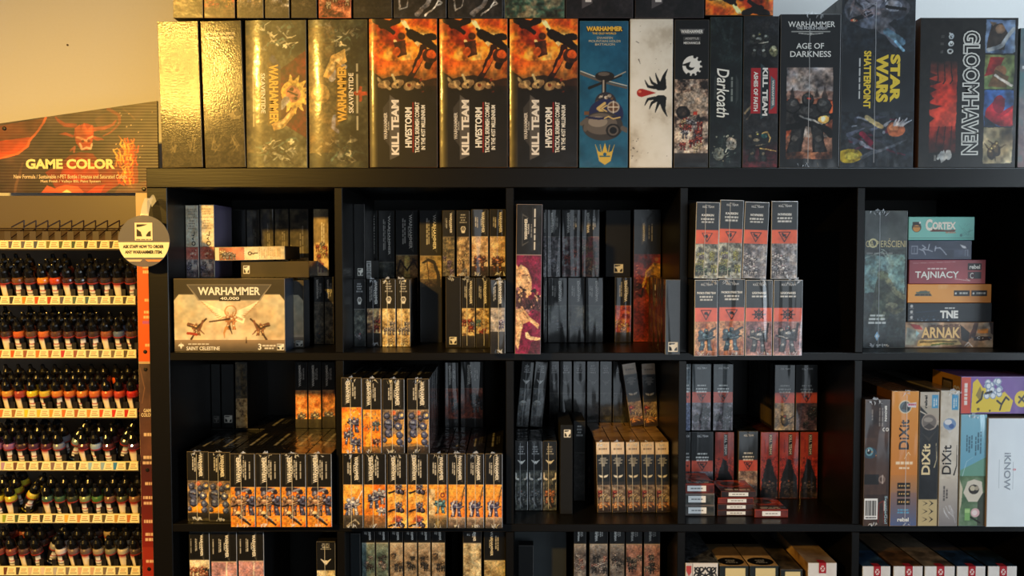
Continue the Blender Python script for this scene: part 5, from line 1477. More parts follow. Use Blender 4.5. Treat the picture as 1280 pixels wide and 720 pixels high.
def d_winged(w, h):
    c = Cv(w, h, rgb(214, 196, 166)); c.mottle(0, 0, 1, 1, [rgb(186, 164, 132), rgb(214, 196, 166), rgb(228, 214, 188)], 3, 4, 1, 4, 1.8)
    c.mottle(0, .1, .28, .78, [rgb(196, 176, 136), rgb(232, 218, 186)], 3, 8, .5); c.mottle(.75, .2, 1, .78, [rgb(196, 176, 136), rgb(232, 218, 186)], 3, 9, .5)
    D, LT, BR = rgb(84, 60, 44), rgb(250, 232, 200), rgb(130, 84, 60)
    for s in (-1, 1):
        for k in range(10):
            tip = (.51 + s * (.255 - .017 * k), .685 - .026 * k); md = (.51 + s * (.15 - .009 * k), .60 - .013 * k)
            c.line([(.51 + s * .03, .53 - .004 * k), md, tip], .0135, rgb(176, 128, 80), 1, .006); c.line([(.51 + s * .03, .533 - .004 * k), (md[0], md[1] + .006), (tip[0], tip[1] + .006)], .010, LT, 1, .004)
    c.ring(.51, .555, .05, .005, rgb(190, 130, 80)); c.soldier(.515, .30, .155, (rgb(190, 130, 84), LT, BR, rgb(220, 170, 110)), 3, 1, False); c.line([(.32, .41), (.44, .435), (.5, .45)], .006, D, 1, .008)
    c.line([(.47, .33), (.45, .25), (.455, .18)], .012, rgb(206, 150, 90), 1, .003); c.line([(.5, .34), (.52, .24)], .012, D, 1, .003); c.line([(.56, .44), (.62, .40), (.63, .45), (.6, .48)], .008, LT)
    for u, s in ((.2, 1), (.78, -1)):
        c.soldier(u, .22, .125, (rgb(140, 94, 64), rgb(224, 184, 130), rgb(96, 64, 46), rgb(180, 60, 40)), 5, s, False)
        c.line([(u - s * .08, .36), (u, .32), (u + s * .09, .45)], .008, D); c.line([(u - s * .05, .17), (u, .28)], .009, D, 1, .003); c.line([(u - s * .07, .38), (u - s * .02, .37)], .014, BR, 1, .004); c.line([(u + s * .06, .42), (u + s * .03, .3), (u + s * .07, .24)], .01, BR, 1, .004)
    c.line([(.12, .25), (.2, .23)], .012, rgb(170, 60, 40))
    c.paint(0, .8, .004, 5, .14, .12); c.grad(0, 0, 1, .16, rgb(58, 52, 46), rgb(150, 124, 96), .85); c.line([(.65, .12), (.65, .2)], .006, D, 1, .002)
    c.rect(0, .785, 1, 1, rgb(66, 58, 44)); c.mottle(0, .785, 1, 1, [rgb(52, 46, 36), rgb(84, 74, 56)], 3, 5, .6)
    c.poly([(0, .785), (0, .7), (.045, .785)], rgb(66, 58, 44)); c.poly([(1, .785), (1, .7), (.955, .785)], rgb(66, 58, 44))
    c.poly([(.115, .925), (.885, .925), (.815, .78), (.78, .70), (.22, .70), (.185, .78)], rgb(150, 142, 130)); c.poly([(.125, .915), (.875, .915), (.8, .78), (.77, .71), (.23, .71), (.2, .78)], rgb(92, 88, 82))
    c.rect(.41, .695, .6, .755, rgb(52, 48, 44))
    c.gw(.925, .02, .99, .105); u, v, A = .06, .075, c.asp
    c.poly([(u, v + .05), (u + .012, v), (u, v - .045), (u - .012, v)], WHITE); c.line([(u - .02, v + .005), (u - .012, v + .02), (u, v - .02), (u + .012, v + .02), (u + .02, v + .005)], .006, WHITE)
    c.bars(.115, .09, .32, .115, 1, WHITE, seed=4, a=.8); c.bars(.795, .025, .915, .1, 2, WHITE, seed=6, a=.9)
    return c, [('WARHAMMER', (.22, .775, .78, .885), WHITE, dict(bold=.03)), ('40,000', (.42, .705, .59, .75), WHITE, dict(bold=.02)), ('SAINT CELESTINE', (.11, .02, .41, .07), WHITE, dict(bold=.02)), ('3', (.755, .025, .785, .11), WHITE, dict(bold=.02))]


WING = dict(front=d_winged, side=rgb(24, 28, 34), right_col=rgb(40, 52, 70), edge=(.5, .44, .34))  # right side's bluish shade is set in its colour
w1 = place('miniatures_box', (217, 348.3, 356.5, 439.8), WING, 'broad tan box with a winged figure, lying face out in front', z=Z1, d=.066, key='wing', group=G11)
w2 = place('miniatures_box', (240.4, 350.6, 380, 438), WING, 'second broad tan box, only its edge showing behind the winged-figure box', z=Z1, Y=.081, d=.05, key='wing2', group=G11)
T11 = w1.top
# dark spines at the back, then the mixed things on top
for i, (a, b_, sd) in enumerate(((392, 405, 3), (405.6, 417.4, 6))):
    place('miniatures_box', (a, 346, b_, 428), spine(A_beast([rgb(60, 56, 46), rgb(110, 100, 80), rgb(140, 128, 104)], DARKP, sd), 90, .62), ('dim grey-brown box beside the tan boxes, low at the back', 'dim box squeezed against the upright, low at the back')[i], z=Z1, Y=.155, d=.22, group=G11)


def d_ornate(flip):
    def f(w, h):
        c = Cv(w, h, rgb(226, 212, 180)); c.mottle(0, 0, 1, 1, [rgb(196, 180, 150), rgb(228, 214, 184), rgb(238, 226, 200)], 3, 5)
        c.mottle(0, 0, 1, .27, [rgb(84, 70, 80), rgb(150, 130, 130), rgb(206, 196, 186)], 3, 9, 1, 4, 2.4); c.crowd(.1, .02, .9, .2, 6, .42, [STEEL, (rgb(90, 84, 110), rgb(200, 196, 206), rgb(40, 34, 44), rgb(190, 60, 60))], 4)
        c.rect(0, .25, 1, .42, rgb(206, 120, 104)); c.mottle(0, .25, 1, .42, [rgb(180, 80, 64), rgb(214, 140, 120)], 4, 3, .8); c.specks(.3, .28, .8, .38, [rgb(110, 36, 40), rgb(240, 214, 190)], 10, 2, .03, .08)
        for k in range(9): c.rect(.03 + k * .11, .415, .08 + k * .11, .425, rgb(110, 84, 70)); c.rect(.03 + k * .11, .825, .08 + k * .11, .835, rgb(110, 84, 70))
        c.bars(.15, .66, .85, .8, 4, rgb(150, 130, 110), seed=4, a=.7); c.bars(.15, .86, .85, .96, 3, rgb(160, 140, 118), seed=7, a=.7)
        c.paint(0, 1, .02, 4, .14, .14); A = c.asp; K = rgb(44, 38, 36)
        c.ring(.62, .47, .13, .035, K); c.line([(.62, .52), (.52, .535), (.62, .55)], .03, K); c.line([(.5, .585), (.66, .575), (.7, .63)], .03, K)
        return c, []
    return f


ORN = dict(front=d_ornate(0), side=rgb(60, 54, 70), right_col=rgb(92, 84, 110), edge=(.7, .66, .56))  # lavender shade of the right side is put into its colour
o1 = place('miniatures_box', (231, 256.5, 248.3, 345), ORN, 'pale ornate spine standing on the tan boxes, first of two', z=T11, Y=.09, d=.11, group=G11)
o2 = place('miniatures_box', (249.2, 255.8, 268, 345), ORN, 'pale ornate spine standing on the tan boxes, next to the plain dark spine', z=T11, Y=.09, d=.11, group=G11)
pl = place('miniatures_box', (301, 326.3, 386.5, 345.4), dict(front=lambda w, h: (Cv(w, h, rgb(62, 52, 38)).mottle(0, 0, 1, 1, [rgb(50, 42, 32), rgb(72, 60, 44)], 2, 4, .8).gw(.03, .22, .125, .72), []), side=rgb(22, 20, 18), edge=(.3, .26, .2)), 'plain dark brown box lying flat with a small cream emblem', z=T11, Y=.085, d=.145, group=G11)


def d_lying(w, h):
    c = Cv(w, h, rgb(228, 214, 182)); c.mottle(0, 0, 1, 1, [rgb(206, 190, 158), rgb(234, 222, 194)], 2, 5)
    c.mottle(.03, 0, .42, 1, [rgb(150, 84, 64), rgb(206, 130, 104), rgb(226, 206, 170)], 3.5, 9, 1, 4, 2.4); c.rect(.27, 0, .42, 1, rgb(206, 130, 112), .5); c.crowd(.1, .02, .3, .2, 5, .12, [REDP, BONE, STEEL], 3)
    c.paint(0, 1, .006, 4, .14, .14); c.rect(0, 0, .06, 1, rgb(230, 218, 188)); K = rgb(60, 50, 44)
    c.ring(.5, .5, .022, .007, K); c.line([(.53, .52), (.55, .45), (.57, .52), (.61, .52)], .007, K)
    for k in range(4): c.bars(.66 + k * .075, .12, .72 + k * .075, .88, 3, rgb(170, 140, 96), True, 4 + k, .6)
    for u in (.42, .64, .8): 
        for k in range(5): c.rect(u, .1 + k * .18, u + .004, .2 + k * .18, rgb(110, 84, 70))
    return c, []


lo_ = place('miniatures_box', (268.3, 309.2, 356.5, 326), dict(front=d_lying, side=rgb(34, 31, 28), right_col=rgb(56, 52, 46), edge=(.7, .66, .56)), 'pale ornate box lying across the plain dark brown one', z=pl.top, Y=.074, d=.12, group=G11)
lo_.o.rotation_euler[1] = -.018; lo_.o.location.z += .0015


def d_filmtop(pal, band, n, seed):
    def f(w, h):
        c = Cv(w, h, rgb(52, 46, 36)); c.mottle(0, .45, 1, 1, [rgb(40, 36, 30), rgb(70, 62, 48), rgb(104, 94, 72)], 2.5, seed, 1, 3, 2)
        c.mottle(0, 0, 1, band, pal, 3.5, seed + 1, 1, 4, 2.2)
        if n: c.crowd(.15, band * .3, .85, band * .6, n, .4, [REDP, BONE, GOLDP], seed)
        c.paint(0, band, .04, seed, .4, .4)
        c.bars(.5, .55, .75, .9, 2, SIL, True, seed, .5); return c, []
    return f


SANDS = [rgb(190, 162, 124), rgb(222, 198, 158), rgb(238, 220, 186)]
place('miniatures_box', (290.5, 262, 308, 424), dict(front=lambda w, h: (Cv(w, h, rgb(22, 22, 24)).bars(.35, .6, .6, .95, 2, rgb(70, 70, 72), True, 3, .6), [])), 'plain dark spine with faint upright lettering beside the pale ornate pair', z=Z1, Y=.235, d=.15, group=G11)
place('miniatures_box', (308.8, 262, 325, 424), dict(front=d_filmtop([rgb(96, 70, 40), rgb(190, 150, 90), rgb(226, 190, 120)], .6, 9, 3), side=rgb(40, 36, 30)), 'olive spine covered in small figures, back row after the plain dark spine', z=Z1, Y=.235, d=.15, mat='wrap', group=G11)
place('miniatures_box', (325.8, 261, 342.6, 424), dict(front=d_filmtop(SANDS, .63, 0, 4), side=rgb(40, 36, 30)), 'film-wrapped spine with blank cream lower panel, back row', z=Z1, Y=.235, d=.15, mat='film', group=G11)
place('miniatures_box', (343.8, 261, 361.4, 424), dict(front=d_filmtop([rgb(180, 110, 70), rgb(230, 196, 140), rgb(240, 214, 160)], .63, 3, 6), side=rgb(40, 36, 30)), 'film-wrapped spine with reddish scene on cream panel, back row', z=Z1, Y=.235, d=.15, mat='film', group=G11)
place('miniatures_box', (362.6, 261, 386.4, 424), dict(front=d_filmtop([rgb(206, 150, 80), rgb(232, 196, 130), rgb(240, 214, 160)], .63, 4, 8), side=rgb(40, 36, 30)), 'widest film-wrapped spine with cream panel in the back row', z=Z1, Y=.235, d=.15, mat='film', group=G11)
place('miniatures_box', (391.4, 261, 411, 324.2), dict(front=lambda w, h: (Cv(w, h, rgb(200, 170, 120)).mottle(0, 0, 1, 1, [rgb(110, 90, 66), rgb(206, 176, 124), rgb(236, 212, 164)], 3, 4, 1, 4, 2).mottle(0, .5, 1, 1, [rgb(96, 84, 64), rgb(170, 150, 112)], 3, 8, .7).crowd(.2, .05, .8, .4, 7, .5, [REDP, BONE, STEEL], 5).bars(.5, .5, .75, .85, 2, WHITE, True, 3, .8), []), side=rgb(40, 36, 30)), 'pale busy spine standing high at the cubby end, by the upright', z=W(640, 346, .155)[1] + .0008, Y=.16, d=.2, mat='wrap', group=G11)

# ---------------------------------------------------------------- second cubby
DIMG = [rgb(46, 50, 46), rgb(84, 88, 80), rgb(120, 122, 110)]  # dim greys: the shade on these boxes is mixed into the print
YEL = [rgb(120, 98, 66), rgb(198, 172, 118), rgb(236, 218, 168)]
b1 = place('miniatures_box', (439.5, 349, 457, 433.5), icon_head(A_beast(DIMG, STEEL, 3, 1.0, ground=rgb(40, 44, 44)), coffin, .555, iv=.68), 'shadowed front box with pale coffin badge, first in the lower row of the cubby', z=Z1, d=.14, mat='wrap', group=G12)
b2 = place('miniatures_box', (458.2, 349, 476.4, 433.6), spine(A_mottle([rgb(84, 60, 44), rgb(170, 130, 96), rgb(226, 190, 130)], 4, 5, [REDP, GOLDP], 4, .6), -90, .565, (.55, .75), (.18, .4), foot=.2), 'wrapped box with red-brown figures beside the coffin-badge boxes', z=Z1, d=.14, mat='wrap', wrap=dict(seam=.45, tabs=(1, 1), seed=3), group=G12)
bcof = icon_head(A_mottle(YEL, 3, 6, [STEEL, BONE], 4, .62), coffin, .565, iv=.69)
b3 = place('miniatures_box', (477.2, 348.6, 494.8, 433.8), bcof, 'yellow-picture box with coffin badge, beside the red-brown figures', z=Z1, d=.14, mat='wrap', wrap=dict(seam=.4, tabs=(1, 1), seed=5), group=G12)
b4 = place('miniatures_box', (495.6, 348.8, 513, 433.8), bcof, 'yellow-picture box with coffin badge, its bare side facing the tall box', z=Z1, d=.14, mat='wrap', wrap=dict(seam=.35, tabs=(1, 1), seed=6), group=G12)


def logo_book(u0=.28, v0=.035, u1=.74, v1=.145, tone=rgb(14, 13, 12)):
    def f(w, h):
        c = Cv(w, h, tone); c.mottle(0, 0, 1, 1, [tuple(x * .8 for x in tone), tuple(x * 1.3 for x in tone)], 2, 4, .6); c.gw(u0, v0, u1, v1); return c, []
    return f


place('boxed_set', (437.2, 255.2, 456, 344.6), dict(front=logo_book(.33, .04, .84, .14), side=BLACK, edge=(.3, .29, .28)), 'plain black box with small white emblem standing on the coffin-badge box', z=b1.top, Y=.115, d=.12, group=G12)


def bigspine(art, hd, way=-90, tint=rgb(26, 24, 22), foot=None, fc=rgb(22, 20, 18)):
    d0 = spine(art, way, hd, (.60, .74), (.28, .46), tint=tint, halo=True)
    def f(w, h):
        c, t = d0['front'](w, h)
        if foot: c.grad(0, 0, 1, foot, fc, tuple(x * 1.2 for x in fc)); c.grad(0, foot, 1, foot + .06, tuple(x * 1.2 for x in fc), (.2, .17, .14), .6)
        return c, t
    return dict(front=f, side=rgb(20, 18, 16), edge=(.26, .24, .2))


def a_statue(c, v0, v1):
    c.mottle(0, v0, 1, v1, [rgb(60, 44, 28), rgb(150, 110, 60), rgb(200, 160, 100)], 2.5, 4, 1, 4, 2)
    A = c.asp; m = v1 - .02
    c.line([(.5, m), (.5, m - .26)], .11, rgb(226, 190, 100), 1, .16); c.ell(.5, m - .06, .09, rgb(240, 206, 120)); c.line([(.5, m - .1), (.2, m - .02), (.08, m - .1)], .035, rgb(70, 44, 30)); c.line([(.5, m - .1), (.8, m - .02), (.98, m - .08)], .035, rgb(70, 44, 30))
    c.line([(.6, m - .2), (.8, m - .16), (1, m - .22)], .05, rgb(96, 56, 40)); c.line([(.4, m - .24), (.2, m - .2), (0, m - .24)], .05, rgb(96, 56, 40))


def a_scythe(c, v0, v1):
    c.mottle(0, v0, 1, v1, [rgb(110, 90, 60), rgb(170, 146, 100), rgb(206, 180, 126)], 2, 4, 1, 4, 1.6)
    m = v1; c.line([(.15, m - .05), (.4, m - .03), (.66, m - .05), (.84, m - .14), (.86, m - .26)], .05, rgb(50, 42, 34), 1, .09)
    c.soldier(.5, m - .32, .9, (rgb(96, 66, 48), rgb(170, 120, 80), rgb(36, 28, 22), rgb(150, 40, 30)), 4); c.line([(.3, m - .02), (.5, m - .3)], .02, rgb(60, 46, 34))


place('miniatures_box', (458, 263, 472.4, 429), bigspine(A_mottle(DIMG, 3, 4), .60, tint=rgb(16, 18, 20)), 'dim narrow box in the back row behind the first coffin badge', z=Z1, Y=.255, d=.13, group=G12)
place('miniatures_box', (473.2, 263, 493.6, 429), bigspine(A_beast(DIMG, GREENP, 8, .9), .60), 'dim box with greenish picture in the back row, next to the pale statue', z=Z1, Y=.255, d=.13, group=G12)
place('miniatures_box', (494.6, 262.6, 523, 428.6), bigspine(a_statue, .655, foot=.2), 'tall box with a golden statue picture behind the yellow boxes', z=Z1, Y=.252, d=.13, group=G12)
place('miniatures_box', (524.6, 262.6, 552.6, 428.2), bigspine(a_scythe, .655, foot=.42), 'tall box with hooded scythe figure over a dark lower half', z=Z1, d=.185, group=G12)
st = place('boxed_set', (556.8, 346, 576, 434.8), dict(front=logo_book(.24, .045, .74, .15, rgb(20, 17, 14)), side=BLACK, edge=(.34, .3, .24)), 'plain black box with cream emblem standing on the cubby floor', z=Z1, d=.22, mat='wrap', wrap=dict(seam=None, tabs=(0, 1), seed=4), group=G12)
e1 = place('miniatures_box', (576.8, 347, 594, 435), spine(A_mottle([rgb(110, 84, 60), rgb(200, 172, 124), rgb(234, 214, 164)], 5, 5, [REDP, BLUE], 6, .55), -90, .565, (.6, .78), (.2, .4), foot=.17), 'yellow box with red and blue figures, beside the black emblem box', z=Z1, d=.24, mat='wrap', wrap=dict(seam=.4, tabs=(0, 1), seed=9), group=G12)
e2 = place('miniatures_box', (594.7, 347, 612, 435), spine(A_mottle([rgb(110, 88, 64), rgb(196, 170, 126), rgb(226, 208, 166)], 5, 9, [REDP, (rgb(80, 130, 140), rgb(170, 200, 196), rgb(30, 44, 50), rgb(200, 80, 40))], 6, .55), -90, .565, (.6, .78), (.2, .4), foot=.2), 'yellow box with red and teal figures, second from the black emblem box', z=Z1, d=.24, mat='wrap', wrap=dict(seam=.6, tabs=(0, 1), seed=8), group=G12)
e3 = place('miniatures_box', (612.6, 349.6, 631.8, 442.6), spine(A_mottle([rgb(110, 104, 104), rgb(170, 160, 152), rgb(206, 196, 184)], 3, 4, [(rgb(96, 84, 130), rgb(226, 222, 226), rgb(40, 34, 50), rgb(190, 60, 90))], 4, .6), -90, .62, (.58, .76), (.18, .38), foot=.3), 'grey-picture box jutting furthest out, next to the upright', z=Z1, d=.26, mat='wrap', wrap=dict(seam=.55, tabs=(1, 1), seed=7, amount=1.6), group=G12)
zz = max(e1.top, st.top) + .0004
place('miniatures_box', (552.9, 263, 568.6, 345), spine(A_mottle([rgb(70, 64, 50), rgb(120, 110, 84), rgb(160, 140, 100)], 4, 3, [(rgb(90, 70, 110), rgb(170, 150, 170), rgb(36, 30, 40), rgb(200, 160, 60))], 4, .5), -90, .6, (.6, .78), (.2, .4)), 'olive-violet box in the upper tier, beside the tall scythe-figure box', z=zz, Y=.09, d=.24, mat='wrap', group=G12)
place('miniatures_box', (570.6, 263, 587.4, 345), icon_head(A_mottle([rgb(84, 70, 54), rgb(150, 124, 94), rgb(206, 184, 146)], 4, 6, [BONE, STEEL], 4, .55), coffin, .6, iv=.71), 'upper-tier box with coffin badge standing on the yellow boxes', z=zz, Y=.09, d=.24, mat='wrap', wrap=dict(seam=None, tabs=(1, 0), seed=4), group=G12)
tan = spine(A_one([rgb(160, 128, 100), rgb(210, 180, 146), rgb(236, 214, 182)], (rgb(96, 60, 50), rgb(190, 130, 96), rgb(44, 28, 26), rgb(90, 40, 60)), 4, 1.1, ground=rgb(44, 34, 28)), -90, .595, (.6, .78), (.2, .42))
u1 = place('miniatures_box', (589, 261.5, 610.6, 344.8), tan, 'upper-tier tan box with a lone dark warrior, next to the coffin badge', z=zz, Y=.088, d=.24, mat='film', wrap=dict(seam=None, tabs=(1, 0), seed=14, amount=1.5), group=G12)
u2 = place('miniatures_box', (611.8, 261.5, 632, 344.8), tan, 'upper-tier tan box with a lone dark warrior, against the upright', z=zz, Y=.088, d=.24, mat='film', wrap=dict(seam=None, tabs=(1, 0), seed=15, amount=1.5), group=G12)
bsd = place('miniatures_box', (457.8, 326, 464.4, 344.6), dict(front=lambda w, h: (Cv(w, h, rgb(200, 200, 196)).bars(.1, .05, .9, .95, 9, rgb(30, 30, 30), seed=3), [])), 'small white barcode panel edge beside the black emblem box', z=b2.top, Y=.125, d=.1, group=G12)

# ---------------------------------------------------------------- third cubby
def d_magenta(w, h):
    c = Cv(w, h, rgb(120, 24, 64)); c.mottle(0, 0, 1, .66, [rgb(96, 16, 50), rgb(128, 26, 70), rgb(150, 40, 84)], 2, 4)
    P, P2, K = rgb(230, 186, 140), rgb(246, 214, 170), rgb(44, 26, 36)
    c.poly([(0, .60), (.1, .58), (.2, .60), (.45, .57), (.62, .5), (.62, .4), (.4, .38), (0, .42)], P); c.line([(.2, .585), (.4, .55), (.55, .48)], .03, P2)
    for u, v in ((.15, .54), (.3, .53), (.44, .53), (.5, .48)): c.ell(u, v, .05, rgb(150, 90, 70), 1, .025)
    c.poly([(.0, .44), (.3, .43), (.6, .36), (.9, .4), (1, .36), (1, .28), (.7, .3), (.4, .27), (0, .3)], rgb(96, 60, 70)); c.specks(0, .27, 1, .45, [K, P, rgb(170, 120, 130), rgb(70, 30, 50), P2], 44, 4, .02, .09)
    for k in range(6): c.line([(.4 + .1 * k, .36), (.5 + .1 * k, .30 + .03 * (k % 2)), (.62 + .09 * k, .34)], .025, rgb(60, 36, 50), 1, .01)
    c.poly([(.02, .3), (.3, .31), (.55, .25), (.95, .2), (.9, .17), (.55, .22), (.3, .2), (.12, .02), (.02, .06)], P); c.line([(.1, .26), (.22, .2), (.16, .1)], .025, P2); c.line([(.3, .28), (.5, .24)], .02, rgb(170, 110, 84))
    c.poly([(.4, .145), (.48, .15), (.6, .12), (1, .11), (1, .09), (.6, .095), (.42, .11)], P2); c.poly([(.5, 0), (.62, .08), (1, .1), (1, 0)], rgb(74, 40, 52), .7)
    c.paint(0, .66, .02, 5, .4, .3); c.rect(0, .665, 1, 1, rgb(20, 20, 21)); c.rect(0, .661, 1, .667, SIL, .8); c.mottle(0, .667, 1, 1, [rgb(16, 16, 17), rgb(36, 37, 38)], 2, 5, .7)
    c.poly([(.22, .72), (.48, .75), (.48, .91), (.22, .94)], rgb(92, 92, 92)); c.poly([(.25, .735), (.48, .755), (.48, .905), (.25, .925)], rgb(30, 30, 31))
    c.rect(.615, .69, .625, .98, SIL, .6)
    c.bars(.66, .68, .76, .98, 1, WHITE, True, 4, .95); c.bars(.55, .75, .61, .9, 1, SIL, True, 6, .8)
    return c, [('WARHAMMER', (.31, .765, .43, .905), WHITE, dict(rot=90, bold=.03)), ('40,000', (.455, .80, .50, .87), WHITE, dict(rot=90, bold=.02))]


mg = place('miniatures_box', (644.4, 255.5, 677.2, 443.2), dict(front=d_magenta, side=rgb(24, 22, 24), edge=(.55, .5, .5)), 'tall magenta box with bone-coloured creature standing by the upright', z=Z1, d=.27, mat='gloss', lean=.012, group=G13)
DKM = [rgb(30, 28, 32), rgb(70, 64, 70), rgb(120, 110, 116), rgb(170, 164, 168)]
GRN = [rgb(40, 46, 46), rgb(84, 92, 88), rgb(130, 136, 128)]
l_ = []
for i, (a, b_) in enumerate(((679.4, 684), (684.6, 709), (709.7, 731), (731.7, 754))):
    l_.append(place('miniatures_box', (a, 347, b_, 428.4), spine([A_mottle(GRN, 3, 2), A_one(GRN, DARKP, 3, 1.1), A_one([rgb(50, 50, 44), rgb(110, 108, 92), rgb(160, 150, 130)], DARKP, 5, .9), A_one(GRN, DARKP, 8, .8)][i], 90, .57, (.55, .7), (.2, .42), foot=.18), 'grey film-wrapped box, %s in the lower row beside the magenta box' % ('slimmest', 'first wide', 'second wide', 'third wide')[i], z=Z1, d=.18, mat='film', group=G13))
zz = max(q.top for q in l_) + .0004
for i, (a, b_) in enumerate(((679.2, 683.4), (684, 701), (702, 726), (727, 749.6))):
    place('miniatures_box', (a, 262, b_, 344.6), spine([A_mottle(DKM, 3, 2), A_mottle(DKM, 4, 3, [STEEL], 4, .5), A_mottle([rgb(44, 34, 36), rgb(110, 70, 76), rgb(150, 150, 150)], 4, 6, [REDP], 3, .5), A_mottle([rgb(60, 40, 36), rgb(150, 96, 70), rgb(150, 60, 66)], 4, 9, [(rgb(150, 110, 80), rgb(200, 170, 120), rgb(50, 36, 30), rgb(200, 60, 50))], 4, .6)][i], 90, .6, (.28, .42), (.6, .8)), 'dim %s box in the upper tier beside the magenta box' % ('sliver-thin', 'grey-violet', 'maroon and grey', 'rust and grey')[i], z=zz, Y=.194, d=.18, mat='film', group=G13)


def d_dred(w, h):
    c = Cv(w, h, rgb(96, 28, 30)); c.mottle(0, 0, 1, .66, [rgb(80, 20, 22), rgb(120, 40, 36), rgb(150, 60, 50)], 2, 4)
    c.poly([(.45, .40), (.55, .55), (.75, .60), (1, .59), (1, .35), (.6, .34)], rgb(150, 110, 40)); c.line([(.35, .42), (.5, .54), (.72, .58), (1, .56)], .04, rgb(196, 150, 60)); c.ell(.72, .48, .16, rgb(90, 60, 26), 1, .12); c.line([(.2, .36), (.3, .34), (.35, .40)], .03, rgb(40, 24, 20)); c.ring(.22, .42, .08, .025, rgb(30, 20, 18))
    for k in range(9): c.line([(.1 + .02 * (k % 2), .38 + k * .025), (.2, .385 + k * .025)], .015, rgb(190, 120, 90), .9, .005)
    c.paint(0, .66, .03, 5, .5, .35); c.rect(0, .665, 1, 1, rgb(18, 19, 20)); c.mottle(0, .667, 1, 1, [rgb(14, 15, 16), rgb(34, 36, 37)], 2, 5, .7)
    c.poly([(.28, .73), (.44, .76), (.44, .91), (.28, .94)], rgb(70, 72, 72)); c.bars(.54, .77, .60, .9, 1, SIL, True, 3, .7); c.bars(.64, .73, .70, .93, 1, SIL, True, 5, .7)
    c.ell(.85, .625, .07, rgb(150, 100, 80)); return c, [('WARHAMMER', (.33, .76, .41, .9), rgb(200, 200, 196), dict(rot=90, bold=.03))]


place('miniatures_box', (791.6, 261.6, 826, 427.8), dict(front=d_dred, side=rgb(24, 16, 14), edge=(.24, .2, .18)), 'tall dark red box with golden beast eye behind the open black box', z=Z1, d=.18, group=G13)
c4 = place('miniatures_box', (768.4, 346.5, 789.6, 428), spine(A_mottle([rgb(96, 30, 36), rgb(170, 70, 66), rgb(206, 150, 90)], 4, 3, [(rgb(170, 120, 60), rgb(230, 196, 120), rgb(70, 30, 26), rgb(160, 40, 50))], 4, .6), 90, .565, (.56, .74), (.24, .44), foot=.15), 'lone red-picture film-wrapped box under the black emblem box', z=Z1, d=.18, mat='film', group=G13)
place('boxed_set', (757, 262.4, 788.6, 344.4), dict(front=logo_book(.33, .06, .70, .19, rgb(22, 22, 23)), side=BLACK, edge=(.12, .12, .12)), 'broad plain black box with white emblem above the lone red-picture box', z=c4.top, Y=.2, d=.17, mat='matte', group=G13)


def d_maroon_side(w, h):
    c = Cv(w, h, rgb(38, 14, 10)); c.mottle(0, 0, 1, 1, [rgb(28, 10, 8), rgb(50, 20, 14)], 3, 4)
    c.rect(.38, .82, .46, .90, WHITE); c.bars(.38, .74, .46, .81, 1, WHITE, True); c.rect(.3, .66, .55, .72, rgb(120, 110, 96)); c.rect(.32, .60, .58, .655, rgb(90, 84, 76))
    c.poly([(.05, .55), (.85, .47), (.85, .38), (.05, .44)], rgb(110, 90, 76)); c.bars(.08, .40, .8, .52, 5, rgb(40, 20, 16), seed=3, a=.6)
    c.rect(.12, .25, .2, .34, rgb(110, 90, 76)); c.rect(.35, .22, .5, .32, rgb(120, 70, 60)); c.rect(.62, .22, .72, .28, rgb(130, 100, 84)); return c


place('boxed_set', (831.4, 349.6, 850.6, 443.6), dict(front=logo_book(.2, .035, .86, .165, rgb(34, 38, 41)), left=d_maroon_side, side=BLACK, edge=(.5, .5, .5)), 'black box with white emblem and maroon printed side, jutting out by the upright', z=Z1, d=.2, mat='film', group=G13)

# ---------------------------------------------------------------- fourth cubby
KT1 = A_mottle([rgb(60, 62, 54), rgb(120, 122, 108), rgb(170, 172, 156), rgb(206, 206, 190)], 5, 4, [GREENP, STEEL, (rgb(150, 150, 80), rgb(206, 206, 120), rgb(60, 60, 40), rgb(230, 220, 90))], 10, .42)
KT2 = A_mottle([rgb(84, 80, 84), rgb(140, 136, 140), rgb(190, 186, 186)], 3.5, 7, [(rgb(140, 136, 140), rgb(236, 232, 230), rgb(36, 34, 38), rgb(150, 40, 40)), STEEL], 6, .5)


def KT3(c, v0, v1):
    c.mottle(0, v0, 1, v1, [rgb(150, 90, 66), rgb(206, 150, 110), rgb(226, 180, 140)], 2.5, 4, 1, 4, 2)
    c.soldier(.5, v0 + .07, .98, (rgb(64, 92, 112), rgb(120, 150, 166), rgb(30, 40, 50), rgb(240, 220, 170)), 4, 1); c.line([(.55, v0 + .3), (.9, v0 + .37)], .05, rgb(70, 76, 84)); c.grad(0, v0, 1, v0 + .07, rgb(110, 60, 40), rgb(190, 120, 84), .8)


def KT4(c, v0, v1):
    c.mottle(0, v0, 1, v1, [rgb(96, 70, 76), rgb(150, 110, 112), rgb(190, 150, 146)], 2.5, 8, 1, 4, 2)
    c.soldier(.5, v0 + .05, 1.0, (rgb(84, 90, 98), rgb(190, 190, 190), rgb(34, 34, 40), rgb(170, 40, 40)), 6, -1); c.line([(.78, v0 + .2), (.86, v0 + .43)], .04, rgb(50, 40, 46))


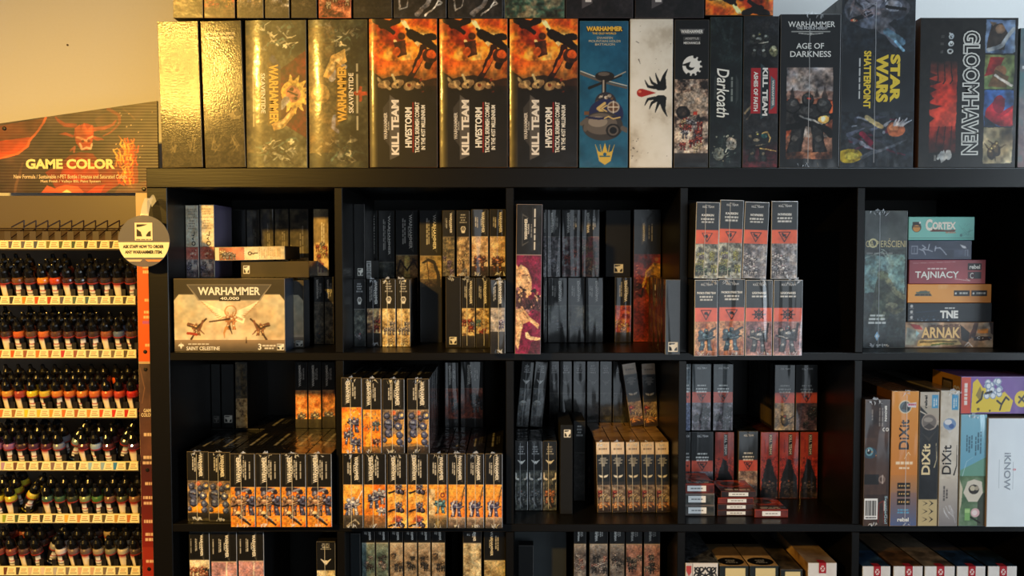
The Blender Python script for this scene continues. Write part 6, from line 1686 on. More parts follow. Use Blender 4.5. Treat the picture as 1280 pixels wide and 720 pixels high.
W_ = dict(seam=.4, tabs=(1, 1), edges=False)
lows = []
for i, (px, art, nm, sym, n, lab) in enumerate((
        ((865.5, 350, 897.3, 445.6), KT3, 'PHOBOS STRIKE TEAM', 'tri', 2, 'lower orange-banded box with blue soldier, nearest the brown carton'),
        ((897.8, 349, 931, 445), KT3, 'PHOBOS STRIKE TEAM', 'tri', 2, 'lower orange-banded box with blue soldier, second along'),
        ((931.5, 350, 965.6, 445), KT4, 'LEGIONARIES', 'star', 1, 'lower orange-banded box with grey warrior, third along'),
        ((966.4, 350, 1003.2, 445), KT4, 'LEGIONARIES', 'star', 1, 'lower orange-banded box with grey warrior, last along'))):
    lows.append(place('miniatures_box', px, dict(kt(art, nm, n, sym, rgb(228, 104, 80), rgb(52, 58, 60)), side=rgb(30, 30, 30), edge=(.9, .9, .9)), lab, z=Z1, d=.25, mat='film', wrap=dict(W_, seam=None, seed=20 + i, tabs=(1, 1), edges=False), group=G14))  # greyer head: the film's milky window reflection is painted in
zz = max(q.top for q in lows) + .0004
for i, (px, art, nm, ln, lab) in enumerate((
        ((867.5, 253, 897.2, 348.6), KT1, 'KASRKIN', .022, 'upper leaning box with greenish soldiers, nearest the brown carton'),
        ((898.4, 250.5, 928.4, 347.5), KT1, 'KASRKIN', .03, 'upper leaning box with greenish soldiers, second along'),
        ((929.2, 253, 960.0, 348.6), KT2, 'PATHFINDERS', .034, 'upper leaning box with white-armoured squad, third along'),
        ((963.8, 251.5, 997.2, 348.8), KT2, 'PATHFINDERS', .0, 'upper upright box with white-armoured squad, last along'))):
    place('miniatures_box', px, dict(kt(art, nm, 2, 'tri', rgb(230, 96, 56), rgb(34, 37, 40)), side=rgb(30, 30, 30), edge=(.9, .9, .9)), lab, z=zz, Y=-.058, d=.25 if i else .08, mat='gloss', lean=ln, wrap=dict(W_, seam=(.4, .42, None, None)[i], seed=30 + i, tabs=(1, 0)), group=G14)


def d_brown(w, h):
    c = Cv(w, h, rgb(120, 84, 56)); c.mottle(0, 0, 1, 1, [rgb(96, 64, 42), rgb(150, 112, 80)], 3, 4); c.rect(0, .05, 1, .35, rgb(190, 170, 140)); c.rect(.2, .6, .9, .95, rgb(150, 70, 40)); c.bars(.3, .62, .8, .92, 2, rgb(30, 26, 24), True); c.bars(.1, .08, .9, .3, 4, rgb(120, 100, 80)); return c, []


place('board_game_box', (861.4, 256, 867.8, 346), dict(front=d_brown, side=rgb(96, 66, 44)), 'brown carton sliver between the upright and the leaning boxes', cat='board game', z=lows[0].top, Y=.06, d=.2, group=G14)

# ---------------------------------------------------------------- fifth cubby: board games
def d_ring(w, h):
    c = Cv(w, h, rgb(62, 72, 72)); c.mottle(0, 0, 1, 1, [rgb(44, 52, 52), rgb(70, 80, 78), rgb(96, 104, 100)], 2, 4, 1, 4, 1.8)
    c.mottle(.02, .4, .95, .68, [rgb(66, 96, 96), rgb(110, 146, 142), rgb(140, 168, 160)], 2, 8, .9); c.poly([(0, .70), (.5, .66), (.45, .78), (0, .8)], rgb(66, 72, 72), .8)
    c.line([(.02, .66), (.3, .69), (.42, .70), (.5, .66)], .012, rgb(160, 176, 166), .8); c.line([(.40, .72), (.52, .70), (.56, .66)], .01, rgb(190, 200, 186), .8)
    Sx = [(.2, .3), (.28, .48), (.4, .56), (.52, .54), (.62, .45), (.95, .38), (.95, .30), (.7, .33), (.6, .22), (.3, .18), (.1, .2)]
    c.poly(Sx, rgb(74, 82, 66)); c.ell(.44, .53, .13, rgb(110, 116, 84), 1, .11); c.ell(.4, .55, .08, rgb(140, 146, 106), 1, .05); c.line([(.55, .5), (.75, .41), (.95, .37)], .06, rgb(120, 126, 100)); c.ell(.66, .31, .15, rgb(126, 130, 104), 1, .07); c.line([(.55, .3), (.72, .26), (.9, .28)], .05, rgb(96, 100, 80)); c.line([(.5, .26), (.44, .2), (.5, .15)], .04, rgb(130, 134, 110), .8, .02)
    c.grad(0, 0, 1, .2, rgb(40, 48, 52), rgb(60, 70, 70), .8)
    c.paint(0, .72, .02, 5, .5, .3); c.ring(.2, .715 + .05, .09, .018, rgb(220, 206, 150)); c.bars(.02, .68, .7, .70, 1, SIL, seed=3, a=.5); c.bars(.05, .17, .6, .25, 3, WHITE, seed=5, a=.85); A = c.asp
    c.poly([(.27, .085), (.33, .12), (.39, .085), (.33, .05)], rgb(150, 190, 220)); c.poly([(.3, .085), (.33, .1), (.36, .085), (.33, .07)], WHITE); c.bars(.3, .01, .6, .03, 1, WHITE, seed=4)
    return c, [('CA PIERŚCIENI', (.03, .735, .97, .80), rgb(206, 190, 140), dict(bold=.0))]


place('board_game_box', (1079.6, 263.4, 1133.4, 435), dict(front=d_ring, side=rgb(40, 44, 46), right_col=rgb(120, 126, 126), edge=(.55, .58, .58)), 'tall grey-green game box with crouching figure standing beside the stack', cat='board game', z=Z1, d=.285, mat='gloss', wrap=dict(seam=.35, tabs=(1, 1), seed=5, amount=2.4), group=G15)


def g_teal(w, h):
    c = Cv(w, h, rgb(96, 172, 160)); c.mottle(0, 0, 1, 1, [rgb(84, 156, 146), rgb(100, 178, 166), rgb(124, 194, 182)], 1, 4); c.line([(0, .08), (1, .08)], .004, rgb(60, 120, 110)); c.ell(.12, .55, .072, rgb(70, 56, 44), 1, .072); c.ell(.12, .5, .055, rgb(206, 140, 60), 1, .05); c.rect(.06, .66, .18, .78, rgb(60, 46, 40)); c.line([(.08, .58), (.16, .58)], .006, rgb(70, 50, 30)); c.ell(.17, .75, .015, WHITE)
    c.poly([(.27, .5), (.34, .36), (.7, .36), (.72, .46), (.6, .42)], rgb(110, 60, 44)); c.bars(.56, .28, .72, .36, 1, rgb(206, 96, 60)); R = random.Random(3)
    for k in range(12): c.line([(R.uniform(.76, .98), R.uniform(.15, .75)), (R.uniform(.76, .98), R.uniform(.15, .75))], .003, rgb(60, 120, 116), .5)
    c.ell(.8, .2, .02, rgb(60, 110, 110)); return c, [('C', (.255, .40, .36, .90), rgb(236, 226, 210), dict(bold=.05)), ('ORTEX', (.36, .45, .715, .78), rgb(236, 226, 210), dict(bold=.05))]


def g_navy(w, h):
    c = Cv(w, h, rgb(44, 54, 76)); c.mottle(0, 0, 1, 1, [rgb(34, 42, 60), rgb(50, 60, 84), rgb(70, 80, 104)], 1.5, 4); S = rgb(170, 176, 190)
    c.line([(.05, .3), (.05, .7), (.14, .7), (.14, .3), (.05, .3)], .006, S, .8); c.line([(.09, .35), (.09, .62)], .004, S, .8); c.line([(.17, .55), (.24, .45), (.27, .25)], .007, S); c.line([(.22, .75), (.27, .62), (.22, .55), (.3, .5)], .007, S); c.line([(.33, .8), (.31, .5), (.38, .42)], .007, S); c.line([(.42, .45), (.43, .7)], .008, S); c.line([(.43, .6), (.5, .62), (.55, .45), (.6, .25)], .007, S); c.line([(.1, .55), (.9, .55)], .003, S, .4)
    c.poly([(.81, .8), (.86, .6), (.92, .58), (.9, .7), (.85, .75)], rgb(206, 206, 210)); c.mottle(.72, .12, .98, .5, [rgb(50, 60, 84), rgb(90, 100, 124)], 6, 4, .8); c.line([(.9, .2), (.9, .5), (.94, .5), (.94, .2)], .006, S, .7); return c, []


def g_red(w, h):
    c = Cv(w, h, rgb(160, 66, 76));  c.grad(0, 0, 1, 1, rgb(190, 96, 110), rgb(130, 52, 66)); c.mottle(0, 0, 1, 1, [rgb(130, 50, 60), rgb(170, 70, 76), rgb(196, 90, 80)], 1, 5, .6); c.rect(.765, .57, .945, .86, BLACK); c.rect(.77, .2, .945, .5, rgb(90, 50, 60)); c.rect(.86, .2, .94, .5, rgb(70, 70, 74)); c.line([(.6, .2), (.8, .12), (.75, .2)], .004, WHITE, .7); c.line([(.05, .86), (.6, .92)], .003, WHITE, .5); c.bars(.23, .58, .50, .68, 1, WHITE, seed=4)
    return c, [('TAJNIACY', (.08, .16, .65, .52), WHITE, dict(bold=.02)), ('rebel', (.785, .62, .925, .80), WHITE, dict(bold=.04)), ('C', (.795, .22, .84, .46), WHITE, {})]


def g_orange(w, h):
    c = Cv(w, h, rgb(220, 140, 54)); c.mottle(0, 0, 1, 1, [rgb(206, 128, 48), rgb(224, 146, 58), rgb(232, 160, 74)], 1, 4); c.poly([(.08, .35), (.29, .35), (.27, .5), (.22, .66), (.15, .64), (.1, .5)], rgb(120, 110, 90)); c.bars(.08, .36, .28, .48, 1, rgb(50, 60, 60)); c.line([(.1, .55), (.26, .58)], .005, rgb(60, 110, 110))
    for u in (.55, .76): c.rect(u, .36, u + .19, .66, BLACK); c.bars(u + .05, .42, u + .18, .6, 1, WHITE, seed=int(u * 10)); c.ell(u + .025, .5, .012, WHITE)
    c.mottle(.36, .75, .58, 1, [rgb(220, 140, 54), rgb(240, 190, 130)], 5, 3, .7); return c, []


def g_navy2(w, h):
    c = Cv(w, h, rgb(30, 38, 48)); c.mottle(0, 0, 1, 1, [rgb(24, 31, 40), rgb(34, 43, 54), rgb(48, 58, 70)], 1.5, 4); c.specks(.02, .0, .55, .3, [rgb(50, 80, 110), rgb(140, 160, 180), rgb(30, 40, 50)], 50, 4, .003, .012, .7)
    for v in (.84, .52, .22): c.ell(.045, v, .018, rgb(190, 190, 190), 1, .018); c.line([(.02, v - .12), (.07, v - .12)], .004, SIL, .6)
    c.line([(.06, .9), (.06, .1)], .002, GREY, .6); c.bars(.42, .66, .58, .80, 1, WHITE, seed=5); c.line([(.1, .5), (.38, .6)], .003, rgb(60, 80, 110), .8); c.rect(.8, 0, 1, 1, rgb(26, 30, 36), .5); return c, [('TNE', (.385, .18, .60, .60), WHITE, dict(bold=.05))]


def g_jungle(w, h):
    c = Cv(w, h, rgb(130, 100, 76)); c.mottle(0, 0, 1, 1, [rgb(84, 56, 40), rgb(150, 112, 80), rgb(190, 156, 120), rgb(150, 140, 130)], 1.6, 4, 1, 4, 2.2)
    c.poly([(0, .1), (.02, .8), (.1, .7), (.15, .5), (.12, .1)], rgb(150, 156, 146)); c.poly([(.04, .95), (.16, .9), (.2, .7), (.1, .75)], rgb(160, 60, 60)); c.poly([(.12, .7), (.16, .55), (.12, .4)], rgb(150, 190, 200)); c.poly([(.16, .3), (.6, .34), (.64, .1), (.14, .08)], rgb(206, 176, 110)); c.line([(.18, .22), (.58, .24)], .01, rgb(120, 96, 40)); c.line([(.3, .1), (.55, .16)], .008, rgb(90, 110, 50))
    c.poly([(.62, .9), (.74, .6), (.72, .2), (.64, .3)], rgb(40, 28, 26)); c.poly([(.78, .98), (.83, .98), (.8, .5), (.72, .3)], rgb(90, 50, 36)); c.rect(.82, .58, .94, .74, rgb(220, 140, 60)); c.poly([(.7, .02), (.76, .2), (.72, .05)], WHITE); c.line([(.68, .06), (.72, .2), (.77, .04)], .006, rgb(220, 210, 200)); c.rect(.78, .3, .98, .46, rgb(70, 50, 44)); c.specks(.76, .3, .98, .46, [WHITE, rgb(60, 90, 130)], 8, 3, .004, .01); c.poly([(.95, 1), (1, 1), (1, .5), (.97, .6)], rgb(60, 34, 26)); c.bars(.28, .83, .62, .92, 1, rgb(90, 50, 40), seed=4)
    c.paint(0, 1, .012, 5, .4, .3); c.poly([(.18, .34), (.26, .86), (.62, .84), (.62, .36)], rgb(84, 52, 34), .6); return c, [('ARNAK', (.185, .38, .625, .80), rgb(236, 196, 130), dict(bold=.03)), ('C', (.815, .34, .85, .44), WHITE, {})]


zc = Z1
for px, f_, lab, sd, dd in (
        ((1131, 402.5, 1242, 435), g_jungle, 'brown jungle-scene game box at the bottom of the stack', rgb(60, 44, 34), .28),
        ((1134.3, 378.8, 1240, 401.6), g_navy2, 'dark navy game box with short white title, second from the stack bottom', rgb(24, 30, 38), .27),
        ((1134.5, 355.2, 1239.6, 377.8), g_orange, 'orange game box with two black badges, in the middle of the stack', rgb(150, 90, 36), .26),
        ((1136, 324.8, 1232.4, 354.2), g_red, 'raspberry-red game box with white title, third from the stack top', rgb(90, 40, 50), .26),
        ((1135.2, 300.6, 1215, 323.6), g_navy, 'slate-blue game box with thin curly lettering, second from the stack top', rgb(34, 42, 60), .2),
        ((1135.4, 271, 1218.5, 299), g_teal, 'turquoise game box on the very top of the stack', rgb(60, 110, 104), .2)):
    q = place('board_game_box', px, dict(front=f_, side=sd, edge=tuple(min(1, x * 1.5 + .1) for x in sd)), lab, cat='board game', z=zc, Y=.083, d=dd, mat='gloss', group='stacked board games')
    zc = q.top + .0004
# ================================================================== middle row of cubbies
G21, G22, G23, G24, G25 = ['boxes in the %s cubby of the middle row' % n for n in ('first', 'second', 'third', 'fourth', 'fifth')]
OR2 = [rgb(222, 104, 28), rgb(244, 146, 44), rgb(252, 182, 76)]


def a_squad(c, v0, v1):
    """Orange field, a crowd of blue armour."""
    c.mottle(0, v0, 1, v1, OR2, 2, 5, 1, 4, 1.8); H = v1 - v0
    bl = (rgb(76, 80, 116), rgb(150, 154, 190), rgb(30, 28, 46), rgb(236, 214, 170)); tn = (rgb(150, 116, 96), rgb(214, 184, 150), rgb(54, 40, 40), rgb(196, 70, 40))
    c.line([(.25, v0 + H * .95), (.6, v0 + H * .93), (.8, v0 + H * .88)], .09, rgb(50, 48, 72)); c.ell(.3, v0 + H * .84, .12, rgb(90, 90, 120)); c.ell(.3, v0 + H * .86, .06, rgb(160, 160, 186)); c.line([(.5, v0 + H * .9), (.75, v0 + H * .96)], .04, rgb(140, 140, 160))
    c.soldier(.68, v0 + H * .30, .95, bl, 3, -1); c.soldier(.34, v0 + H * .28, .95, tn, 4, 1)
    c.line([(.35, v0 + H * .3), (.6, v0 + H * .16), (.8, v0 + H * .06)], .09, rgb(48, 44, 52), 1, .04); c.line([(.4, v0 + H * .3), (.66, v0 + H * .18)], .03, rgb(200, 190, 170)); c.ell(.3, v0 + H * .36, .1, rgb(220, 200, 160), 1, .07)
    c.specks(.1, v0 + H * .1, .95, v0 + H * .9, [rgb(36, 34, 50), rgb(220, 206, 180), rgb(190, 60, 40), rgb(110, 110, 150)], 34, 6, .012, .035)


def a_giants(seed, low=True):
    """Blue armoured giants seen close, with a fire-lit gap between their feet."""
    def f(c, v0, v1):
        H = v1 - v0
        c.mottle(0, v0, 1, v1, [rgb(90, 76, 70), rgb(150, 130, 110), rgb(236, 170, 80)], 2, seed, 1, 4, 2)
        c.poly([(.12, v0 + H * .22), (.2, v0 + H * .45), (.7, v0 + H * .42), (.75, v0 + H * .2)], rgb(244, 160, 50)); c.poly([(.85, v0 + H * .5), (1, v0 + H * .8), (1, v0 + H * .4)], rgb(240, 190, 110))
        D, Mn, Lt = rgb(30, 32, 52), rgb(76, 84, 124), rgb(140, 150, 186)
        for u, v, r in ((.3, .66, .25), (.28, .46, .2), (.72, .62, .18), (.78, .42, .16), (.78, .26, .14), (.6, .8, .13), (.86, .86, .17), (.2, .86, .16), (.08, .3, .12), (.9, .14, .13)):
            c.ell(u, v0 + H * v, r, D); c.ell(u, v0 + H * v + .01, r * .86, Mn); c.ell(u - r * .25, v0 + H * v + r * .3 * c.asp, r * .4, Lt, .9, r * .28)
        c.ell(.5, v0 + H * .93, .1, rgb(206, 110, 70)); c.ell(.88, v0 + H * .88, .07, rgb(226, 206, 150)); c.line([(.1, v0 + H * .68), (.5, v0 + H * .64)], .025, D); c.ell(.72, v0 + H * .63, .05, WHITE)
        c.specks(.05, v0 + H * .3, .95, v1, [rgb(206, 200, 190), D, rgb(190, 90, 60)], 18, seed, .012, .03)
        c.grad(0, v0, 1, v0 + H * .16, rgb(40, 38, 40), rgb(80, 66, 56), .85)
    return f


def orange_box(**k):
    return dict(spine(**k), top=top_streaks(4, int(k.get('hd', .5) * 100)), side=BLACK, right_col=rgb(30, 28, 28), edge=(.42, .38, .32))


SQ = orange_box(art=a_squad, way=90, hd=.545, logo=(.25, .44), names=(.50, .66), small=(.75, .84))
GI = orange_box(art=a_giants(3), way=-90, hd=.585, logo=(.55, .72), names=(.22, .42), foot=.12)
ws = lambda s, **k: dict(dict(seam=.45, tabs=(1, 1), seed=s), **k)
DB = .238
rows = []
for i, (px, ds, lab) in enumerate((
        ((233.8, 564.5, 261.4, 651.5), GI, 'orange box with close-up blue giants, at the outer end of the front row'),
        ((262, 565, 287, 652.5), GI, 'orange box with close-up blue giants, next to the four squad boxes'))):
    rows.append(place('miniatures_box', px, ds, lab, z=Z2, d=.19, mat='wrap', key='giant1', wrap=ws(40 + i), group=G21))
for i, (a, b_) in enumerate(((287.6, 319), (319.6, 350.7), (351.2, 382.7), (383.2, 415))):
    rows.append(place('miniatures_box', (a, 567, b_, 659.4), SQ, '%s of four orange squad boxes in the front row of the cubby' % ('first', 'second', 'third', 'fourth')[i], z=Z2, d=DB, mat='wrap', key='squad', wrap=ws(45 + i), group=G21))
tp_ = max(r.top for r in rows)
BK = dict(front=lambda w, h: plain(rgb(22, 21, 20), .02)(w, h), top=top_streaks(4, 9), side=BLACK)
bks = []
for i in range(5):
    x0 = 263 + i * 31
    bks.append(place('miniatures_box', (x0, 540, x0 + 30.4, 634), BK, 'black box in the second row behind the orange squad boxes, %s of five' % ORD[i], z=Z2, Y=.2195, d=.162, mat='wrap', top=tp_ - .001, group=G21))
zb = max(b_.top for b_ in bks) + .0004
SM = spine(A_one([rgb(190, 90, 36), rgb(230, 150, 80), rgb(240, 190, 130)], (rgb(110, 104, 120), rgb(236, 226, 206), rgb(40, 36, 44), rgb(190, 70, 40)), 4, 1.0), 90, .575, (.30, .48), (.56, .76), foot=.14)
for i, (a, b_) in enumerate(((368.8, 384.4), (385, 401.6), (402.4, 419.2))):
    place('miniatures_box', (a, 452.5, b_, 534), SM if i < 2 else spine(A_one([rgb(110, 70, 50), rgb(190, 120, 70), rgb(220, 170, 110)], (rgb(90, 90, 116), rgb(200, 196, 206), rgb(30, 28, 40), rgb(220, 160, 60)), 8, 1.05), 90, .58, (.28, .46), (.56, .76), foot=.18), ('small orange box standing at the back, first of three by the upright', 'small orange box standing at the back, middle of three', 'small brown-orange box standing at the back, against the upright')[i], z=zb, Y=.222, d=.14, mat='wrap', group=G21)
place('miniatures_box', (294, 452.5, 309.4, 534), dict(front=lambda w, h: (Cv(w, h, rgb(60, 50, 36)).mottle(0, 0, 1, 1, [rgb(44, 38, 28), rgb(96, 80, 52), rgb(130, 110, 76)], 4, 3, 1, 4, 2).mottle(0, 0, 1, .45, [rgb(90, 66, 40), rgb(190, 150, 96), rgb(226, 196, 140)], 5, 6).ell(.3, .07, .18, rgb(220, 190, 140)).ell(.7, .07, .18, rgb(210, 176, 120)), []), side=rgb(20, 19, 18), right_col=rgb(26, 24, 22)), 'olive busy spine standing alone at the back, its bare black side showing', z=zb, Y=.222, d=.155, mat='wrap', group=G21)
for i, (a, b_) in enumerate(((259, 275.5), (276.5, 292.6))):
    place('boxed_set', (a, 455, b_, 534), dict(front=logo_book(.2, .08, .85, .2, rgb(12, 12, 12)) if i else (lambda w, h: (Cv(w, h, rgb(12, 12, 12)).gw(.2, .08, .85, .19, rgb(110, 108, 104)), [])), side=BLACK, edge=(.06, .06, .06)), ('black box with dim grey emblem standing at the back', 'black box with bright white emblem standing beside the olive spine')[i], z=zb, Y=.225, d=.15, group=G21)


def a_var(k):
    def f(c, v0, v1):
        H = v1 - v0; S = c.asp
        bl = (rgb(86, 90, 128), rgb(190, 190, 210), rgb(30, 28, 46), rgb(230, 200, 150)); wt = (rgb(170, 170, 186), rgb(236, 232, 230), rgb(50, 48, 66), rgb(90, 96, 150))
        c.mottle(0, v0, 1, v1, OR2 if k in (0, 1, 3, 6) else [rgb(190, 110, 40), rgb(240, 160, 60), rgb(252, 200, 110)], 2, 20 + k, 1, 4, 2)
        if k == 0:      # a charge, running downhill
            c.soldier(.6, v0 + H * .45, .8, bl, 3, -1); c.soldier(.35, v0 + H * .2, .7, bl, 5, 1); c.soldier(.7, v0 + H * .02, .75, bl, 8, -1); c.specks(.1, v0, .95, v1, [rgb(206, 60, 60), rgb(36, 34, 50), rgb(220, 206, 200)], 30, 3, .015, .045)
        if k == 1:
            c.specks(0, v0 + H * .55, .95, v0 + H * .95, [rgb(206, 180, 150), rgb(60, 70, 90), rgb(110, 130, 140), rgb(150, 90, 50)], 36, 4, .015, .05); c.soldier(.7, v0 + H * .52, .6, (rgb(90, 110, 126), rgb(180, 190, 196), rgb(36, 40, 46), rgb(220, 90, 40)), 3); c.poly([(.1, v0), (.15, v0 + H * .4), (.4, v0 + H * .5), (.5, v0 + H * .2)], rgb(250, 190, 60), .8); c.soldier(.72, v0 + H * .12, .6, (rgb(84, 60, 66), rgb(190, 160, 150), rgb(36, 26, 30), rgb(220, 60, 40)), 6); c.grad(0, v0, 1, v0 + H * .16, rgb(50, 40, 30), rgb(150, 110, 60), .8)
        if k == 2: c.soldier(.5, v0 + H * .30, 1.0, wt, 3, 1); c.line([(.7, v0 + H * .62), (.95, v0 + H * .85)], .03, rgb(230, 226, 230)); c.soldier(.3, v0 + H * .3, .7, bl, 5); c.grad(0, v0, 1, v0 + H * .3, rgb(50, 48, 46), rgb(90, 84, 78), .95); c.line([(.2, v0 + H * .05), (.6, v0 + H * .2), (.8, v0 + H * .1)], .03, rgb(170, 160, 140))
        if k == 3: c.soldier(.7, v0 + H * .55, .8, wt, 4, -1); c.soldier(.45, v0 + H * .45, .8, bl, 6, 1); c.soldier(.8, v0 + H * .22, .6, wt, 7, -1); c.grad(0, v0, 1, v0 + H * .3, rgb(70, 66, 64), rgb(170, 110, 60), .85)
        if k == 4:      # riders
            for v in (.78, .36, .02):
                c.ell(.62, v0 + H * (v + .06), .24, rgb(40, 36, 50), 1, .12); c.ell(.75, v0 + H * (v + .04), .13, rgb(90, 80, 110)); c.ring(.75, v0 + H * (v + .04), .1, .03, rgb(30, 28, 36)); c.line([(.08, v0 + H * (v + .03)), (.5, v0 + H * (v + .08))], .05, rgb(50, 40, 44)); c.soldier(.58, v0 + H * (v + .02), .55, bl, 3 + int(v * 10)); c.specks(.3, v0 + H * v, .95, v0 + H * (v + .2), [rgb(200, 190, 180), rgb(60, 60, 90), rgb(206, 60, 40)], 8, int(v * 50), .015, .035)
            c.poly([(.2, v0 + H * .15), (.4, v0 + H * .3), (.8, v0 + H * .26), (.6, v0 + H * .14)], rgb(206, 70, 44), .6)
        if k == 5: c.mottle(0, v0, .35, v0 + H * .9, [rgb(120, 96, 60), rgb(206, 176, 130), rgb(230, 210, 170)], 4, 6); c.soldier(.62, v0 + H * .34, .85, (rgb(70, 120, 140), rgb(150, 190, 200), rgb(30, 44, 60), rgb(220, 190, 90)), 4, -1); c.ring(.75, v0 + H * .76, .1, .025, rgb(120, 40, 60)); c.grad(0, v0, 1, v0 + H * .3, rgb(40, 48, 52), rgb(170, 140, 100), .85); c.poly([(.3, v0), (.4, v0 + H * .2), (.6, v0 + H * .16), (.55, v0)], rgb(150, 130, 80))
        if k == 6: c.grad(0, v0, 1, v1, rgb(236, 120, 50), rgb(252, 190, 90), .5); c.soldier(.48, v0 + H * .26, 1.05, (rgb(80, 82, 124), rgb(160, 164, 196), rgb(32, 30, 52), rgb(150, 60, 120)), 4, 1); c.line([(.75, v0 + H * .55), (.96, v0 + H * .95)], .03, rgb(90, 80, 70)); c.line([(.28, v0 + H * .3), (.2, v0 + H * .5), (.34, v0 + H * .62)], .045, rgb(210, 206, 216)); c.grad(0, v0, 1, v0 + H * .25, rgb(60, 62, 68), rgb(190, 170, 150), .9)
    return f


# ---------------------------------------------------------------- second cubby
lowb = []
LB = [((428.4, 567, 454, 660.6), 2, -90, 'white-armoured charge picture, first in the lower row'), ((454.6, 567, 482.4, 660.6), 3, 90, 'huddle of white and blue soldiers, second in the lower row'), ((483.6, 567, 509, 660.6), 4, 90, 'three riders picture, third in the lower row'), ((509.6, 567, 534.8, 660.6), 4, 90, 'three riders picture, fourth in the lower row'),
      ((535.4, 567, 559.4, 660.6), 5, -90, 'teal soldier and ruined pillar, fifth in the lower row'), ((560, 567, 582, 660.6), 6, -90, 'lone blue soldier on yellow sky, sixth in the lower row'), ((583, 567, 605.2, 660.6), 6, -90, 'lone blue soldier on yellow sky, seventh in the lower row'), ((606, 567, 628.6, 660.6), 6, -90, 'lone blue soldier on yellow sky, last in the lower row')]
for i, (px, k, way, lab) in enumerate(LB):
    lg = dict(logo=(.22, .42), names=(.5, .7)) if way == 90 else dict(logo=(.58, .78), names=(.2, .42))
    lowb.append(place('miniatures_box', px, orange_box(art=a_var(k), way=way, hd=.585, **lg), 'orange box, ' + lab, z=Z2, d=.25, mat='wrap', key='r2low%d' % k, wrap=ws(60 + i, seam=.5 if i > 3 else .42), group=G22))
zz = max(q.top for q in lowb) + .0006
UPB = [((424.6, 472, 452.6, 566), 0, 90, .61, 'upper box with a running blue squad, first of four'), ((453.2, 473, 477, 566), 1, 90, .585, 'upper box with golden smoke and grey soldiers, second of four'), ((477.8, 473.5, 505.8, 566), 9, -90, .585, 'upper box with close-up blue giants, third of four'), ((508.6, 473, 537, 566), 9, -90, .585, 'upper box with close-up blue giants, last of four')]
for i, (px, k, way, hd, lab) in enumerate(UPB):
    lg = dict(logo=(.22, .42), names=(.52, .72)) if way == 90 else dict(logo=(.58, .78), names=(.24, .44))
    ob = dict(orange_box(art=a_giants(5) if k == 9 else a_var(k), way=way, hd=hd, **lg), right=lambda w, h: Cv(w, h, rgb(30, 36, 48)).mottle(0, 0, 1, .6, [rgb(40, 34, 36), rgb(90, 60, 56), rgb(120, 90, 80)], 3, 4, .9))
    place('miniatures_box', px, ob, 'orange ' + lab, z=zz, Y=-.03, d=.22, mat='wrap', key='r2up%d' % k, wrap=ws(80 + i, tabs=(1, 1)), group=G22)
RDK_ = spine(A_mottle([rgb(90, 40, 30), rgb(160, 76, 56), rgb(190, 110, 84)], 3, 5, [DARKP, STEEL], 5, .5), 90, .60, (.3, .46), (.6, .78), foot=.14)
bkr = []
for i, (a, b_, lab) in enumerate(((555.6, 574, 'black support box at the back under the narrower dim red box'), (574.8, 604, 'black box at the back under the wider dim red box'))):
    bkr.append(place('miniatures_box', (a, 545, b_, 634), BK, lab, z=Z2, Y=.2265, d=.155, mat='wrap', top=tp_ - .001, group=G22))
zq = max(b_.top for b_ in bkr) + .0004
place('miniatures_box', (555.6, 453, 573.4, 535), RDK_, 'dim red-picture box standing at the back, narrower of two', z=zq, Y=.228, d=.15, mat='film', group=G22)
place('miniatures_box', (575.4, 452, 604, 535), RDK_, 'dim red-picture box standing at the back, wider with orange flash', z=zq, Y=.228, d=.15, mat='film', group=G22)

# ---------------------------------------------------------------- third cubby
CRE = rgb(226, 204, 176)


def d_cream(w, h):
    c = Cv(w, h, rgb(40, 42, 42)); c.mottle(0, 0, 1, .39, [rgb(70, 56, 44), rgb(130, 110, 92), rgb(170, 152, 132)], 4, 5, 1, 4, 2.2); c.grad(0, 0, 1, .1, rgb(36, 30, 26), rgb(110, 70, 40), .9)
    R = random.Random(4)
    for k in range(12): c.line([(R.uniform(0, .9), R.uniform(.06, .14)), (R.uniform(.1, 1), R.uniform(.06, .15))], .035, R.choice([rgb(220, 150, 84), rgb(190, 110, 60), rgb(236, 180, 110)]), 1, .012)
    c.crowd(.2, .14, .9, .26, 5, .5, [STEEL, REDP, BONE], 3); c.rect(0, .43, 1, .825, rgb(34, 37, 38)); c.rect(0, .40, 1, .435, rgb(60, 56, 52))
    c.rect(0, .825, 1, 1, CRE); c.mottle(0, .825, 1, 1, [rgb(210, 186, 156), CRE, rgb(236, 218, 194)], 2, 4); c.bars(.15, .885, .85, .92, 1, rgb(110, 90, 74), seed=3, a=.8)
    c.paint(0, .41, .03, 4, .4, .35); wingbar(c, .5, .515, .36, rgb(230, 226, 214)); G = rgb(150, 150, 146)
    for k, (hw_, v) in enumerate(((.24, .77), (.36, .745), (.22, .72), (.3, .70))): c.rect(.5 - hw_, v - .01, .5 + hw_, v + .008, G)
    c.rect(.38, .655, .62, .69, G); return c, []


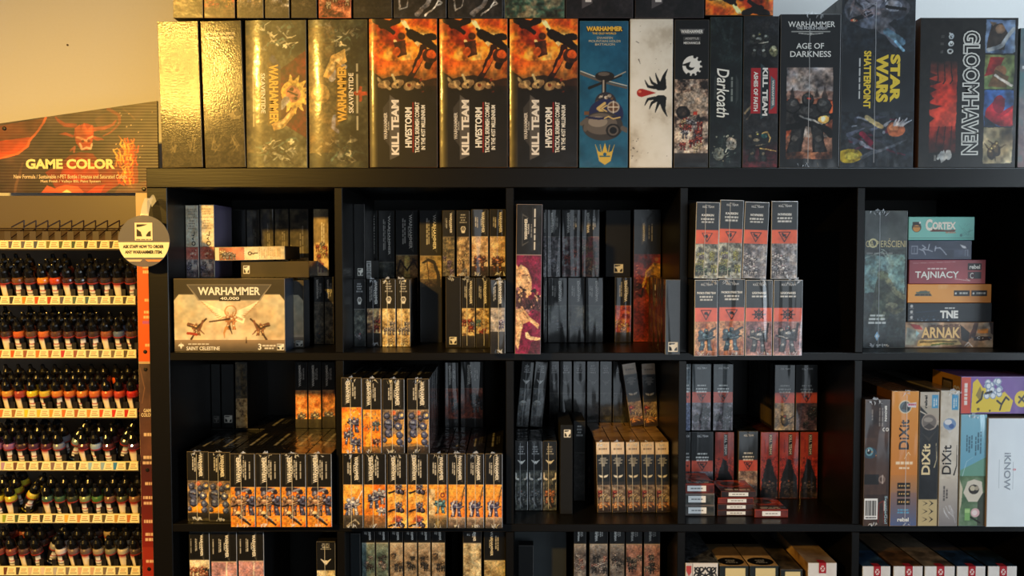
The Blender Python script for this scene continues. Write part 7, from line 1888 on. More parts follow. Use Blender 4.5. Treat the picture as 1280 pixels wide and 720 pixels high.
CRM_ = dict(front=d_cream, top=lambda w, h: Cv(w, h, rgb(140, 110, 80)).mottle(0, 0, 1, 1, [rgb(96, 70, 50), rgb(150, 116, 84), rgb(180, 150, 116)], 3, 6, 1, 4, 2, 3.0), side=rgb(40, 32, 26), edge=(.56, .5, .44))
cr = []
for i, (a, b_) in enumerate(((745.6, 763.2), (764, 781.6), (783.2, 800.2), (801.4, 818.6), (820, 837.4))):
    cr.append(place('miniatures_box', (a, 552.6, b_, 641), CRM_, 'cream-topped box with pale wing bar, %s of five in the front row' % ORD[i], z=Z2, d=.165, mat='gloss', key='cream', lean=-.028, wrap=dict(seam=.42, tabs=(0, 1), seed=90 + i, edges=False), group=G23))
zt_ = max(q.top for q in cr)
bc = []
for i, a in enumerate((735.2, 751, 767, 783, 799)):
    bc.append(place('miniatures_box', (a, 538, a + 15.3, 624), CRM_, 'cream-topped box behind the front five, %s in the second row' % ORD[i], z=Z2, Y=.2415, d=.054, mat='gloss', key='cream2', top=zt_ - .004, group=G23))
zt2 = max(max(q.top for q in bc), zt_) + .0006
for i, (px, ln) in enumerate((((782.6, 454.5, 800.2, 536), -.15), ((809, 456, 825.2, 537.4), -.055))):
    place('miniatures_box', px, CRM_, ('cream-topped box tilting steeply on top of the others', 'cream-topped box standing nearly upright on top of the others')[i], z=zt2, Y=.226, d=.068, mat='gloss', lean=ln, key='cream3', group=G23)
GRY = [rgb(44, 48, 50), rgb(84, 88, 90), rgb(120, 122, 122)]


def a_vest(col):
    def f(c, v0, v1):
        H = v1 - v0; c.mottle(0, v0, 1, v1, [rgb(34, 36, 36), rgb(70, 74, 70), rgb(110, 112, 104)], 3, 4, 1, 4, 2)
        W2 = rgb(216, 212, 202)
        for s in (-1, 1):
            c.line([(.5 + s * .46, v0 + H * .93), (.5 + s * .42, v0 + H * .8), (.5 + s * .22, v0 + H * .78)], .07, W2); c.line([(.5 + s * .46, v0 + H * .7), (.5 + s * .47, v0 + H * .35), (.5 + s * .4, v0 + H * .15)], .035, rgb(150, 150, 146), 1, .02)
        c.soldier(.5, v0 + H * .18, 1.15, (col, tuple(min(1, x * 1.5) for x in col), rgb(26, 26, 28), rgb(200, 90, 60)), 3); c.line([(.4, v0 + H * .55), (.42, v0 + H * .2), (.6, v0 + H * .08)], .05, tuple(x * .8 for x in col)); c.line([(.3, v0 + H * .3), (.55, v0 + H * .1)], .03, rgb(160, 160, 156)); c.specks(.2, v0 + H * .2, .8, v0 + H * .8, [rgb(200, 196, 186), rgb(36, 36, 38), col], 22, 5, .012, .035)
    return f


kk = []
for i, (a, b_) in enumerate(((643.6, 660), (660.6, 678), (678.6, 696))):
    kk.append(place('miniatures_box', (a, 551, b_, 638.5), icon_head(a_vest(rgb(150, 96, 60) if i == 2 else rgb(96, 98, 98)), lambda c, u, v: wings(c, u, v, .32), .575, lines=(.80, .93), iv=.70), 'white-winged badge box in the low front row, %s' % ('against the upright', 'between its two neighbours', 'with copper-coloured figure')[i], z=Z2, d=.13, mat='wrap', wrap=dict(seam=.4, tabs=(0, 0), seed=100 + i, edges=True), group=G23))
zk = max(q.top for q in kk)
k2 = []
for i, a in enumerate((644.8, 661.6, 678.6)):
    k2.append(place('miniatures_box', (a, 535, a + 16, 622), icon_head(A_mottle(GRY, 3, 5), lambda c, u, v: wings(c, u, v, .3, rgb(120, 120, 120)), .6), 'dark box in the second row behind the white-winged boxes, %s' % ORD[i], z=Z2, Y=.22, d=.075, mat='wrap', top=zk - .0006, group=G23))
zk2 = max(q.top for q in k2) + .0006


def a_skull(c, v0, v1):
    H = v1 - v0; c.mottle(0, v0, 1, v1, GRY, 2.5, 7, 1, 4, 2); c.ell(.4, v0 + H * .62, .34, rgb(130, 132, 130), 1, .2); c.ell(.4, v0 + H * .66, .2, rgb(180, 180, 176), 1, .1); c.line([(.5, v0 + H * .7), (.48, v0 + H * .98)], .03, rgb(150, 150, 150)); c.soldier(.5, v0 + H * .04, .9, DARKP, 5)


for i, (px, ln) in enumerate((((648.6, 452.6, 664.2, 534), .09), ((665.6, 452.6, 681.6, 534), .088))):
    place('miniatures_box', px, icon_head(a_skull, lambda c, u, v: wings(c, u, v, .3, rgb(206, 206, 204)), .59, iv=.70, lines=(.83, .95)), ('leaning dark box with white wings, nearer the upright', 'leaning dark box with white wings, beside the dim straight ones')[i], z=zk2, Y=.221, d=.074, mat='wrap', lean=ln, wrap=dict(seam=.45, tabs=(0, 0), seed=110 + i, edges=False), group=G23)
for i, (a, b_) in enumerate(((686.4, 699), (700, 715), (716.4, 732), (733.4, 748.8), (749.6, 764.8), (766, 784))):
    place('miniatures_box', (a, 451.5, b_, 575), icon_head(A_mottle([rgb(26, 28, 29), rgb(56, 58, 58), rgb(84, 84, 80)], 3, 40 + i, [DARKP], 4, .6), (lambda c, u, v: wings(c, u, v, .34, rgb(120, 122, 122))) if i < 5 else (lambda c, u, v: None), .74, iv=.83, lines=(.9, .97)), 'dim grey-winged box in the back row, %s of six' % ORD[i], z=Z2, Y=.3, d=.08, mat='wrap', group=G23)
place('boxed_set', (700, 531, 716, 643), dict(front=logo_book(.3, .86, .86, .945, rgb(14, 14, 14)), side=BLACK, edge=(.08, .08, .08)), 'slim black box with small white emblem near its top, between the two front groups', z=Z2, d=.14, mat='matte', group=G23)
place('miniatures_box', (717, 526, 731.6, 628), icon_head(A_mottle([rgb(18, 20, 20), rgb(40, 42, 42), rgb(64, 64, 62)], 3, 3), lambda c, u, v: None, .6), 'near-black box between the slim emblem box and the cream-topped boxes', z=Z2, Y=.16, d=.1, mat='matte', group=G23)

# ---------------------------------------------------------------- fourth cubby
PU = [rgb(60, 54, 60), rgb(110, 100, 108), rgb(150, 142, 150)]
ktd = lambda art, nm=None, s='tri', hd=rgb(30, 34, 38): dict(kt(art, nm, 2, s, rgb(206, 84, 62), hd, (.66, .70), (.42, .58)), side=rgb(24, 24, 26), left_col=rgb(70, 60, 48), edge=(.4, .4, .4))


def d_redbox(seed):
    def f(w, h):
        c = Cv(w, h, rgb(176, 54, 34)); c.mottle(0, 0, 1, 1, [rgb(140, 38, 26), rgb(176, 56, 36), rgb(196, 80, 50)], 1.5, seed, 1, 4, 1.8)
        D, D2 = rgb(36, 30, 30), rgb(70, 58, 56)
        c.poly([(.05, .02), (.1, .3), (.3, .42), (.42, .60), (.6, .58), (.75, .42), (.95, .3), (.98, .02)], D); c.soldier(.5, .03, 1.0, (D2, rgb(110, 96, 90), rgb(24, 20, 20), rgb(220, 110, 60)), seed); c.line([(.2, .35), (.35, .52), (.4, .62)], .04, D, 1, .01); c.mottle(0, 0, 1, .1, [D, rgb(60, 50, 46), rgb(96, 76, 70)], 5, seed, .8); c.paint(0, .63, .05, seed, .5, .4)
        c.poly([(.46, .64), (.66, .66), (.66, .97), (.46, .97)], rgb(110, 96, 90)); c.poly([(.5, .655), (.64, .67), (.64, .955), (.5, .955)], rgb(24, 24, 26)); c.bars(.22, .68, .3, .92, 1, rgb(120, 40, 30), True, 3, .8)
        return c, [('KILL TEAM', (.50, .67, .63, .95), rgb(210, 206, 196), dict(rot=-90, bold=.03))]
    return f


low = [place('miniatures_box', (863.8, 540, 891.6, 627), ktd(A_mottle(PU, 3, 4), None), 'orange-banded box low behind the card packs, darker head', z=Z2, Y=.165, d=.2, mat='film', group=G24),
       place('miniatures_box', (855.6, 540, 863.2, 627), ktd(A_mottle(PU, 3, 9), None), 'sliver of an orange-banded box hiding behind the upright, low tier', z=Z2, Y=.166, d=.2, mat='film', group=G24),
       place('miniatures_box', (893.2, 540, 917.6, 626), dict(front=d_redbox(3), side=rgb(70, 24, 18), edge=(.5, .3, .24)), 'red-orange box with black silhouette, nearest the orange-banded ones', z=Z2, Y=.168, d=.2, mat='film', group=G24),
       place('miniatures_box', (922.8, 539, 947.4, 626), ktd(A_beast([rgb(110, 90, 84), rgb(170, 140, 120), rgb(200, 180, 160)], (rgb(120, 100, 84), rgb(220, 206, 180), rgb(50, 40, 40), rgb(190, 60, 50)), 5, .9), None), 'orange-banded box with spiky pale figures among the red-orange boxes', z=Z2, Y=.168, d=.2, mat='film', group=G24)]
low[3].o.data  # shares nothing
for i, (a, b_) in enumerate(((950.2, 973), (973.8, 998.4), (999.8, 1022.6))):
    low.append(place('miniatures_box', (a, 540, b_, 623.6), dict(front=d_redbox(5 + i * 2), side=rgb(60, 20, 16), edge=(.5, .3, .24)), 'red-orange box with black silhouette, %s of the last three' % ORD[i], z=Z2, d=.2, mat='film', group=G24))
zl_ = max(q.top for q in low) + .0006
KD = A_mottle(PU, 3.5, 6, [STEEL, DARKP], 6, .55)
for px, art, lab, hd in (((856, 455, 863.4, 537.6), A_mottle([rgb(70, 80, 110), rgb(120, 130, 160)], 3, 4), 'film-bright sliver of a box beside the upright, upper tier', rgb(90, 110, 120)), ((864.6, 455, 889, 537.6), KD, 'orange-banded box with grey troops, upper tier, nearest the bright sliver', rgb(60, 72, 76)), ((891.2, 455, 916.6, 537.6), KD, 'orange-banded box with grey troops, upper tier, by the empty gap', rgb(60, 72, 76)),  # bluish, lighter heads: daylight reflected in the film, painted into the colour
                       ((968, 456, 993.8, 538), A_beast([rgb(96, 84, 70), rgb(160, 144, 120), rgb(196, 184, 160)], (rgb(110, 96, 76), rgb(206, 190, 150), rgb(40, 34, 30), rgb(200, 60, 60)), 8, .9), 'orange-banded box with antlered figure, past the empty gap', rgb(40, 46, 50)), ((994.6, 456, 1022, 538), A_mottle([rgb(50, 36, 44), rgb(96, 72, 84), rgb(120, 100, 110)], 3, 5, [DARKP], 4, .5), 'orange-banded box with dusky purple picture, last of the upper tier', rgb(34, 36, 40))):
    q = ktd(art, None, 'tri', hd); q['left'] = lambda w, h: Cv(w, h, rgb(50, 44, 36)).mottle(0, 0, 1, 1, [rgb(30, 28, 26), rgb(60, 52, 42)], 3, 4).rect(.3, .05, .9, .3, rgb(110, 94, 70)).rect(.5, .36, .9, .8, rgb(60, 52, 42))
    place('miniatures_box', px, q, lab, z=zl_, Y=.17, d=.2, mat='film', group=G24)


def d_pack(pal, seed):
    def f(w, h):
        c = Cv(w, h, pal[0]); c.mottle(0, 0, 1, 1, pal, 3, seed, 1, 4, 2); c.rect(0, .86, 1, 1, tuple(min(1, x * 1.25) for x in pal[-1]), .5); return c, []
    return f


def pack_top(pal, seed):
    def f(w, h):
        c = Cv(w, h, rgb(30, 22, 22)); c.mottle(0, .2, 1, 1, pal, 2, seed, 1, 4, 2); c.ell(.5, .7, .4, rgb(196, 70, 34), .8, .3); c.ell(.45, .65, .28, rgb(40, 34, 28), .9, .2); c.grad(0, 0, 1, .35, rgb(24, 18, 18), rgb(40, 24, 22), .9); c.bars(.12, .06, .9, .22, 2, WHITE, seed=seed, a=.9); return c
    return f


RP = [rgb(70, 20, 18), rgb(110, 36, 28), rgb(130, 48, 36)]; GP = [rgb(40, 44, 44), rgb(76, 80, 76), rgb(110, 100, 96)]; DP = [rgb(34, 24, 25), rgb(60, 36, 34), rgb(76, 44, 40)]
BP = 'decks of cards stacked on the shelf'


def stack(specs, d, base_lab):
    z = Z2
    for i, (px, pal, (u0, u1), lab) in enumerate(specs):
        q = place('card_pack', px, dict(front=d_pack(pal, 4 + i), top=pack_top([pal[0], rgb(150, 44, 28), rgb(190, 70, 36)], 5 + i), side=tuple(x * .5 for x in pal[0]), edge=tuple(min(1, x * 1.3) for x in pal[-1])), lab, cat='card pack', z=z, Y=d[0], d=d[1], mat='wrap', group=BP)
        sub(q, 'price_sticker', (u0, .22, u1, .80), lambda c: (c.rect(0, 0, 1, 1, rgb(240, 240, 238)), c.bars(.15, .35, .85, .65, 1, rgb(110, 110, 110), seed=3)), label='white paper price sticker')
        z = q.top + .0003


YA = depth_at(645, Z2)
stack([((856, 631.5, 893.6, 645), GP, (.11, .72), 'grey-green card pack at the bottom of the stack by the upright'), ((856, 617, 893.4, 630.5), GP, (.11, .70), 'grey-green card pack in the middle of the stack by the upright'), ((856, 604.6, 893, 616), RP, (.08, .72), 'red card pack on top of the stack by the upright')], (YA, .085), '')
stack([((896.4, 637.8, 941.8, 645.6), DP, (.26, .78), 'dark red card pack at the bottom of the four-high stack'), ((896.6, 630, 942, 637.4), DP, (.26, .78), 'dark red card pack second from the bottom of the four-high stack'), ((897.2, 622.2, 942, 629.6), RP, (.27, .80), 'dark red card pack third from the bottom of the four-high stack'), ((901, 614, 945, 621.8), DP, (.22, .78), 'dark card pack on top of the four-high stack')], (YA, .085), '')
stack([((941.2 + 2, 637, 985.4, 647.4), RP, (.22, .77), 'single red card pack lying alone beside the four-high stack')], (YA - .012, .085), '')

# ---------------------------------------------------------------- fifth cubby: board games on end
def d_scot(w, h):
    c = Cv(w, h, rgb(66, 48, 44)); c.mottle(0, 0, 1, 1, [rgb(46, 36, 38), rgb(74, 54, 48), rgb(96, 70, 58)], 1.6, 4, 1, 4, 1.8); c.mottle(0, .25, .9, .7, [rgb(110, 80, 64), rgb(84, 60, 52)], 1.5, 8, .6)
    c.ell(.22, .58, .28, rgb(56, 84, 104), 1, .2); c.ell(.2, .59, .15, rgb(110, 160, 176), 1, .15); c.ell(.18, .59, .09, rgb(40, 50, 56), 1, .09); c.ell(.16, .6, .04, WHITE); c.specks(.1, .55, .48, .62, [rgb(206, 130, 70), rgb(50, 80, 110)], 8, 3, .02, .04)
    c.rect(.0, .33, .6, .41, rgb(40, 36, 38)); c.ring(.72, .37, .11, .03, rgb(150, 130, 120), .8); c.line([(.75, .34), (.75, .4)], .03, rgb(206, 190, 180), .7)
    for u, n in ((.25, 2), (.55, 3), (.66, 3)): c.bars(u, .8 if u < .3 else .78, u + .09, .96, 1, SIL, True, n, .6)
    c.ring(.78, .765, .05, .016, WHITE); c.ring(.9, .765, .05, .016, WHITE); c.rect(.8, .75, .84, .78, rgb(66, 48, 44))
    c.line([(.6, .03), (.62, .18), (.8, .2), (.85, .02)], .02, rgb(120, 40, 36)); c.rect(.82, .12, .88, .2, WHITE)
    return c, [('BROWN', (.78, .83, .87, .95), WHITE, dict(rot=-90, bold=.03)), ('ScottieGo!', (.84, .02, .95, .24), rgb(160, 190, 200), dict(rot=-90, bold=.02))]


def d_dix1(w, h):
    c = Cv(w, h, rgb(214, 140, 50)); c.grad(0, 0, 1, .42, rgb(96, 110, 150), rgb(206, 130, 56)); c.grad(0, .38, 1, 1, rgb(206, 130, 56), rgb(222, 150, 60)); c.grad(0, .0, 1, .25, rgb(84, 104, 150), rgb(140, 110, 110), .6)
    A = c.asp; c.ell(.5, .885, .24, rgb(220, 206, 176), 1, .24); c.ell(.5, .885, .2, rgb(70, 96, 110), 1, .2); c.poly([(.35, .87), (.5, .93), (.66, .9), (.6, .86)], rgb(40, 36, 36)); c.poly([(.55, .91), (.92, .92), (.9, .88), (.6, .885)], rgb(226, 220, 226)); c.bars(.6, .89, .9, .915, 1, rgb(180, 60, 90))
    for v in (.3, .24, .18):
        c.rect(.26, v - .022, .74, v + .022, rgb(40, 32, 28)); 
        for k in range(3): c.ell(.34 + k * .09, v, .03, rgb(226, 180, 110))
        c.bars(.6, v - .012, .72, v + .012, 1, rgb(226, 180, 110), seed=int(v * 100))
    c.bars(.15, .45, .85, .49, 1, rgb(250, 230, 200), seed=3, a=.9); c.bars(.25, .42, .75, .445, 1, rgb(250, 230, 200), seed=5, a=.9); c.bars(.25, .09, .75, .13, 2, rgb(90, 170, 210), seed=7)
    c.line([(.5, .5), (.65, .55), (.72, .53)], .01, rgb(250, 226, 180)); return c, [('DiXit', (.29, .57, .66, .79), rgb(30, 24, 22), dict(rot=90, bold=.02)), ('rebel', (.28, .035, .70, .065), WHITE, dict(bold=.04))]


def d_dix2(w, h):
    c = Cv(w, h, rgb(40, 40, 44)); c.mottle(0, 0, 1, 1, [rgb(30, 30, 34), rgb(48, 50, 56)], 2, 3); c.poly([(0, 1), (1, 1), (1, .75), (0, .9)], rgb(176, 166, 150)); c.rect(0, .9, 1, 1, rgb(190, 180, 166)); c.line([(0, .86), (1, .78)], .03, rgb(206, 196, 180)); c.rect(.62, .88, .95, .98, rgb(70, 150, 196)); c.bars(.68, .89, .9, .97, 2, WHITE, True)
    c.ell(.52, .78, .42, rgb(176, 160, 146), 1, .42); c.ell(.5, .78, .36, rgb(120, 110, 104), 1, .36); c.ell(.45, .795, .24, rgb(160, 150, 140), 1, .12); c.poly([(.2, .74), (.5, .77), (.8, .74), (.5, .72)], rgb(80, 70, 66)); c.poly([(.1, .7), (.5, .66), (.9, .72), (.5, .63)], rgb(70, 66, 62))
    c.rect(0, 0, 1, .2, rgb(196, 176, 130)); K = rgb(40, 34, 30)
    for v in (.05, .11, .17): c.poly([(.2, v + .02), (.5, v), (.2, v - .02), (.42, v)], K); c.poly([(.55, v + .025), (.8, v), (.55, v - .025), (.7, v)], K)
    c.line([(.8, .44), (.92, .5), (.88, .62)], .025, rgb(206, 190, 150), 1, .01); return c, [('DiXit', (.14, .385, .58, .615), rgb(226, 206, 160), dict(rot=90, bold=.03)), ('rebel', (.24, .88, .38, .975), rgb(40, 40, 40), dict(rot=90, bold=.03))]


def d_dix3(w, h):
    c = Cv(w, h, rgb(200, 190, 174)); c.mottle(0, 0, 1, 1, [rgb(180, 168, 152), rgb(204, 194, 178), rgb(216, 208, 196)], 1.4, 3); c.grad(0, 0, 1, .35, rgb(130, 126, 130), rgb(200, 190, 176), .85); c.rect(.6, .86, .93, .975, rgb(70, 150, 196)); c.bars(.66, .87, .88, .965, 2, WHITE, True)
    c.ell(.5, .755, .34, rgb(120, 150, 190), 1, .3); c.ell(.42, .77, .2, rgb(220, 220, 224), 1, .14); c.ell(.6, .74, .14, rgb(70, 100, 160), 1, .12); c.poly([(.3, .73), (.5, .70), (.7, .72), (.5, .69)], rgb(206, 206, 210)); c.line([(.78, .38), (.92, .45), (.9, .6)], .035, rgb(30, 26, 26), 1, .01)
    c.bars(.2, .18, .5, .3, 2, rgb(84, 80, 80), True, 4, .8); R = random.Random(3)
    for k in range(9): x = R.uniform(.1, .8); c.line([(x, R.uniform(.1, .16)), (x + R.uniform(.1, .3), R.uniform(.01, .1))], .014, rgb(226, 226, 230), .8, .005)
    return c, [('DiXit', (.14, .385, .62, .60), rgb(34, 28, 28), dict(rot=90, bold=.015))]


def d_sky(w, h):
    c = Cv(w, h, rgb(110, 166, 190)); c.grad(0, .3, 1, 1, rgb(96, 160, 190), rgb(130, 184, 204)); c.poly([(0, .5), (1, .62), (1, .3), (0, .35)], rgb(110, 160, 130), .8); c.mottle(0, 0, 1, .45, [rgb(60, 90, 60), rgb(96, 124, 84), rgb(130, 150, 120)], 2, 4, .9); c.grad(.7, 0, 1, .3, rgb(70, 70, 60), rgb(60, 70, 60), .8)
    c.poly([(0, .1), (.08, .2), (.12, .34), (0, .42)], rgb(206, 196, 170)); c.poly([(.15, .3), (.3, .4), (.55, .42), (.85, .4), (.9, .3), (.7, .22), (.35, .22)], rgb(214, 206, 190)); c.ell(.55, .33, .2, rgb(60, 54, 48), 1, .18); c.ell(.5, .34, .1, rgb(196, 186, 160)); c.ell(.66, .34, .08, rgb(170, 160, 140))
    c.rect(.22, .05, .42, .16, rgb(130, 180, 110)); c.rect(.22, .12, .42, .15, rgb(170, 206, 140)); c.ell(.62, .12, .17, rgb(220, 180, 184), 1, .17); c.ell(.6, .12, .1, rgb(236, 220, 220)); c.line([(.45, .08), (.8, .03)], .03, rgb(40, 36, 32)); c.line([(.1, .45), (.25, .58), (.5, .62)], .012, rgb(190, 220, 230), .8, .004)
    c.bars(.2, .66, .48, .84, 3, rgb(40, 66, 84), True, 3, .6); c.bars(.54, .62, .82, .86, 3, rgb(40, 66, 84), True, 8, .6); return c, []


def d_know(w, h):
    c = Cv(w, h, rgb(228, 236, 242)); c.mottle(0, 0, 1, 1, [rgb(222, 230, 237), rgb(232, 240, 246)], 1, 3); c.ell(.58, .53 - .0, .035, rgb(206, 70, 96), 1, .016); c.ell(.58, .53, .012, WHITE); c.line([(.555, .6), (.555, .35)], .004, rgb(170, 180, 190)); c.line([(.25, .62), (.25, .36)], .004, rgb(170, 180, 190))
    return c, [('iKNOW', (.36, .34, .50, .685), rgb(150, 160, 172), dict(rot=-90, bold=.02))]


BG = 'board games standing on end in the fifth cubby'
g = []
sc_top = lambda col: (lambda w, h: Cv(w, h, col).mottle(0, 0, 1, 1, [tuple(x * .8 for x in col), col], 2, 3, .7))
q = place('board_game_box', (1075.8, 499.4, 1111.8, 658), dict(front=d_scot, side=rgb(40, 32, 32), edge=(.4, .36, .34)), 'brown wrapped game box with white barcode panel, against the upright', cat='board game', z=Z2, d=.27, mat='wrap', wrap=dict(seam=None, tabs=(1, 1), seed=3, amount=1.4), group=BG); g.append(q)
sub(q, 'barcode_panel', (.03, .055, .56, .22), lambda c: (c.rect(0, 0, 1, 1, rgb(236, 236, 236)), [c.rect(.1 + .8 * k / 26, .18, .1 + .8 * k / 26 + (.012 if k % 3 else .022), .9, rgb(30, 30, 30)) for k in range(26)], c.bars(.1, .04, .9, .14, 1, rgb(60, 60, 60))), label='white barcode panel')
g.append(place('board_game_box', (1113.2, 489, 1147.6, 658), dict(front=d_dix1, top=sc_top(rgb(120, 80, 50)), side=rgb(110, 70, 30), edge=(.8, .62, .4)), 'orange game box fading to blue at its foot, black curly title', cat='board game', z=Z2, d=.29, mat='wrap', wrap=dict(seam=.55, tabs=(1, 1), seed=13, edges=False), group=BG))
g.append(place('board_game_box', (1148.2, 490, 1173.2, 658), dict(front=d_dix2, top=sc_top(rgb(60, 52, 46)), side=rgb(70, 64, 58), edge=(.6, .56, .5)), 'black and beige game box between the orange and pale grey ones', cat='board game', z=Z2, d=.29, mat='gloss', group=BG))
g.append(place('board_game_box', (1174, 488.4, 1198.4, 658), dict(front=d_dix3, top=sc_top(rgb(150, 140, 126)), side=rgb(130, 122, 112), edge=(.8, .78, .74)), 'pale grey game box with black curly title and blue round picture', cat='board game', z=Z2, d=.29, mat='wrap', wrap=dict(seam=None, tabs=(0, 1), seed=23, edges=False, amount=2), group=BG))
g.append(place('board_game_box', (1199.4, 518, 1233, 658), dict(front=d_sky, side=rgb(60, 80, 80), left_col=rgb(190, 180, 160), edge=(.6, .66, .66)), 'sky-blue and green game box under the purple and yellow one', cat='board game', z=Z2, d=.29, mat='wrap', wrap=dict(seam=None, tabs=(0, 1), seed=25, edges=False), group=BG))
g.append(place('board_game_box', (1234, 523, 1311, 659), dict(front=d_know, side=rgb(170, 150, 130), left_col=rgb(196, 160, 130), edge=(.8, .8, .8)), 'large white game box with sparse grey lettering, last in the cubby', cat='board game', z=Z2, d=.29, mat='gloss', group=BG))
ZP = max(g[4].top, g[5].top) + .0006


def d_obar(w, h):
    c = Cv(w, h, rgb(206, 140, 46)); c.mottle(0, 0, 1, 1, [rgb(186, 124, 40), rgb(214, 150, 56)], 2, 3); c.rect(.35, .3, .72, .85, rgb(60, 50, 40)); c.rect(.40, .36, .68, .78, rgb(150, 130, 100)); [c.rect(.42 + k * .03, .4, .43 + k * .03, .74, rgb(40, 34, 28)) for k in range(8)]; c.ring(.8, .6, .05, .015, WHITE); c.ring(.9, .6, .05, .015, WHITE); return c


def d_purple(w, h):
    c = Cv(w, h, rgb(120, 84, 160)); c.mottle(0, 0, 1, 1, [rgb(104, 70, 144), rgb(130, 92, 170)], 2, 3); c.poly([(.14, .03), (.16, .85), (.22, .95), (.3, .7), (.4, .75), (.52, .5), (.6, .6), (.72, .35), (.68, .05)], rgb(226, 196, 50)); c.ell(.84, .4, .1, rgb(226, 196, 50), 1, .1)
    c.rect(0, 0, .13, 1, rgb(206, 70, 50)); c.mottle(0, 0, .13, 1, [rgb(190, 56, 44), rgb(214, 90, 70)], 2, 3, .7)
    for k in range(16):
        u, v = .44 + .09 * math.cos(k * 1.1), .68 + .2 * math.sin(k * 1.7); c.ell(u, v, .045, rgb(226, 230, 236), 1, .03); c.ring(u, v, .035, .006, rgb(130, 150, 180))
    c.poly([(.2, .5), (.26, .75), (.3, .5), (.26, .35)], rgb(150, 130, 60)); c.line([(.22, .3), (.28, .4), (.3, .6)], .012, rgb(50, 50, 40)); c.line([(.5, .35), (.56, .25), (.62, .45), (.66, .38)], .012, rgb(50, 40, 60)); c.line([(.56, .25), (.54, .1)], .01, rgb(50, 40, 60)); c.line([(.8, .3), (.88, .5)], .012, rgb(50, 40, 60)); c.line([(.88, .32), (.8, .46)], .012, rgb(50, 40, 60)); c.ell(.4, .08, .012, rgb(60, 50, 30)); c.ell(.24, .12, .02, rgb(120, 100, 40))
    c.bars(.03, .2, .1, .85, 1, WHITE, True, 4, .9); c.line([(.34, .55), (.42, .6)], .014, rgb(40, 40, 50)); return c, []


place('board_game_box', (1201, 471, 1302, 516), dict(front=d_purple, top=sc_top(rgb(120, 84, 140)), side=rgb(80, 56, 110), left=d_obar, edge=(.6, .5, .7)), 'purple and yellow cartoon game box lying across the white and blue ones', cat='board game', z=ZP, Y=-.012, d=.113, mat='gloss')



def A_tail(pal, figs, seed, k=.5, n=7):
    """A band of figures just under the head of the spine."""
    def f(c, v0, v1):
        c.mottle(0, v0, 1, v1, pal, 2, seed, 1, 4, 1.3); c.grad(0, v1 - .06, 1, v1, pal[1], pal[2], .7)
        c.crowd(.1, v1 - .2, .9, v1 - .1, n, k, figs, seed)
    return f


# ================================================================== lowest row in the picture: only the tops of the boxes
G31, G32, G33, G34, G35 = ['boxes in the %s cubby of the lowest row' % n for n in ('first', 'second', 'third', 'fourth', 'fifth')]
PK = lambda c, v0, v1: (c.grad(0, v0, 1, v1, rgb(150, 96, 120), rgb(206, 160, 160)), c.mottle(0, v0, 1, v1, [rgb(150, 100, 124), rgb(216, 172, 166)], 2, 4, .5), c.line([(.6, v1), (.58, v1 - .2)], .03, rgb(236, 216, 206)), c.soldier(.72, v1 - .24, .6, (rgb(90, 50, 70), rgb(170, 120, 130), rgb(50, 26, 44), rgb(230, 190, 120)), 4))
CRW = lambda c, v0, v1: A_tail([rgb(196, 160, 116), rgb(226, 206, 170), rgb(240, 228, 200)], [(rgb(150, 90, 70), rgb(220, 180, 150), rgb(70, 40, 34), rgb(180, 60, 40)), DARKP], 5, .6, 6)(c, v0, v1)
YB = .02


def tail(px, dsg, lab, grp, Y=YB, d=.2, mat='wrap', **k):
    h = (px[2] - px[0]) * 3.2
    return place('miniatures_box', (px[0], px[1], px[2], 870), dsg, lab, z=Z3, Y=Y, d=d, mat=mat, group=grp, **k)


hd31 = lambda y0, ysplit, Y: 1 - (ysplit - y0) / ((.0 + 870 - y0))


def hdr(y0, ysp, Y):
    a, b_, c = W(640, y0, Y)[1] - Z3, W(640, ysp, Y)[1] - Z3, 0
    return b_ / a


for px, ysp, art, lab, lg in (((237.4, 665, 263.4, 870), 700, CRW, 'black-headed box with cream crowd picture, first in the cubby', 1), ((264.6, 665, 297.4, 870), 702, PK, 'black-headed box with pink picture, beside the cream crowd one', 1), ((298.6, 665, 331, 870), 701, PK, 'black-headed box with pink picture, its bare dark side showing', 1)):
    tail(px, spine(art, -90, hdr(665, ysp, YB), (.55, .68), (.28, .40), small=(.05, .12)), lab, G31, wrap=dict(seam=None, tabs=(1, 0), seed=int(px[0])))
tail((396, 677, 420, 870), icon_head(A_mottle([rgb(206, 190, 150), rgb(226, 214, 180), rgb(236, 226, 200)], 2, 4), lambda c, u, v: wings(c, u, v, .28), hdr(677, 713, YB), lines=(.945, .99), iv=hdr(677, 702, YB)), 'black-headed box with pale wings standing alone by the upright', G31, wrap=dict(seam=.45, tabs=(1, 0), seed=5))
TL = [rgb(50, 70, 72), rgb(96, 116, 114), rgb(150, 160, 150)]; GB = [rgb(90, 76, 60), rgb(150, 134, 116), rgb(190, 180, 164)]
for i, (a, b_) in enumerate(((452.4, 469.4), (470.2, 486.4), (487.4, 504.4), (505.2, 522), (522.8, 538.8), (539.6, 557))):
    tail((a, 655, b_, 870), spine(A_tail(TL if i < 2 else GB, [DARKP, DARKP, STEEL] if i < 2 else [DARKP, (rgb(110, 90, 70), rgb(190, 170, 140), rgb(40, 32, 28), rgb(150, 60, 40)), DARKP], 60 + i % 3), -90, hdr(655, 678.6, .06), (.55, .7), (.2, .4), halo=False), '%s picture box with dark head, %s of six side by side' % ('teal-grey' if i < 2 else 'grey-brown', ORD[i]), G32, Y=.06, mat='film')
tail((428.8, 667, 451, 870), dict(front=lambda w, h: plain(rgb(24, 34, 38), .01)(w, h), side=rgb(18, 22, 24)), 'plain dark teal box beside the upright and the six picture boxes', G32, Y=.05, mat='matte')
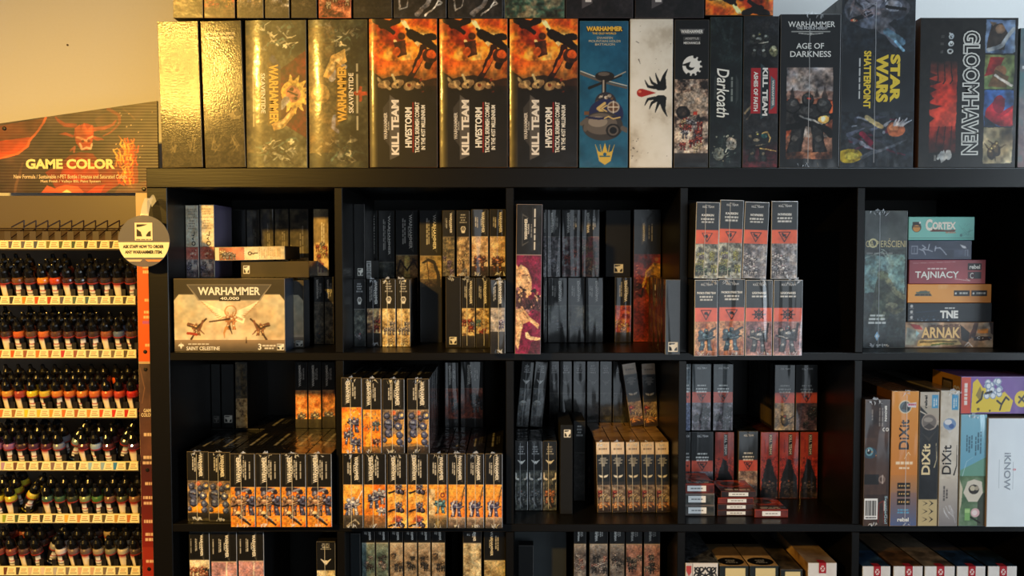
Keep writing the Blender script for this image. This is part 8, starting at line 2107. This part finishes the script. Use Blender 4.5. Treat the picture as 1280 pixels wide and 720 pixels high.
tail((578.6, 660, 602.2, 870), spine(A_beast([rgb(120, 104, 76), rgb(190, 176, 140), rgb(220, 208, 176)], (rgb(70, 54, 44), rgb(150, 120, 90), rgb(30, 24, 22), rgb(150, 40, 30)), 4, .95), -90, hdr(660, 678.4, .03), (.55, .7), (.2, .4), halo=False), 'tan-picture box with tangled dark figures beyond the gap', G32, Y=.03, mat='film')
tail((604.8, 660, 632, 870), spine(A_mottle([rgb(110, 90, 60), rgb(190, 176, 140), rgb(214, 200, 170)], 2, 4, [REDP], 2, .7), -90, hdr(660, 700.5, .035), (.3, .42), (.5, .7), halo=False), 'black-headed box with pale field and red figure, by the upright', G32, Y=.035, mat='gloss')
VT = [rgb(60, 54, 56), rgb(110, 106, 108), rgb(160, 158, 158)]
for i, (a, b_) in enumerate(((716.8, 732.8), (736.2, 759.6), (761.4, 780.6), (781.8, 802.6), (804.2, 825))):
    tail((a, 655, b_, 870), spine(A_tail(VT if i < 3 else [rgb(90, 60, 62), rgb(150, 110, 110), rgb(180, 156, 154)], [STEEL, DARKP, (rgb(130, 80, 76), rgb(206, 190, 180), rgb(50, 36, 38), rgb(200, 150, 90))], 70 + i, .5, 9), 90, hdr(655, 680, .08), (.3, .45), (.55, .75), halo=False), '%s film-wrapped box, %s of five near the bottom edge' % ('grey' if i < 3 else 'rosy grey', ORD[i]), G33, Y=.08, mat='film')
tail((642.8, 663, 708, 870), dict(front=lambda w, h: plain(rgb(52, 58, 60), .015, 2)(w, h), side=rgb(36, 40, 42)), 'plain dark grey box as broad as four of its neighbours', G33, Y=.12, d=.2, mat='matte')
tail((648, 682, 667, 870), dict(front=lambda w, h: plain(rgb(10, 12, 12), .01)(w, h), side=rgb(10, 10, 10)), 'black slab standing before the plain dark grey box', G33, Y=.07, d=.03, mat='matte')


def d_orn(w, h):
    c = Cv(w, h, rgb(226, 222, 218)); K = rgb(36, 34, 36); c.rect(0, 0, .2, 1, rgb(206, 200, 200)); c.poly([(.02, .98), (.18, .98), (.18, .93), (.1, .90), (.02, .94)], rgb(190, 70, 70)); c.poly([(.04, .90), (.16, .90), (.1, .87)], rgb(200, 110, 90)); c.rect(.21, .0, .225, 1, K)
    for s in (-1, 1):
        cx = .61
        for (du, v, r) in ((.12, .95, .07), (.24, .945, .08), (.27, .905, .07), (.1, .90, .06)): c.ring(cx + s * du, v, r, .022, K)
        c.line([(cx, .96), (cx + s * .15, .925), (cx + s * .33, .965)], .022, K); c.line([(cx, .90), (cx + s * .15, .925), (cx + s * .33, .885)], .022, K)
    c.poly([(.55, .895), (.61, .93), (.67, .895), (.61, .88)], K); c.ell(.61, .965, .03, K); c.ring(.61, .8, .2, .03, K); return c, []


def d_ivory(w, h):
    c = Cv(w, h, rgb(36, 48, 46)); c.rect(.2, 0, .9, .985, rgb(226, 206, 150)); c.ell(.55, .86, .28, rgb(70, 110, 120), 1, .2); c.rect(.15, 0, .2, 1, rgb(24, 32, 32)); return c, []


def t_oval(w, h):
    c = Cv(w, h, rgb(190, 150, 96)); c.mottle(0, 0, 1, 1, [rgb(150, 112, 66), rgb(190, 150, 96), rgb(206, 170, 116)], 2, 3, .8); c.ell(.5, .20, .44, rgb(24, 22, 20), 1, .12 / c.asp * .9 if False else .30); c.bars(.3, .12, .72, .28, 3, rgb(190, 186, 176), seed=4, a=.8); c.grad(0, .45, 1, 1, rgb(60, 48, 36), rgb(40, 34, 28), .6); return c


tail((856, 703.8, 897, 870), dict(front=d_orn, top=lambda w, h: Cv(w, h, rgb(40, 40, 44)).mottle(0, 0, 1, 1, [rgb(24, 24, 28), rgb(96, 96, 96), rgb(50, 50, 54)], 4, 4), side=rgb(60, 56, 56), edge=(.8, .78, .76)), 'white box with black scrollwork front, beside the two tan-lidded ones', G34, Y=.0, d=.22, mat='wrap')
for i, (a, b_) in enumerate(((898.4, 935), (936, 972.4))):
    tail((a, 707.6, b_, 870), dict(front=d_ivory, top=t_oval, side=rgb(60, 50, 38), edge=(.16, .18, .17)), 'tan-lidded box with black oval on its lid, %s' % ('next to the scrollwork box', 'next to the slanting dark box')[i], G34, Y=.0, d=.13, mat='gloss')
sl = place('board_game_box', (974.4, 712, 1002.4, 870), dict(front=d_ivory, top=lambda w, h: Cv(w, h, rgb(96, 80, 60)).mottle(0, 0, 1, 1, [rgb(50, 44, 36), rgb(110, 92, 70)], 2, 5).ell(.5, .4, .3, rgb(60, 56, 40)), left_col=rgb(60, 50, 40), side=rgb(70, 56, 44)), 'long dark box between the tan-lidded and white sealed boxes', cat='board game', z=Z3, Y=.0, d=.3, mat='gloss', group=G34)


def d_white(w, h):
    c = Cv(w, h, rgb(226, 220, 216)); c.mottle(0, 0, 1, 1, [rgb(216, 210, 206), rgb(230, 226, 222)], 2, 3); c.bars(.1, .82, .6, .86, 2, SIL, seed=4); return c, []


def seal(q, u0=.42, u1=.64):
    hh = .024 / q.h
    cv = Cv(40, 40, rgb(170, 26, 40)); cv.ell(.5, .45, .3, rgb(230, 214, 210)); cv.line([(.3, .3), (.7, .6)], .05, rgb(170, 26, 40)); cv.line([(.3, .6), (.7, .34)], .04, rgb(170, 26, 40)); cv.line([(.5, .2), (.5, .7)], .03, rgb(170, 26, 40))
    b = MB(); X0, X1 = (u0 - .5) * q.w, (u1 - .5) * q.w
    b.canvas((X0, -.0007, q.h - .021), (X1 - X0, 0, 0), (0, 0, .0214), cv)
    b.quad((X0, -.0007, q.h + .0004), (X1, -.0007, q.h + .0004), (X1, .016, q.h + .0005), (X0, .016, q.h + .0005), rgb(150, 24, 36))
    o = link('seal', b.build('seal'), M['sticker'], q.o); o['label'] = 'red paper seal with pale round emblem'


q = place('board_game_box', (1008.6, 703.8, 1045, 870), dict(front=d_white, top=lambda w, h: Cv(w, h, rgb(150, 126, 104)).mottle(0, 0, 1, 1, [rgb(120, 96, 76), rgb(160, 136, 112)], 2, 4), left=lambda w, h: Cv(w, h, rgb(150, 110, 70)).mottle(0, 0, 1, 1, [rgb(60, 40, 26), rgb(170, 130, 84), rgb(206, 170, 120)], 2.4, 6), side=rgb(90, 74, 60), edge=(.85, .83, .8)), 'white box with red seal and tan lid, alone at the cubby end', cat='board game', z=Z3, Y=.0, d=.2, mat='gloss', group='white boxes with red seals')
seal(q, .38, .63)
TOPS = [(rgb(36, 60, 84), rgb(60, 70, 76)), (rgb(96, 66, 40), rgb(130, 104, 76)), (rgb(110, 94, 76), rgb(140, 124, 104)), (rgb(30, 54, 80), rgb(90, 84, 84)), (rgb(30, 50, 66), rgb(80, 72, 64))]
for i, (a, b_) in enumerate(((1076.6, 1112), (1115.2, 1152.2), (1154, 1192.2), (1194.2, 1230.4), (1233, 1269.6))):
    c0, c1 = TOPS[i]
    q = place('board_game_box', (a, 708, b_, 870), dict(front=d_white, top=(lambda c0, c1: lambda w, h: Cv(w, h, c0).mottle(0, .0, 1, .45, [tuple(x * .7 for x in c0), c0, tuple(min(1, x * 1.3) for x in c0)], 3, 4).mottle(0, .45, 1, 1, [tuple(x * .7 for x in c1), c1], 3, 5))(c0, c1), side=tuple(x * .5 for x in c0), edge=(.86, .85, .84)), 'white box with red seal and %s lid, %s in the row of five' % (('blue', 'brown', 'beige', 'navy', 'dark blue')[i], ORD[i]), cat='board game', z=Z3, Y=.0, d=.2, mat='gloss', group='white boxes with red seals')
    seal(q, .40, .65)
